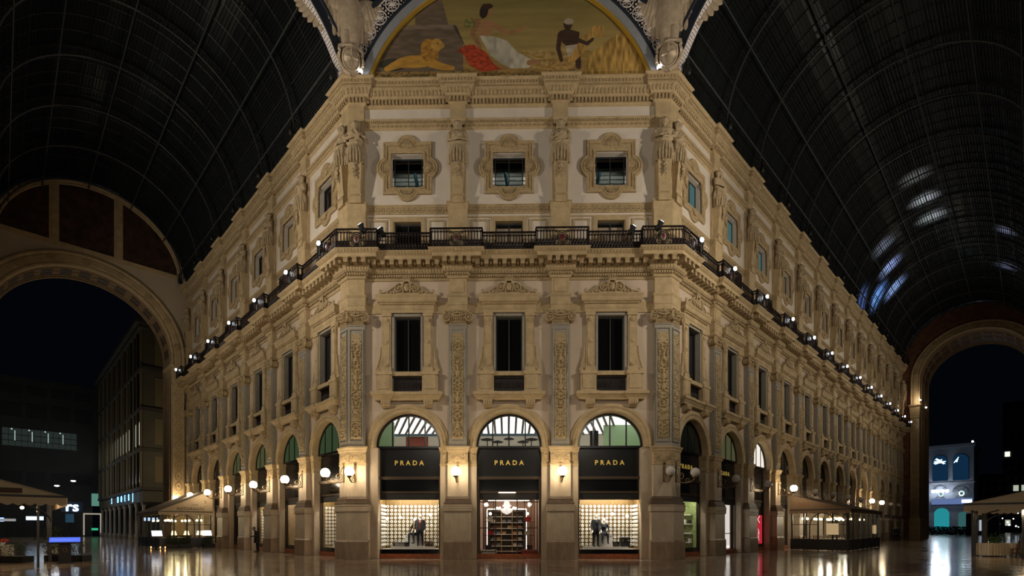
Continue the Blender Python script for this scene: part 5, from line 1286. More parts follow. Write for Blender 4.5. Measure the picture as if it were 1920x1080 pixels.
# unseen spots added outside the right arcade's roof glass to make its glowing patches
def RP(t, phi, r=12): return wp(1, t, 7.25-r*cos(radians(phi)), Z0+r*sin(radians(phi)))
for t, ph, e, c, cone in ((45, 47, 5000, (.45, .55, 1), 30), (50.5, 42, 5500, (.4, .55, 1), 34), (47.5, 26, 6500, (.22, .45, 1), 40), (43, 12, 2500, (.25, .4, 1), 40), (40, 50, 1500, (.6, .65, .8), 30),
                         (32, 82, 900, (1, .93, .85), 26), (36.5, 83, 3000, (.9, .88, .9), 24), (40.5, 84, 2400, (.9, .9, .9), 26), (45.5, 128, 1500, (.7, .7, 1), 22), (55.5, 126, 1500, (.6, .65, 1), 26)):
    lamp('SPOT', RP(t, ph, 13), e, c, RP(t, ph, 7), .6, cone*.8, 1)
# ================================================================ arches round the crossing: front lunette and the two arcade mouths
ZC, LUN = 22.8, 7.81
def front_frame(): return Matrix.Identity(4)
def mouth_frame(sd):  # local x along the mouth plane from the corner (x = -7.25 at the corner .. ), y = 0 plane, facing -y
    c = wp(sd, -.0, 7.25); 
    return Matrix.Translation(c) @ Matrix.Rotation(sd*(-pi/4), 4, 'Z')
def ring_part(b, r0, r1, y0, y1, a0, a1, n=64):
    prof = [(0, y0), (0, y1), (r1-r0, y1), (r1-r0, y0)]
    vs = []
    for i in range(n+1):
        a = radians(a0+(a1-a0)*i/n)
        for d, y in prof: vs.append(((r0+d)*cos(a), y, ZC+(r0+d)*sin(a)))
    b.add(vs, [(i*4+q, i*4+(q+1) % 4, (i+1)*4+(q+1) % 4, (i+1)*4+q) for i in range(n) for q in range(4)])
def rosette(R_=.36):
    b = MB(); b.tube([(R_*cos(a), 0, R_*sin(a)) for a in [2*pi*k/24 for k in range(24)]], .035, 5, closed=True)
    b.ball((0, -.02, 0), (.06, .05, .06), 8, 6)
    for k in range(8):
        a = pi/4*k; b.tube([(.05*cos(a), 0, .05*sin(a)), (.2*cos(a-.28), 0, .2*sin(a-.28)), (.32*cos(a), 0, .32*sin(a)), (.2*cos(a+.28), 0, .2*sin(a+.28)), (.05*cos(a), 0, .05*sin(a))], .020, 4)
    return b.mesh('rosette', WIRON)
ROS = rosette()
b = MB(); b.box(-.01, .02, -.21, .21, -.31, .31)
b.cur = 1
for y in (-.12, 0, .12):
    for z in (-.22, -.08, .08, .22): b.tube([(-.02, y, z), (0, y, z)], .032, 6)
PERF = b.mesh('perforated_panel', [WIRON, NAVY])
def arch(M, label, mural=False):
    t = thing('iron_arch', label, 'arch')
    t.matrix_world = M; r0 = 7.10 if not mural else 7.81
    lo = math.degrees(math.asin((25.05-ZC)/r0)); span = (lo, 180-lo)
    def add(nm, m, *a, **k):
        b = MB(); ring_part(b, *a, **k); return ob(nm, b.mesh(nm, m), t)
    if mural:
        add('gilt_edge', mat('gilt_edge', (.62, .38, .05), .4, metal=.5), 7.66, 7.80, -.02, .1, *span); add('grey_band', SOFF, 7.80, 8.18, -.10, .2, *span)
        rb = 8.18
    else:
        add('soffit_band', NAVY, 7.10, 7.2, -.06, .5, *span); add('grey_band', NAVY, 7.2, 7.62, -.06, .3, *span); rb = 7.62
        n = 30
        for i in range(n+1):
            a = lo+2+(176-2*lo)*i/n
            o = ob('perforated_panel', PERF, t, (7.085*cos(radians(a)), .21, ZC+7.085*sin(radians(a)))); o.rotation_euler = (0, -radians(a), 0)
    add('inner_band', NAVY, rb, rb+.14, -.16, .2, *span)
    add('back_plate', BLK, rb+.1, rb+1.15, .05, .12, *span); add('outer_band', NAVY, rb+1.1, rb+1.3, -.16, .2, *span)
    rc = rb+.62; n = int(math.radians(180-2*lo)*rc/.98)
    for i in range(n+1):
        a = radians(lo+4+(172-2*lo)*i/n); o = ob('rosette', ROS, t, (rc*cos(a), -.02, ZC+rc*sin(a)))
    b = MB(); n2 = n*2+1                                         # scrollwork and beads between the rosettes
    for i in range(n):
        a = radians(lo+4+(172-2*lo)*(i+.5)/n)
        for dr in (-.38, -.2, 0, .2, .38):
            p = ((rc+dr)*cos(a), -.03, ZC+(rc+dr)*sin(a)); b.ball(p, (.055, .04, .055), 6, 4)
        for s in (-1, 1):
            for r_ in (rc-.34, rc+.34):
                q = [( (r_+.09*cos(u))*cos(a+s*.028+.012*sin(u)), -.02, ZC+(r_+.09*cos(u))*sin(a+s*.028+.012*sin(u))) for u in [.7*k for k in range(9)]]; b.tube(q, .02, 3)
    for r_ in (rb+.17, rb+1.07):
        b.tube([(r_*cos(radians(lo+(180-2*lo)*k/60)), -.02, ZC+r_*sin(radians(lo+(180-2*lo)*k/60))) for k in range(61)], .03, 4)
    ob('scrollwork', b.mesh('scrollwork', WIRON), t, kind='stuff')
    return t, lo
tA, lo = arch(Matrix.Translation((0, .02, 0)), 'white and navy iron arch framing the large painted lunette', True)
for sd in (-1, 1):
    tB, _ = arch(mouth_frame(sd), 'navy iron arch with white perforated panels over the %s arcade' % ('left' if sd < 0 else 'right'))
# parapet blocks filling behind the rings at the corners (spandrels of the crossing)
for sd in (-1, 1):
    b = MB(); cpn = [(sd*(HW-1.6), .5), (sd*(HW-.25), .12), (sd*(HW+.8), 1.0), (sd*(HW+.3), 2.2), (sd*(HW-1.6), 1.6)]
    b.ext(cpn if sd > 0 else cpn[::-1], 25.0, 32.0); o = ob('trim_%d' % (1 if sd < 0 else 2), b.mesh('trim', NAVY)); o['kind'] = 'structure'
# wall behind the lunette
b = MB(); b.add([(-8.3, .9, 24.6), (8.3, .9, 24.6), (8.3, .9, 32.5), (-8.3, .9, 32.5)], [(0, 1, 2, 3)]); o = ob('wall_lunette', b.mesh('wall_lunette', BLK)); o['kind'] = 'structure'
# ---- the mural: painted colours on a flat semicircle (a plain allegory in the same colours)
def mural():
    W, Hh = 540, 310; x0, x1, z0, z1 = -8.05, 8.05, 24.9, 30.85
    X, Z = np.meshgrid(np.linspace(x0, x1, W), np.linspace(z0, z1, Hh))
    U = 952+X/.0281; V = 988.3-(Z-1.694)/.0281          # paint in a convenient 2-D grid
    rs = np.random.RandomState(4)
    def noise(sx, sy, seed=0):
        r = np.random.RandomState(seed); g = r.rand(int(Hh/sy)+3, int(W/sx)+3); yy = np.arange(Hh)/sy; xx = np.arange(W)/sx
        i, j = yy.astype(int), xx.astype(int); fy, fx = (yy-i)[:, None], (xx-j)[None, :]
        return (g[i][:, j]*(1-fy)*(1-fx)+g[i+1][:, j]*fy*(1-fx)+g[i][:, j+1]*(1-fy)*fx+g[i+1][:, j+1]*fy*fx)
    n1 = noise(60, 9, 1); n2 = noise(12, 5, 2); n3 = noise(4, 4, 3)
    C = np.zeros((Hh, W, 3)); f = np.clip((V+60)/190, 0, 1)[..., None]
    C[:] = (1-f)*np.array([.115, .105, .03])+f*np.array([.36, .25, .085])
    C *= (.8+.4*n1+.1*n2)[..., None]
    def put(mask, col, k=.25, nn=None):
        nn = n2 if nn is None else nn; c = np.array(col)*(1-k+2*k*nn)[..., None]; C[mask] = c[mask]
    def poly(pts):
        m = np.zeros(U.shape, bool); n = len(pts)
        for i in range(n):
            (xa, ya), (xb, yb) = pts[i], pts[(i+1) % n]
            if ya == yb: continue
            c = ((ya > V) != (yb > V)) & (U < (xb-xa)*(V-ya)/(yb-ya)+xa); m ^= c
        return m
    def ell(cx, cy, rx, ry, a=0):
        dx, dy = U-cx, V-cy; ca, sa = cos(a), sin(a); return ((dx*ca+dy*sa)/rx)**2+((-dx*sa+dy*ca)/ry)**2 < 1
    def limb(pts, r0, r1):
        m = np.zeros(U.shape, bool)
        for (xa, ya), (xb, yb), q in zip(pts[:-1], pts[1:], range(9)):
            L2 = (xb-xa)**2+(yb-ya)**2; s = np.clip(((U-xa)*(xb-xa)+(V-ya)*(yb-ya))/L2, 0, 1); rr_ = r0+(r1-r0)*(q+s)/(len(pts)-1)
            m |= (U-xa-s*(xb-xa))**2+(V-ya-s*(yb-ya))**2 < rr_**2
        return m
    put(V > 96+3*n2, (.30, .19, .05)); put(V > 112+4*n2, (.28, .17, .05))
    put((V > 88+8*n3) & (U > 960) & (U < 1080) & (n3 > .5), (.40, .27, .10))
    put(poly([(776, -80), (806, -80), (838, 44), (776, 44)]), (.13, .095, .065)); put(poly([(700, 44), (852, 44), (852, 52), (700, 52)]), (.19, .14, .10))
    put(poly([(700, 52), (850, 52), (866, 78), (866, 132), (700, 132)]), (.125, .09, .06), .3, n2); put(poly([(846, 46), (853, 46), (880, 110), (866, 80)]), (.05, .035, .025))
    put(ell(735, 118, 26, 12), (.03, .032, .02)); put((V > 128+3*n3) & (n3 > .6), (.12, .08, .03))
    # tawny lion
    g = (.42, .22, .035); put(limb([(722, 126), (745, 116), (790, 112)], 5, 12), g); put(ell(775, 113, 34, 12), g); put(ell(803, 94, 17, 24, -.2), (.33, .16, .025), .5, n3); put(ell(816, 82, 11, 12), (.45, .25, .05)); put(ell(824, 84, 7, 5), (.40, .22, .05)); put(limb([(805, 116), (830, 124), (846, 126)], 8, 4), g); put(ell(818, 79, 1.6, 1.2), (.02, .01, .005))
    # seated draped woman
    sk = (.33, .17, .075); red = (.36, .045, .015); whi = (.42, .38, .30)
    put(poly([(855, 95), (868, 84), (884, 82), (908, 96), (922, 118), (938, 130), (902, 134), (878, 122), (866, 100)]), red, .5, n3)
    put(poly([(896, 66), (925, 68), (948, 76), (968, 98), (998, 114), (990, 128), (955, 128), (935, 118), (918, 104), (908, 86)]), whi, .38, noise(5, 14, 9)); put(limb([(990, 118), (1008, 116)], 5, 3), sk)
    put(poly([(893, 34), (918, 38), (922, 52), (916, 67), (896, 66), (890, 50)]), sk, .2); put(limb([(921, 44), (946, 62), (974, 56), (982, 52)], 5, 2.5), sk, .2); put(limb([(892, 40), (884, 62), (898, 88)], 6, 3.5), (.26, .13, .06), .2)
    put(ell(912, 20, 8, 10), sk, .15); put(ell(905, 20, 8, 14, .2), (.03, .018, .012)); put(ell(913, 11, 9, 5), (.04, .02, .012)); put(ell(878, 44, 11, 12) & (n3 > .45), (.12, .13, .04))
    # reaper and sheaves
    dk = (.05, .025, .015); put(ell(1062, 48, 8, 10), dk); put(ell(1064, 42, 9, 6), (.36, .30, .22)); put(poly([(1046, 60), (1060, 55), (1084, 62), (1082, 84), (1062, 90), (1052, 82)]), dk, .3); put(limb([(1048, 66), (1044, 92), (1050, 114)], 5, 3.5), dk); put(poly([(1058, 88), (1084, 84), (1088, 104), (1062, 108)]), (.45, .38, .30)); put(limb([(1080, 104), (1082, 126)], 6, 5), dk)
    st = noise(3, 18, 11); put(poly([(1060, 116), (1082, 82), (1112, 50), (1128, 52), (1132, 72), (1108, 72), (1088, 104), (1070, 122)]), (.38, .22, .06), .5, st)
    put(poly([(1092, 130), (1104, 104), (1140, 76), (1172, 58), (1210, 100), (1235, 150), (1092, 150)]), (.40, .24, .06), .6, st); put(ell(1040, 126, 34, 7), (.36, .22, .07), .5, n3)
    put(limb([(1080, 76), (1098, 84), (1108, 76)], 4, 3), dk)
    b = MB(); vs = np.stack([X, np.full_like(X, .22), Z], -1).reshape(-1, 3)
    rr2 = X**2+(Z-ZC)**2 < 8.02**2
    fs = []
    for j in range(Hh-1):
        for i in range(W-1):
            if rr2[j, i] or rr2[j+1, i+1]: fs.append((j*W+i, j*W+i+1, (j+1)*W+i+1, (j+1)*W+i))
    me = bpy.data.meshes.new('mural'); me.from_pydata([tuple(v) for v in vs], [], fs)
    ca = me.color_attributes.new('paint', 'FLOAT_COLOR', 'POINT'); rgba = np.ones((Hh*W, 4), np.float32); rgba[:, :3] = C.reshape(-1, 3); ca.data.foreach_set('color', rgba.ravel())
    m, N, L, P = nt('painted_lunette'); at = N.new('ShaderNodeVertexColor'); at.layer_name = 'paint'
    L.new(at.outputs[0], P.inputs['Base Color']); P.inputs['Roughness'].default_value = .75; me.materials.append(m)
    return me
tag(ob('mural', mural()), 'large painted lunette with golden sky, seated draped woman, lion and harvest', 'mural')
for sd in (-1, 1):
    t = thing('eagle_relief', 'pale plaster eagle over an oval cross shield on the %s corner of the cornice' % ('left' if sd < 0 else 'right'), 'sculpture', (sd*(HW-.2), -.28, 25.0), -sd*pi/8)
    t.scale = (.90, .85, .93); ob('eagle_body', EAG, t); ob('cross_shield', SHIELD, t)
    t = thing('uplight', 'small bright uplight at the foot of the %s eagle' % ('left' if sd < 0 else 'right'), 'uplight', (sd*(HW-.78), -.46, 25.0))
    ob('lamp_base', MB().lathe([(.10, 0), (.10, .08), (.05, .14)], n=10).mesh('lamp_base', BLK), t); ob('lit_lens', MB().ball((0, 0, .2), .11, 10, 8).mesh('lit_lens', SPOTON), t)
# ================================================================ great arches closing the arcades
TANW = mat('plain_tan_wall', (.44, .36, .26), .9, var=.05, scale=1)
DPAINT = mat('dark_fresco', (.045, .02, .012), .6, var=.9, scale=1.2); BROWNF = mat('red_brown_fresco', (.16, .065, .035), .8, var=.6, scale=1.6)
COFF = mat('coffered_soffit', (.25, .17, .09), .8, var=.3, scale=4)
COFD = {-1: mat('dark_coffer', (.05, .035, .025), .7), 1: mat('brown_coffer', (.12, .075, .05), .7)}
def great_arch(sd, te, zc, lunette, label, Ri, Ro, depth, zs, dc=7.9):
    t = thing('great_arch', label, 'arch'); c = wp(sd, te, dc)
    M = Matrix.Translation(c) @ Matrix.Rotation(-pi/4*sd, 4, 'Z'); t.matrix_world = M; xv = sd*(7.25-dc)
    E_ = 8.2
    b = MB(); pts = arc(0, zc, Ro, 180, 0, 40)
    def ztop(x): return max(25.3, Z0+sqrt(max(0, 6.95**2-(x-xv)**2)))
    for p, q in zip(pts[:-1], pts[1:]): b.add([(p[0], 0, p[1]), (q[0], 0, q[1]), (q[0], 0, max(q[1], ztop(q[0]))), (p[0], 0, max(p[1], ztop(p[0])))], [(0, 1, 2, 3)])
    for s in (-1, 1):
        x0, x1 = sorted((s*Ri, s*E_)); b.add([(x0, 0, 0), (x1, 0, 0), (x1, 0, zc+.1), (x0, 0, zc+.1)], [(0, 1, 2, 3)])
        b.add([(s*Ro, 0, zc), (s*E_, 0, zc), (s*E_, 0, 25.3), (s*Ro, 0, ztop(s*Ro))], [(0, 1, 2, 3)])
    ob('wall', b.mesh('wall', TANW if lunette else BROWNF), t); wd_ = Ro-Ri
    b = MB(); path = [(-Ri, zs)]+arc(0, zc, Ri, 180, 0, 44)+[(Ri, zs)]
    b.sweep(path, [(d*wd_/1.3, y) for d, y in [(0, .3), (0, -.22), (-.16, -.24), (-.2, -.14), (-.36, -.14), (-.40, -.2), (-.94, -.2), (-.98, -.14), (-1.12, -.16), (-1.2, -.26), (-1.34, -.24), (-1.36, 0)]], plane='xz')
    ob('arch_moulding', b.mesh('arch_moulding', STONE), t)
    for k in range(9):
        a = radians(10+20*k); _r = ob('roundel', MB().tube([(.22*cos(u), 0, .22*sin(u)) for u in [2*pi*q/14 for q in range(14)]], .05, 5, closed=True).ball((0, 0, 0), (.11, .06, .11), 8, 6).mesh('roundel', STONED), t, ((Ri+wd_*.5)*cos(a), -.22, zc+(Ri+wd_*.5)*sin(a)))
    b = MB(); path = [(-Ri, 0)]+arc(0, zc, Ri, 180, 0, 44)+[(Ri, 0)]
    b.sweep(path, [(0, .3), (0, depth)], plane='xz'); b.sweep(path, [(0, depth), (.12, depth), (.12, depth+.3), (-.4, depth+.3)], plane='xz')
    for y in (depth*.2, depth*.5, depth*.85): b.sweep(path, [(0, y), (.07, y), (.07, y+.12), (0, y+.12)], plane='xz')
    ob('soffit', b.mesh('soffit', COFF), t)
    b = MB()
    for k in range(15):
        a = radians(6+12*k); p = (Ri-.03)*cos(a), zc+(Ri-.03)*sin(a)
        b.M = Matrix.Translation((p[0], 0, p[1])) @ Matrix.Rotation(-a, 4, 'Y'); b.box(-.05, .0, depth*.28, depth*.46, -.4, .4)
        b.M = None; ob('coffer', b.mesh('coffer', COFD[sd]), t); b = MB()
        b.M = Matrix.Translation((p[0], 0, p[1])) @ Matrix.Rotation(-a, 4, 'Y'); b.box(-.05, 0, depth*.58, depth*.8, -.4, .4); b.M = None; ob('coffer', b.mesh('coffer', COFD[sd]), t); b = MB()
    # jamb piers with capital and a chain of carved rings
    for s in (-1, 1):
        b = MB(); xc = s*(Ri+.55); pl = [(xc-.5, depth), (xc-.5, -.25), (xc+.5, -.25), (xc+.5, depth)]
        b.stack(pl, [(.12, 0), (.12, 2.8), (.02, 2.95), (0, 3.2), (0, zs-1.9), (.05, zs-1.85), (.02, zs-1.7), (.08, zs-.4), (.22, zs-.15), (.22, zs)]); j = ob('jamb_pier', b.mesh('jamb_pier', STONE), t)
        b = MB(); z = 3.6
        while z < zs-2.2: b.tube([(xc+.26*cos(u), -.27, z+.42*sin(u)) for u in [2*pi*q/12 for q in range(12)]], .045, 4, closed=True); b.ball((xc, -.27, z), (.1, .06, .14), 6, 4); z += 1.0
        ob('ring_ornament', b.mesh('ring_ornament', STONED), j)
    if lunette:
        hw = sqrt(6.95**2-.9**2)
        b = MB(); b.box(-6.9, 6.9, -.12, 0, 25.75, 26.05); b.box(-6.9, 6.9, -.17, 0, 26.0, 26.12); ob('lunette_sill', b.mesh('lunette_sill', STONE), t)
        b = MB(); b.sweep(arc(xv, Z0, 6.9, 172, 8, 40), [(0, 0), (0, -.14), (.12, -.18), (.3, -.12), (.42, -.14), (.5, 0)], plane='xz'); ob('lunette_frame', b.mesh('lunette_frame', STONE), t)
        for x in (-2.2, 2.25): b = MB(); b.box(x-.33, x+.33, -.13, 0, 26.1, Z0+sqrt(6.7**2-(x-xv)**2)); b.box(x-.15, x+.15, -.18, -.1, 26.1, Z0+sqrt(6.6**2-(x-xv)**2)); ob('lunette_pier', b.mesh('lunette_pier', STONE), t)
        for xa, xb in ((-6.2+xv, -2.53), (-1.87, 1.92), (2.58, 6.2+xv)):
            xs = [xa+(xb-xa)*i/10 for i in range(11)]; pl = [(xb, 26.15), (xa, 26.15)]+[(x, Z0+sqrt(max(1.2, 6.42**2-(x-xv)**2))) for x in xs]
            ob('fresco_panel', MB().prism(pl, -.05, -.02).mesh('fresco_panel', DPAINT), t, label='dark painted panel')
    else:
        for s in (-1, 1):
            for y, z in ((-.45, zs+.5), (5.5, zs+.4)): ob('small_light', MB().ball((s*(Ri-.1), y, z), .10, 8, 6).mesh('small_light', emis('small_warm_light_%d' % len(MATS), (1, .9, .75), 25)), t)
    return t
great_arch(-1, TL, 18.0, True, 'great tan arch with dark painted lunette panels closing the left arcade', 6.4, 7.5, 2.6, 17.4)
great_arch(1, TR, 22.7, False, 'great moulded arch under a red-brown fresco closing the right arcade', 5.75, 6.75, 8.0, 19.3)

for d in (2.4, 13.4): lamp('POINT', wp(1, TR-.9, d, 19.9), 90, (1, .85, .65), size=.1)
# ================================================================ glass pavilions and awnings in the arcades
GLASSP = PANE
def wbox(b, sd, t0, t1, d0, d1, z0, z1):
    P = [wp(sd, t, d, z) for z in (z0, z1) for t, d in ((t0, d0), (t1, d0), (t1, d1), (t0, d1))]
    return b.add(P, [(0,3,2,1),(4,5,6,7),(0,1,5,4),(1,2,6,5),(2,3,7,6),(3,0,4,7)])
def wpoly(b, pts, th):
    """flat polygon (world points) given a little thickness along vector th"""
    n = len(pts); vs = [Vector(p) for p in pts]+[Vector(p)+th for p in pts]
    return b.add(vs, [list(range(n)), list(range(2*n-1, n-1, -1))]+[(i, (i+1) % n, (i+1) % n+n, i+n) for i in range(n)])
def valance(b, A, B, z, h=.26):
    A, B = Vector(A), Vector(B); L_ = (B-A).length; n = max(3, int(L_/.30)); top = []; bot = []
    for i in range(n*6+1):
        f = i/(n*6); p = A+(B-A)*f; top.append((p.x, p.y, z)); bot.append((p.x, p.y, z-h+.08-.08*abs(sin(pi*f*n))))
    nrm = (B-A).normalized().cross(Vector((0, 0, 1)))*.012; m = len(top)
    vs = [Vector(p) for p in top+bot]+[Vector(p)+nrm for p in top+bot]
    fs = []
    for i in range(m-1): fs += [(i, i+1, m+i+1, m+i), (2*m+i, 2*m+i+1, 3*m+i+1, 3*m+i), (m+i, m+i+1, 3*m+i+1, 3*m+i)]
    b.add(vs, fs)
def table(loc, rz, sx, sy, label, cloth=True, grp='dining tables', cm=None):
    t = thing('dining_table', label, 'table', loc, rz, grp)
    b = MB(); b.box(-sx, sx, -sy, sy, .70, .74); ob('tabletop', b.mesh('tabletop', WOOD), t)
    for x in (-1, 1):
        for y in (-1, 1): b = MB(); b.box(x*(sx-.05)-.02, x*(sx-.05)+.02, y*(sy-.05)-.02, y*(sy-.05)+.02, 0, .70); ob('leg', b.mesh('leg', WOOD), t)
    if cloth:
        b = MB(); n = 48; vs = []
        per = []
        for k in range(n):
            a = 2*pi*k/n; c_, s_ = cos(a), sin(a); m_ = max(abs(c_), abs(s_)); per.append((c_/m_*(sx+.012), s_/m_*(sy+.012)))
        for z, g in ((.752, 0), (.73, .01), (.45, .025), (.06, .045)):
            for k, (x, y) in enumerate(per): f = 1+g*(1.0+1.0*sin(k*2.6)); vs.append((x*f, y*f, z))
        b.add(vs, [(j*n+k, j*n+(k+1) % n, (j+1)*n+(k+1) % n, (j+1)*n+k) for j in range(3) for k in range(n)]+[list(range(n))], False)
        ob('tablecloth', b.mesh('tablecloth', cm or CLOTH), t)
    return t
def bent_chair(loc, rz, label, grp, m=WOOD):
    t = thing('bistro_chair', label, 'chair', loc, rz, grp)
    ob('seat', MB().lathe([(.0, .43), (.19, .43), (.205, .45), (.19, .465), (0, .465)], n=16).mesh('seat', m), t)
    for a in (45, 135): ob('leg', MB().tube([(.15*cos(radians(a+180)), .15*sin(radians(a+180)), .44), (.21*cos(radians(a+180)), .21*sin(radians(a+180)), 0)], .017, 6).mesh('leg', m), t)
    for s in (-1, 1): ob('leg', MB().tube([(s*.14, .15, .44), (s*.18, .24, 0)], .017, 6).mesh('leg', m), t)
    ob('backrest', MB().tube([(-.16, .15, .44), (-.19, .2, .75), (-.13, .23, .93), (0, .24, .98), (.13, .23, .93), (.19, .2, .75), (.16, .15, .44)], .017, 6).tube([(-.10, .16, .46), (-.10, .21, .75), (0, .225, .86), (.10, .21, .75), (.10, .16, .46)], .013, 5).mesh('backrest', m), t)
    ob('leg_ring', MB().tube([(.16*cos(a), .02+.16*sin(a), .22) for a in [2*pi*k/12 for k in range(12)]], .011, 5, closed=True).mesh('leg_ring', m), t)
    return t
def wineglass(loc, label, grp):
    tag(ob('wine_glass', WGL, None, loc), label, 'glass', grp)
WGL = MB().lathe([(.035, 0), (.006, .01), (.005, .09), (.03, .12), (.036, .16), (.030, .2)], n=10).mesh('wine_glass', glassy('stemware', (.9, .9, .9), .2))
WARMB = emis('warm_ball_bulb', (1, .82, .42), 13)
def pavilion(sd, t0, t1, dw, de, zr, ze, label, canvas, side, near_text=None):
    root = thing('glass_pavilion', label, 'pavilion')
    sg = 1 if de > dw else -1
    # roof slab, gables and valances
    b = MB(); ov = .18; e = de+sg*ov
    wpoly(b, [wp(sd, t0-ov, dw, zr), wp(sd, t1+ov, dw, zr), wp(sd, t1+ov, e, ze), wp(sd, t0-ov, e, ze)], Vector((0, 0, .05)))
    for t in (t0-ov, t1+ov): wpoly(b, [wp(sd, t, dw, ze), wp(sd, t, dw, zr+.03), wp(sd, t, e, ze+.03)], wp(sd, .012)-wp(sd, 0))
    can = ob('canopy', b.mesh('canopy', canvas), root)
    b = MB(); valance(b, wp(sd, t0-ov-.02, dw), wp(sd, t0-ov-.02, e), ze); valance(b, wp(sd, t0-ov, e+sg*.01), wp(sd, t1+ov, e+sg*.01), ze); ob('scalloped_valance', b.mesh('scalloped_valance', canvas), can)
    b = MB(); wbox(b, sd, t0-ov-.04, t0-ov+.03, min(dw, e), max(dw, e), ze-.02, ze+.06); wbox(b, sd, t0-ov, t1+ov, e-.03, e+.03, ze-.02, ze+.06); ob('canopy_edge', b.mesh('canopy_edge', DGREY), can)
    # frame
    w_ = abs(de-dw); nd = 4; nn = max(3, int((t1-t0)/1.5))
    def dd(f): return dw+(de-dw)*f
    def post(t, d, r=.045, h=ze): b = MB(); wbox(b, sd, t-r, t+r, d-r, d+r, 0, h); ob('post', b.mesh('post', DGREY), root)
    for k in range(1 if True else 0, nd+1): post(t0, dd(k/nd), .05 if k < nd else .08)
    post(t0, dd(.03), .05)
    for k in range(1, nn+1): post(t0+(t1-t0)*k/nn, de, .06)
    for k in range(nd):
        b = MB(); wbox(b, sd, t0-.03, t0+.03, *sorted((dd(k/nd), dd((k+1)/nd))), .04, .82); ob('base_panel', b.mesh('base_panel', DGREY), root)
        b = MB(); wbox(b, sd, t0-.006, t0+.006, *sorted((dd(k/nd), dd((k+1)/nd))), .82, ze-.1); ob('glass_pane', b.mesh('glass_pane', GLASSP), root)
        if k not in (2,): b = MB(); wbox(b, sd, t0-.02, t0+.02, *sorted((dd(k/nd), dd((k+1)/nd))), 1.86, 1.91); ob('glazing_rail', b.mesh('glazing_rail', DGREY), root)
    for k in range(nn):
        a, c = t0+(t1-t0)*k/nn, t0+(t1-t0)*(k+1)/nn
        b = MB(); wbox(b, sd, a, c, de-.03, de+.03, .04, .82); ob('base_panel', b.mesh('base_panel', DGREY), root)
        b = MB(); wbox(b, sd, a, c, de-.006, de+.006, .82, ze-.1); ob('glass_pane', b.mesh('glass_pane', GLASSP), root)
    b = MB(); dc = dd(.58); pts = [wp(sd, t0, dc+.85*cos(a), 1.75+.95*sin(a)) for a in [pi*k/20 for k in range(21)]]
    b.tube([wp(sd, t0, dc+.85, .8)]+pts+[wp(sd, t0, dc-.85, .8)], .04, 6); ob('arch_frame', b.mesh('arch_frame', DGREY), root)
    if near_text:
        for txt, size, f, z, m in near_text:
            me = text_me(txt, size, .004, m); o = ob('canopy_lettering', me, can, wp(sd, t0-ov-.03, dd(f), z)); o.rotation_euler = (0, 0, -sd*pi/4)
    return root
LETM = mat('dark_brown_lettering', (.06, .03, .02), .8); LETR = mat('rust_lettering', (.25, .08, .03), .8)
pavilion(1, 17.9, 28.5, .62, 4.3, 4.05, 2.94, 'glass restaurant pavilion with rust-beige canopy against the right facade', CREAM2, 1, [('oo', .5, .22, 3.42, LETR)])
pavilion(-1, 22.9, 31.6, .62, 4.3, 4.75, 2.92, 'glass restaurant pavilion with cream canopy against the left facade', CREAM, 1, [('RISTORANTE', .34, .44, 3.16, LETM), ('CAFE', .2, .36, 3.5, LETM), ('S', .34, .15, 3.75, LETM), ('~', .3, .15, 3.4, LETM)])
def furnish(sd, t0, t1, d0, d1, where, nt_, nl, lampz=2.3, seedv=1):
    R = random.Random(seedv); rz = sd*pi/4
    for i in range(nt_):
        for j, d in enumerate((d0+.9, d1-.9)):
            t = t0+1.0+(t1-t0-2)*i/max(1, nt_-1); lb = '%s row, %s from the near end' % ('inner' if j == 0 else 'outer', order[i])
            table(wp(sd, t, d), rz, .38, .38, 'white-clothed table inside the %s, %s' % (where, lb), True, 'tables inside the '+where)
            for s in (-1, 1): bent_chair(wp(sd, t+s*.62, d), rz+(-s*pi/2), 'dark chair, %s %s table inside the %s, %s side' % (('inner', 'outer')[j], order[i], where, 'near' if s < 0 else 'far'), 'chairs inside the '+where)
            for s in (-1, 1): wineglass(wp(sd, t+s*.15, d+.1*s, .752), '%s wine glass on the %s %s table inside the %s' % ('near' if s < 0 else 'far', ('inner', 'outer')[j], order[i], where), 'wine glasses inside the '+where)
    for i in range(nl):
        t = t0+.7+(t1-t0-1.4)*i/max(1, nl-1)
        for j, d in enumerate((d0+.8+.3*(i % 2), d1-.8-.3*(i % 2))):
            l = thing('ball_lamp', 'lit warm ball lamp under the roof of the %s, %s %s' % (where, ('inner', 'outer')[j], order[i]), 'lamp', wp(sd, t, d, lampz), 0, 'ball lamps in the '+where)
            for q in (-1, 1): ob('globe', MB().ball((q*.17, 0, 0), .085, 10, 8).mesh('globe', WARMB), l)
            ob('bracket', MB().tube([(-.17, 0, .08), (0, 0, .2), (.17, 0, .08)], .014, 5).tube([(0, 0, .2), (0, 0, .62)], .014, 5).mesh('bracket', BRASS), l)
furnish(1, 17.9, 28.5, .62, 4.3, 'right pavilion', 4, 6, 2.32, 1)
furnish(-1, 22.9, 31.6, .62, 4.3, 'left pavilion', 3, 4, 2.25, 2)
for i in range(4): lamp('POINT', wp(1, 19+2.6*i, 2.3, 2.45), 60, (1, .93, .75), size=.12)  # unseen points added to brighten the right pavilion inside
for i in range(3): lamp('POINT', wp(-1, 24+2.6*i, 2.3, 2.45), 32, (1, .85, .5), size=.12)
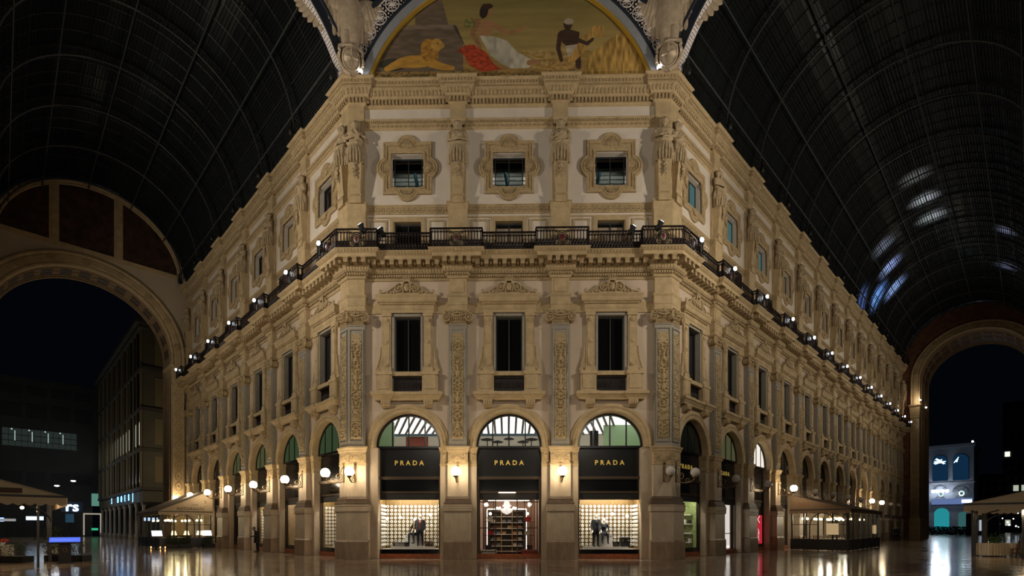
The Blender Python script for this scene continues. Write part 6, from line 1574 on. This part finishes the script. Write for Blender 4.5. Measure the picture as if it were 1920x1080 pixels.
# menu boards on the right pavilion's near glass, and shaded table lamps in the left one
b = MB(); wbox(b, 1, 17.80, 17.84, 3.0, 3.75, 1.15, 1.95); tag(ob('menu_board', b.mesh('menu_board', mat('backlit_cream_menu', (.5, .38, .2), .6, emit=(1, .72, .38), estr=.35))), 'cream framed menu board on the near glass of the right pavilion', 'menu board')
b = MB(); wbox(b, 1, 26.2, 26.9, 4.36, 4.40, 1.15, 1.85); tag(ob('menu_board', b.mesh('menu_board', MATS['backlit_cream_menu'])), 'cream menu board on the long glass side of the right pavilion', 'menu board')
SHADE = emis('lit_fabric_shade', (1, .72, .30), 3.4)
for i, (t, d) in enumerate(((24.0, 1.3), (24.6, 2.1), (23.8, 3.2))):
    l = thing('table_lamp', 'table lamp with glowing cream shade inside the left pavilion, %s from the facade' % order[i], 'lamp', wp(-1, t, d, .752 if i != 9 else 0))
    ob('lamp_shade', MB().lathe([(.13, .62), (.22, .28)], n=18).mesh('lamp_shade', SHADE), l); ob('lamp_base', MB().lathe([(.10, 0), (.10, .02), (.02, .05), (.02, .35)], n=12).mesh('lamp_base', BRASS), l)
    tag(ob('console_stand', MB().lathe([(.26, .72), (.26, .75), (.04, .70), (.05, .05), (.2, 0)], (0, 0, 0), 14).mesh('console_stand', WOOD), None, wp(-1, t, d)), 'round stand under the %s glowing table lamp from the facade' % order[i], 'side table')
# awnings on the far side of both arcades
def awning(sd, t0, t1, dw, de, zr, ze, label, canvas, txt=None):
    root = thing('awning_kiosk', label, 'pavilion'); sg = 1 if de > dw else -1; ov = .15; e = de+sg*ov
    b = MB(); wpoly(b, [wp(sd, t0-ov, dw, zr), wp(sd, t1+ov, dw, zr), wp(sd, t1+ov, e, ze), wp(sd, t0-ov, e, ze)], Vector((0, 0, .05)))
    wpoly(b, [wp(sd, t0-ov, dw, ze), wp(sd, t0-ov, dw, zr+.03), wp(sd, t0-ov, e, ze+.03)], wp(sd, .012)-wp(sd, 0))
    can = ob('canopy', b.mesh('canopy', canvas), root)
    b = MB(); valance(b, wp(sd, t0-ov-.03, dw), wp(sd, t0-ov-.03, e), ze, .34); valance(b, wp(sd, t0-ov, e+sg*.02), wp(sd, t1+ov, e+sg*.02), ze, .34); ob('scalloped_valance', b.mesh('scalloped_valance', canvas), can)
    b = MB(); wbox(b, sd, t0-ov-.05, t0-ov+.03, min(dw, e), max(dw, e), ze-.02, ze+.07); ob('canopy_edge', b.mesh('canopy_edge', DGREY), can)
    n = max(2, int((t1-t0)/1.3))
    for k in range(4 if sd < 0 else 2, n+1): b = MB(); t = t0+(t1-t0)*k/n; wbox(b, sd, t-.05, t+.05, de-.05, de+.05, 0, ze); ob('post', b.mesh('post', DGREY), root)
    b = MB(); wbox(b, sd, t0+2.2, t0+2.28, (12.3 if sd < 0 else 13)-.04, (12.3 if sd < 0 else 13)+.04, 0, ze); ob('post', b.mesh('post', DGREY), root)
    for k in range(4):
        f = k/4; b = MB(); z = zr+(ze-zr)*.5-.1; d = dw+(de-dw)*f; t = t0+.4+(t1-t0)*f*.0
        b.tube([wp(sd, t0+.2, d, zr+(ze-zr)*f-.06), wp(sd, t1, d, zr+(ze-zr)*f-.06)], .03, 5); ob('rafter', b.mesh('rafter', WOOD), root)
    b = MB(); pts = [wp(sd, t0, (dw+de)/2+abs(de-dw)*.42*cos(a), 1.9+.75*sin(a)) for a in [pi*k/18 for k in range(19)]]; b.tube(pts, .04, 5); ob('arch_frame', b.mesh('arch_frame', DGREY), root)
    if txt:
        o = ob('sign_strip', MB().box(-.6, .6, -.01, .02, -.09, .09).mesh('sign_strip', LETM), can, wp(sd, t0-ov-.03, 13.45, ze+.22)); o.rotation_euler = (0, 0, -sd*pi/4)
    return root
awning(-1, 1.8, 9.5, 15.6, 11.7, 4.05, 2.86, 'cream awning kiosk with scalloped valance on the far left side of the left arcade', CREAM, 'IL MERCATO')
awning(1, 11.2, 17.5, 15.0, 11.0, 3.9, 2.85, 'cream awning with scalloped valance on the far side of the right arcade', CREAM)
awning(1, 20.0, 27, 15.0, 11.0, 3.9, 2.85, 'smaller farther awning behind the cream awning of the right arcade', CREAM)
for sd, t, d in ((-1, 3, 13.3), (-1, 6, 12.5), (1, 13.2, 13.0), (1, 23, 13)): lamp('POINT', wp(sd, t, d, 2.5), 60, (1, .75, .45), size=.12)
for i, (t, d) in enumerate(((3.0, 13.3), (6.0, 12.5))):
    l = tag(ob('ball_lamp', MB().ball((0, 0, 0), .07, 8, 6).mesh('ball_lamp', WARMB), None, wp(-1, t, d+.25, 2.55)), 'small warm lamp under the left awning kiosk, %s from the crossing' % order[i], 'lamp', 'lamps under the left awning')
# tables under the right awning, near the edge of the picture
CRC = mat('cream_tablecloth', (.58, .50, .38), .8)
table((28.05, 3.45, 0), .12, .5, .42, 'cream-clothed table at the right edge, left of the bentwood chair', True, None or 'tables under the right awning', CRC)
table((30.0, 3.9, 0), .12, .7, .42, 'long cream-clothed table at the right edge, behind the bentwood chair', True, 'tables under the right awning', CRC)
table((31.2, 3.2, 0), .12, .45, .42, 'cream-clothed table cut by the right edge of the view', True, 'tables under the right awning', CRC)
bent_chair((28.65, 2.75, 0), pi+.5, 'dark bentwood chair between the cream-clothed tables at the right edge', 'bentwood chairs by the right awning')
bent_chair((29.0, 2.95, 0), pi+.1, 'second dark bentwood chair, close behind the first at the right edge', 'bentwood chairs by the right awning')
lamp('SPOT', (24, -3, 9), 260, (1, .85, .65), (29.5, 3.4, .5), .2, 40)
for i, (x, y) in enumerate(((27.75, 3.35), (27.95, 3.5), (28.3, 3.4))): tag(ob('tumbler', MB().lathe([(.03, 0), (.035, .11), (.03, .115)], n=10).mesh('tumbler', glassy('tumbler_glass_%d' % i, (.9, .9, .9), .25)), None, (x, y, .752)), 'small glass on the left cream-clothed table, %s from its left' % order[i], 'glass', 'glasses on the right edge table')
# plants
def plant(loc, label, rad, h, m=PLANT, pot=.3, n=260, seedv=1, hang=False, boxy=None):
    t = thing('potted_shrub', label, 'plant', loc); R = random.Random(seedv); b = MB()
    for i in range(n):
        if boxy: p = Vector((R.uniform(-boxy, boxy), R.uniform(-rad, rad), pot+R.random()*(h-pot)))
        else:
            a, q = R.random()*2*pi, math.acos(R.uniform(-1, 1)); rr_ = R.random()**.4; p = Vector((rad*rr_*sin(q)*cos(a), rad*rr_*sin(q)*sin(a), pot+(h-pot)/2+(h-pot)/2*rr_*cos(q)))
        d = Vector((R.uniform(-1, 1), R.uniform(-1, 1), R.uniform(-.3, 1))).normalized()*R.uniform(.06, .13); s = d.cross(Vector((R.random(), R.random(), .3))).normalized()*.025
        b.add([p, p+d*.5+s, p+d, p+d*.5-s], [(0, 1, 2, 3)])
    ob('foliage', b.mesh('foliage', m), t, kind='stuff')
    b = MB(); b.tube([(0, 0, pot-.05), (0, 0, (pot+h)/2)], .02, 5); ob('stem', b.mesh('stem', WOOD), t)
    if boxy: b = MB(); b.box(-boxy-.05, boxy+.05, -rad-.04, rad+.04, 0, pot); ob('planter_box', b.mesh('planter_box', BLK), t)
    else: ob('pot', MB().lathe([(.16, 0), (.22, pot), (.20, pot)], n=14).mesh('pot', BLK), t)
    return t
plant((-23.6, -.6, 0), 'dark bushy shrub beside the menu lectern at the left', .75, 1.75, seedv=2, n=900)
plant((29.6, 4.9, 0), 'green potted plant behind the cream-clothed tables at the right', .42, 1.35, mat('green_foliage', (.06, .13, .03), .6, var=.4, scale=9), seedv=3, n=300)
for i, (t, d) in enumerate(((22.35, 2.7), (22.35, 3.6), (22.35, 1.0))):
    v = wp(-1, t, d); p = plant(v, 'dark clipped hedge in a trough before the left pavilion, %s from the facade' % ('second', 'third', 'first')[i], .18, 1.0, seedv=5+i, n=500, boxy=.38); p.rotation_euler = (0, 0, pi/4)
for i, (x, y, bx_) in enumerate(((-24.4, -2.6, 1.3), (-21.9, -1.7, .9))):
    plant((x, y, 0), 'low dark planter with shrubs at the lower left, %s from the lectern' % ('second', 'first')[i], .25, .95, seedv=9+i, n=500, boxy=bx_)
# lectern with blue screen
t = thing('menu_lectern', 'dark menu lectern with a slanted glowing blue screen at the lower left', 'lectern', (-20.8, -3.15, 0), .7)
ob('pedestal', MB().box(-.22, .22, -.14, .14, .05, 1.0).box(-.3, .3, -.2, .2, 0, .05).mesh('pedestal', BLK), t)
o = ob('screen_frame', MB().box(-.62, .62, -.32, .32, -.03, .02).mesh('screen_frame', BLK), t, (0, -.02, 1.08)); o.rotation_euler = (.38, 0, 0)
o2 = ob('lit_screen', MB().box(-.56, .56, -.27, .27, .022, .03).mesh('lit_screen', emis('blue_screen', (.10, .18, .95), 1.1)), o)
ob('screen_lines', MB().box(-.5, .5, .02, .03, .031, .033).box(-.5, .3, -.1, -.09, .031, .033).mesh('screen_lines', emis('screen_line', (.4, .5, 1), 1)), o, kind='stuff')
ob('emblem', MB().tube([(.07*cos(a), -.145, .62+.09*sin(a)) for a in [2*pi*k/14 for k in range(14)]], .012, 4, closed=True).mesh('emblem', BRASS), t)
# lit menu stands before the left pavilion
WMEN = emis('lit_white_menu', (.95, .92, 1), 1.5)
for i, (t_, d, w_) in enumerate(((22.1, 1.3, .34), (22.1, 4.75, .34))):
    t = thing('menu_stand', 'menu stand with bright white slanted panel, %s the left pavilion' % ('by the facade side of' if i == 0 else 'at the outer corner of'), 'menu stand', wp(-1, t_-.3, d), pi/4)
    ob('post', MB().tube([(0, 0, 0), (0, 0, 1.15)], .03, 6).lathe([(.2, 0), (.2, .03)], n=14).mesh('post', BLK), t)
    o = ob('lit_panel', MB().box(-w_, w_, -.24, .24, 0, .03).mesh('lit_panel', WMEN), t, (0, 0, 1.2)); o.rotation_euler = (1.0, 0, 0)
CAND = emis('candle_flame', (1, .45, .15), 9)
for i, (t_, d) in enumerate(((23.1, 4.9), (22.8, 4.95), (21.9, 4.5), (21.8, 4.2))):
    t = thing('lantern', 'small candle lantern on the floor by the left pavilion, %s from the outside' % order[i], 'lantern', wp(-1, t_, d), 0, 'floor lanterns by the left pavilion')
    ob('flame', MB().ball((0, 0, .12), (.035, .035, .06), 8, 6).mesh('flame', CAND), t); ob('glass_cup', MB().lathe([(.06, 0), (.07, .2)], n=10).mesh('glass_cup', glassy('lantern_glass_%d' % i, (1, .9, .8), .1)), t); ob('candle', MB().lathe([(.03, 0), (.03, .06)], n=8).mesh('candle', WHITE), t)
# tables with red flowers at the lower left edge
for i, (x, y) in enumerate(((-26.6, -.4), (-24.9, 1.2))):
    table((x, y, 0), .7, .45, .45, 'white-clothed table at the lower left edge, %s the dark shrub' % ('left of' if i == 0 else 'behind'), True, 'tables by the left awning')
    f = thing('flower_bowl', 'bowl of red flowers on the table %s the dark shrub' % ('left of' if i == 0 else 'behind'), 'flowers', (x, y, .752)); b = MB(); R = random.Random(i)
    for k in range(40): b.ball((R.uniform(-.25, .25), R.uniform(-.25, .25), .14+R.random()*.16), .035, 6, 4)
    ob('blossoms', b.mesh('blossoms', mat('red_blossom_%d' % i, (.5, .06, .03), .6)), f, kind='stuff'); ob('bowl', MB().lathe([(.08, 0), (.2, .12), (.18, .13)], n=14).mesh('bowl', WHITE), f)
lamp('POINT', (-26, -.2, 2.0), 8, (1, .7, .4), size=.1)
# ================================================================ people
COATD = mat('dark_blue_coat', (.012, .012, .03), .8); TROUS = mat('dark_trousers', (.015, .014, .016), .8); HAIRM = mat('dark_hair', (.02, .012, .01), .6)
def pz(c): return 0 if (c.z > 1.5 or (abs(c.x) > .2 and c.z < .92)) else (2 if c.z < .86 else 1)
def person(loc, rz, J, label, m=COATD):
    me = figure(J, [SKIN, m, TROUS], pz, 'body'); t = thing('person', label, 'person', loc, rz); ob('body', me, t)
    h = Vector(J['head']); b = MB(); b.ball(h+Vector((0, .02, .03)), (.088, .102, .11), 12, 8); ob('hair', b.mesh('hair', HAIRM), t)
    ob('coat', coat_me(J['chest'][2]+.12, .62, .205), t).location = (J['chest'][0]*.6, J['chest'][1]*.5, 0)
    return t
J = standing(); J.update(chest=(0, -.10, 1.28), neck=(0, -.17, 1.44), head=(0, -.24, 1.58), lwr=(-.1, -.36, 1.05), rwr=(.12, -.36, 1.08), lel=(-.26, -.12, 1.1), rel=(.26, -.12, 1.1), lsh=(-.2, -.1, 1.38), rsh=(.2, -.1, 1.38))
person(wp(-1, 11.6, .85), -.9, J, 'person in dark blue coat bent over a phone by the left facade piers')
person(wp(1, 54.0, 1.5), .3, standing(), 'person in dark clothes standing far down the right arcade, left of a pair'); person(wp(1, 54.9, 1.7), -.3, standing(), 'person in dark clothes standing far down the right arcade, right of a pair', TROUS)
# ================================================================ buildings beyond the arches
OLIVE = mat('olive_grey_stucco', (.11, .095, .065), .9, var=.15, scale=.6); OLIVED = mat('dark_olive_stone', (.07, .06, .045), .9); YELP = mat('yellow_stucco_panel', (.20, .155, .075), .9)  # second olive is a darker tone for cornice, bands and alternate strips
def bld(name, label): return thing(name, label, 'building')
A_ = bld('arcaded_building', 'dark stucco building with lit ground floor columns beyond the left arch')
t0, t1, zt = 55.5, 95.5, 28.0
b = MB(); wbox(b, -1, t0, t1, -14, 0, 5.0, zt); wbox(b, -1, t0, t1, -14, -4, 0, 5.0); ob('wall', b.mesh('wall', OLIVE), A_)
b = MB(); wbox(b, -1, t0-.9, t1, -14, .9, zt, zt+.5); wbox(b, -1, t0-.5, t1, -14, .5, zt-.5, zt); ob('roof_cornice', b.mesh('roof_cornice', OLIVED), A_)
for z in (6.5, 11.6, 16.9, 22.2): b = MB(); wbox(b, -1, t0-.3, t1, -14, .3, z, z+.45); ob('floor_band', b.mesh('floor_band', OLIVED), A_)
LITW = emis('lit_far_window', (.85, .88, .72), .9); DWIN = mat('dark_far_window', (.02, .02, .018), .3)
n = 16
for i in range(n+1): b = MB(); t = t0+.5+(t1-t0-1)*i/n; wbox(b, -1, t-.35, t+.35, 0, .22, 7, zt-.5); ob('pilaster_strip', b.mesh('pilaster_strip', YELP if i % 2 == 0 else OLIVED), A_)
for i in range(n):
    t = t0+.5+(t1-t0-1)*(i+.5)/n
    for lv, (z0, z1) in enumerate(((7.6, 10.6), (12.6, 15.6), (17.8, 20.8), (23.2, 26.0))):
        lit = lv == 1 and i not in (2, 13)
        b = MB(); wbox(b, -1, t-.42, t+.42, -.02, .06, z0, z1-.3); b.add([wp(-1, t+.42*cos(a), .06, z1-.3+.4*sin(a)) for a in [pi*k/8 for k in range(9)]], [list(range(9))])
        ob('window', b.mesh('window', LITW if lit else DWIN), A_, label='lit arched window' if lit else None)
COLM = mat('lit_column_stone', (.30, .26, .2), .5)
for i in range(9):
    t = t0+1.2+4.7*i; b = MB(); v = wp(-1, t, -.3); b.lathe([(.34, 0), (.34, .6), (.22, .7), (.18, 4.4), (.3, 4.6), (.3, 5.0)], (v.x, v.y, 0), 10); ob('column', b.mesh('column', COLM), A_)
    if i < 7: lamp('POINT', wp(-1, t, .7, 3.9), 5, (.85, .9, 1), size=.1)
for i in range(4):
    for z0, z1 in ((7.6, 11), (12.6, 16), (17.6, 21.4), (23, 27)): b = MB(); d = -.9-3.1*i; wbox(b, -1, t0-.08, t0, d-2.1, d-.4, z0, z1); ob('wall_panel', b.mesh('wall_panel', YELP), A_)
for k, ch in enumerate('S NOEBJ'):
    if ch == ' ': continue
    me = text_me(ch, 1.3, .03, emis('blue_sign_%d' % k, (.15, .45, 1), 4)); o = ob('sign_lettering', me, A_, wp(-1, 77-3.0*k, .55, 5.75)); o.rotation_euler = (0, 0, -pi/4); o.scale = (-1, 1, 1) if False else (1, 1, 1)
B_ = bld('office_block', 'dark office block with a lit strip of gridded windows beyond the left arch')
DARKW = mat('dark_office_wall', (.035, .035, .035), .9, var=.2, scale=.3); DW2 = mat('darker_office_band', (.018, .018, .02), .8)
b = MB(); wbox(b, -1, 96, 110, 1.0, 45, 0, 27.5); wbox(b, -1, 96, 110, -1.5, 1.0, 5.5, 27.5); ob('wall', b.mesh('wall', DARKW), B_)
for z0, z1 in ((9.3, 11.3), (20.6, 23), (24.6, 26)):
    for i in range(10): b = MB(); wbox(b, -1, 95.9, 96, 1.0+3.2*i, 3.6+3.2*i, z0, z1); ob('window', b.mesh('window', DW2), B_)
OFF = emis('office_glow', (.45, .62, .55), .04); OFB = emis('office_bright', (.75, .95, .9), .6)
for i in range(12):
    b = MB(); wbox(b, -1, 95.85, 95.9, 3.3+.82*i, 4.07+.82*i, 15.6, 18.6); ob('lit_window', b.mesh('lit_window', OFF), B_, label='lit office window')
b = MB()
for z in (16.5, 17.5): wbox(b, -1, 95.78, 95.84, 3.2, 13.2, z-.05, z+.05)
ob('window_bar', b.mesh('window_bar', DW2), B_)
for d in (5.2, 7.2, 9.3, 11.5): b = MB(); wbox(b, -1, 95.7, 95.76, d-.05, d+.05, 16.5, 18.2); b.ball(wp(-1, 95.6, d+.4, 18.4), .13, 6, 4); ob('lit_fitting', b.mesh('lit_fitting', OFB), B_)
for d0, d1 in ((.05, 1.15), (-1.3, -.15)): b = MB(); wbox(b, -1, 95.85, 95.95, d0, d1, 5.6, 7.9); ob('lit_window', b.mesh('lit_window', emis('teal_window_%d' % len(MATS), (.3, .75, .6), .3)), B_, label='teal lit window')
# street lamps, shop portal and sign
for i, (t, d, z) in enumerate(((88, 4.4, 9.5), (90, 6.4, 8.7))):
    l = thing('street_lamp', 'bright white street lamp hanging before the dark office block, %s' % ('upper' if i == 0 else 'lower'), 'street lamp', wp(-1, t, d, z))
    ob('lamp_head', MB().ball((0, 0, 0), (.35, .35, .10), 10, 6).mesh('lamp_head', emis('street_white_%d' % i, (.85, 1, .97), 20)), l); ob('arm', MB().tube([(0, 0, .05), (-2.2, 1.5, .6)], .04, 5).mesh('arm', DGREY), l)
b = MB(); wbox(b, -1, 95.3, 95.5, -.25, -.05, .2, 4.2); wbox(b, -1, 95.3, 95.5, 2.2, 2.4, .2, 4.2); wbox(b, -1, 95.3, 95.5, -.25, 2.4, 4.0, 4.25)
tag(ob('lit_portal', b.mesh('lit_portal', emis('portal_light', (1, .85, .7), .35))), 'thin lit frame around a dark shop entrance beyond the left arch', 'doorway')
b = MB(); wbox(b, -1, 95.3, 95.4, .25, 1.2, 1.1, 1.5); tag(ob('green_sign', b.mesh('green_sign', emis('green_sign_light', (.05, .6, .3), .8))), 'small green lit sign inside the thin lit doorway', 'sign')
t = thing('shop_sign', 'white and blue lit shop sign reading rs beside the left awning', 'sign', wp(-1, 76, 5.5, 4.75), pi/4)
ob('sign_panel', MB().box(-1.3, 1.3, .05, .2, -.8, .8).mesh('sign_panel', mat('dark_blue_panel', (.01, .04, .10), .4)), t); ob('sign_lettering', text_me("I's".replace("I'", 'r'), 2.1, .03, emis('white_blue_sign', (.7, .88, 1), 5), 1, .03), t)
for i, (t_, d, w_, h_, c, e) in enumerate(((77, 5.2, 1.0, 1.3, (.15, .4, .65), .12), (60, 9.5, 1.6, .45, (.55, .75, 1), 2.2), (60, 12, 1.4, .3, (.9, .9, .9), .3), (66, 13, .6, .5, (.3, .5, 1), 2))):
    b = MB(); wbox(b, -1, t_, t_+.1, d, d+w_, (2.4 if i != 1 else 2.55), (2.4 if i != 1 else 2.55)+h_)
    o = ob('lit_sign', b.mesh('lit_sign', emis('far_sign_%d' % i, c, e))); b = MB(); wbox(b, -1, t_+.02, t_+.08, d+w_/2-.05, d+w_/2+.05, 0, 2.6); ob('post', b.mesh('post', BLK), o)
    tag(o, ('blue glowing shop window beyond the left arch', 'white-blue sign under the left awning in the distance', 'faint white sign under the left awning in the distance', 'small blue sign at the far left edge')[i], 'sign')
# right: museum, office blocks
M_ = bld('museum_building', 'stone building with tall arches and blue-white neon beyond the right arch')
STB = mat('blue_grey_far_stone', (.13, .14, .17), .9, var=.15, scale=.5)
b = MB(); wbox(b, 1, 150, 168, -14, 3.2, 0, 22.5); ob('wall', b.mesh('wall', STB), M_)
b = MB(); wbox(b, 1, 149.6, 168, -14, 3.5, 22.0, 22.8); wbox(b, 1, 149.8, 168, -14, 3.4, 12.9, 13.2); ob('stone_band', b.mesh('stone_band', STB), M_)
ARCG = emis('deep_blue_arch_glass', (.02, .10, .24), .22); NEON = emis('blue_white_neon', (.5, .8, 1), 9); TEAL = emis('teal_glass', (.03, .42, .48), .6)
def archw(d0, d1, z0, z1, m, y=149.75, nm='arched_window', fr=True):
    b = MB(); r_ = (d1-d0)/2; dc = (d0+d1)/2; pts = [wp(1, y, d0, z0), wp(1, y, d1, z0)]+[wp(1, y, dc+r_*cos(a), z1-r_+r_*sin(a)) for a in [pi*k/12 for k in range(13)]]
    wpoly(b, pts, wp(1, .1)-wp(1, 0)); return ob(nm, b.mesh(nm, m), M_)
for i, d0 in enumerate((-9.2, -4.7, -.75)):
    archw(d0, d0+3.0, 13.6, 20.2, ARCG)
    b = MB(); R = random.Random(i)
    p = Vector((0, 0)); pts = []
    for k in range(16 if i == 1 else 7): pts.append(wp(1, 149.5, d0+(.2+2.6*R.random() if i != 2 else .2+1.0*R.random()), 17.9+1.6*R.random()))
    b.tube(pts, .055, 4); ob('neon_scribble', b.mesh('neon_scribble', NEON), M_)
    b = MB(); dc = d0+1.5
    for k in range(2): b.tube([wp(1, 149.6, dc+1.5*cos(a), 10.6+1.6*sin(a)) for a in [pi*q/12 for q in range(13)]], .1, 4)
    for s in (-1, 1): b.tube([wp(1, 149.6, dc-1.2*s, 8.6), wp(1, 149.6, dc+1.0*s, 12.0)], .08, 4)
    ob('lattice_arch', b.mesh('lattice_arch', DW2), M_)
    b = MB(); b.tube([wp(1, 149.5, dc+.45*cos(a)+.2, 10.2+.55*sin(a)) for a in [2*pi*q/12 for q in range(12)]], .1, 4, closed=True); ob('neon_ring', b.mesh('neon_ring', emis('pale_green_neon_%d' % i, (.6, 1, .9), 1.5 if i < 2 else 4)), M_)
archw(-4.4, -1.4, 1.0, 6.6, TEAL, nm='teal_doorway'); archw(.3, 2.1, 1.2, 5.6, emis('dim_teal', (.1, .35, .35), .3), nm='teal_doorway'); archw(-9.5, -7.2, 1, 6.4, TEAL, nm='teal_doorway')
b = MB(); b.cur = 0; wbox(b, 1, 149.3, 149.5, -4.9, 3.0, 7.5, 9.0); ob('banner_strip', b.mesh('banner_strip', emis('blue_banner', (.16, .24, .5), .7)), M_)
b = MB(); wbox(b, 1, 149.1, 149.25, 1.0, 2.9, 7.8, 8.6); ob('bright_banner_end', b.mesh('bright_banner_end', emis('white_banner', (.8, .9, 1), 3)), M_)
for i, d in enumerate((-4.4, -3.6, -2.6, -1.7)):
    l = tag(ob('floodlight', MB().ball((0, 0, 0), (.38, .38, .38), 10, 8).mesh('floodlight', emis('cold_flood_%d' % i, (.82, .92, 1), 55)), None, wp(1, 148.2, d, 10.9)), 'cold white floodlight before the museum building, %s from the left' % order[i], 'floodlight', 'cold floodlights before the museum')
tag(ob('roof_beacon', MB().ball((0, 0, 0), .22, 8, 6).mesh('roof_beacon', emis('beacon', (1, 1, 1), 12)), None, wp(1, 149.8, 3.0, 23.1)), 'tiny white beacon on the roof corner of the museum building', 'lamp')
b = MB(); R = random.Random(8)
for k in range(2500): p = wp(1, R.uniform(120, 126), R.uniform(-6, 5), R.random()*1.7); d = Vector((R.uniform(-1, 1), R.uniform(-1, 1), R.uniform(0, 1)))*.3; b.add([p, p+d, p+d.cross(Vector((.3, .5, .8)))], [(0, 1, 2)])
o = tag(ob('hedge', b.mesh('hedge', PLANT)), 'low dark hedge before the museum building', 'hedge'); o['kind'] = 'stuff'
T_ = bld('tower_block', 'dark blue-grey tower block with one lit window at the right edge')
TWM = mat('far_tower_wall', (.030, .034, .046), .9); TWW = mat('far_tower_window', (.012, .014, .02), .3)
b = MB(); wbox(b, 1, 232, 250, 6, 30, 0, 46); wbox(b, 1, 228, 232, -2, 30, 0, 20.5); ob('wall', b.mesh('wall', TWM), T_)
LITT = emis('lit_tower_window', (.9, 1, .7), 1.3)
for i in range(7):
    for j in range(9): b = MB(); wbox(b, 1, 231.8, 232, 6.6+2.1*i, 7.9+2.1*i, 21.5+2.6*j, 23.2+2.6*j); ob('window', b.mesh('window', LITT if (i == 0 and j == 2) else TWW), T_)
for i in range(10):
    for j in range(6): b = MB(); wbox(b, 1, 227.8, 228, -1.2+2.0*i, .1+2.0*i, 2.2+3*j, 4.2+3*j); ob('window', b.mesh('window', emis('dim_lit_%d_%d' % (i, j), (.8, .9, .7), .5) if (i, j) in ((5, 4), (6, 4), (7, 4), (4, 0), (6, 1)) else TWW), T_)
R = random.Random(21); b = MB()
for k in range(26):
    d = R.uniform(3.5, 16); z = R.uniform(1.5, 7.5); b.ball(wp(1, 140, d, z), R.uniform(.06, .2), 6, 4)
o = tag(ob('distant_street_lights', b.mesh('distant_street_lights', emis('distant_lights', (.75, .85, 1), 5))), 'scatter of tiny distant street lights behind the right awnings', 'lights'); o['kind'] = 'stuff'
K_ = bld('low_kiosk', 'low dark kiosk with lit side panels beyond the right arch')
b = MB(); wbox(b, 1, 125, 132, 3.4, 8.5, 0, 4.6); ob('wall', b.mesh('wall', DARKW), K_)
for d in (4.6, 5.5): b = MB(); wbox(b, 1, 124.8, 125, d, d+.7, .9, 3.2); ob('lit_panel', b.mesh('lit_panel', emis('kiosk_panel_%d' % int(d), (.8, .9, 1), .5)), K_)
# cold light of the square beyond the right arch, reflecting on the wet floor
lamp('POINT', wp(1, 140, -3, 12), 1100, (.7, .85, 1), size=.6)
lamp('POINT', wp(-1, 46, -2.5, 9), 700, (1, .85, .6), size=.4); lamp('POINT', wp(-1, 62, 9, 9), 600, (1, .9, .7), size=.5); lamp('POINT', wp(-1, 80, 7, 9), 500, (.9, .95, 1), size=.5)  # unseen points added to brighten the building beyond the left arch
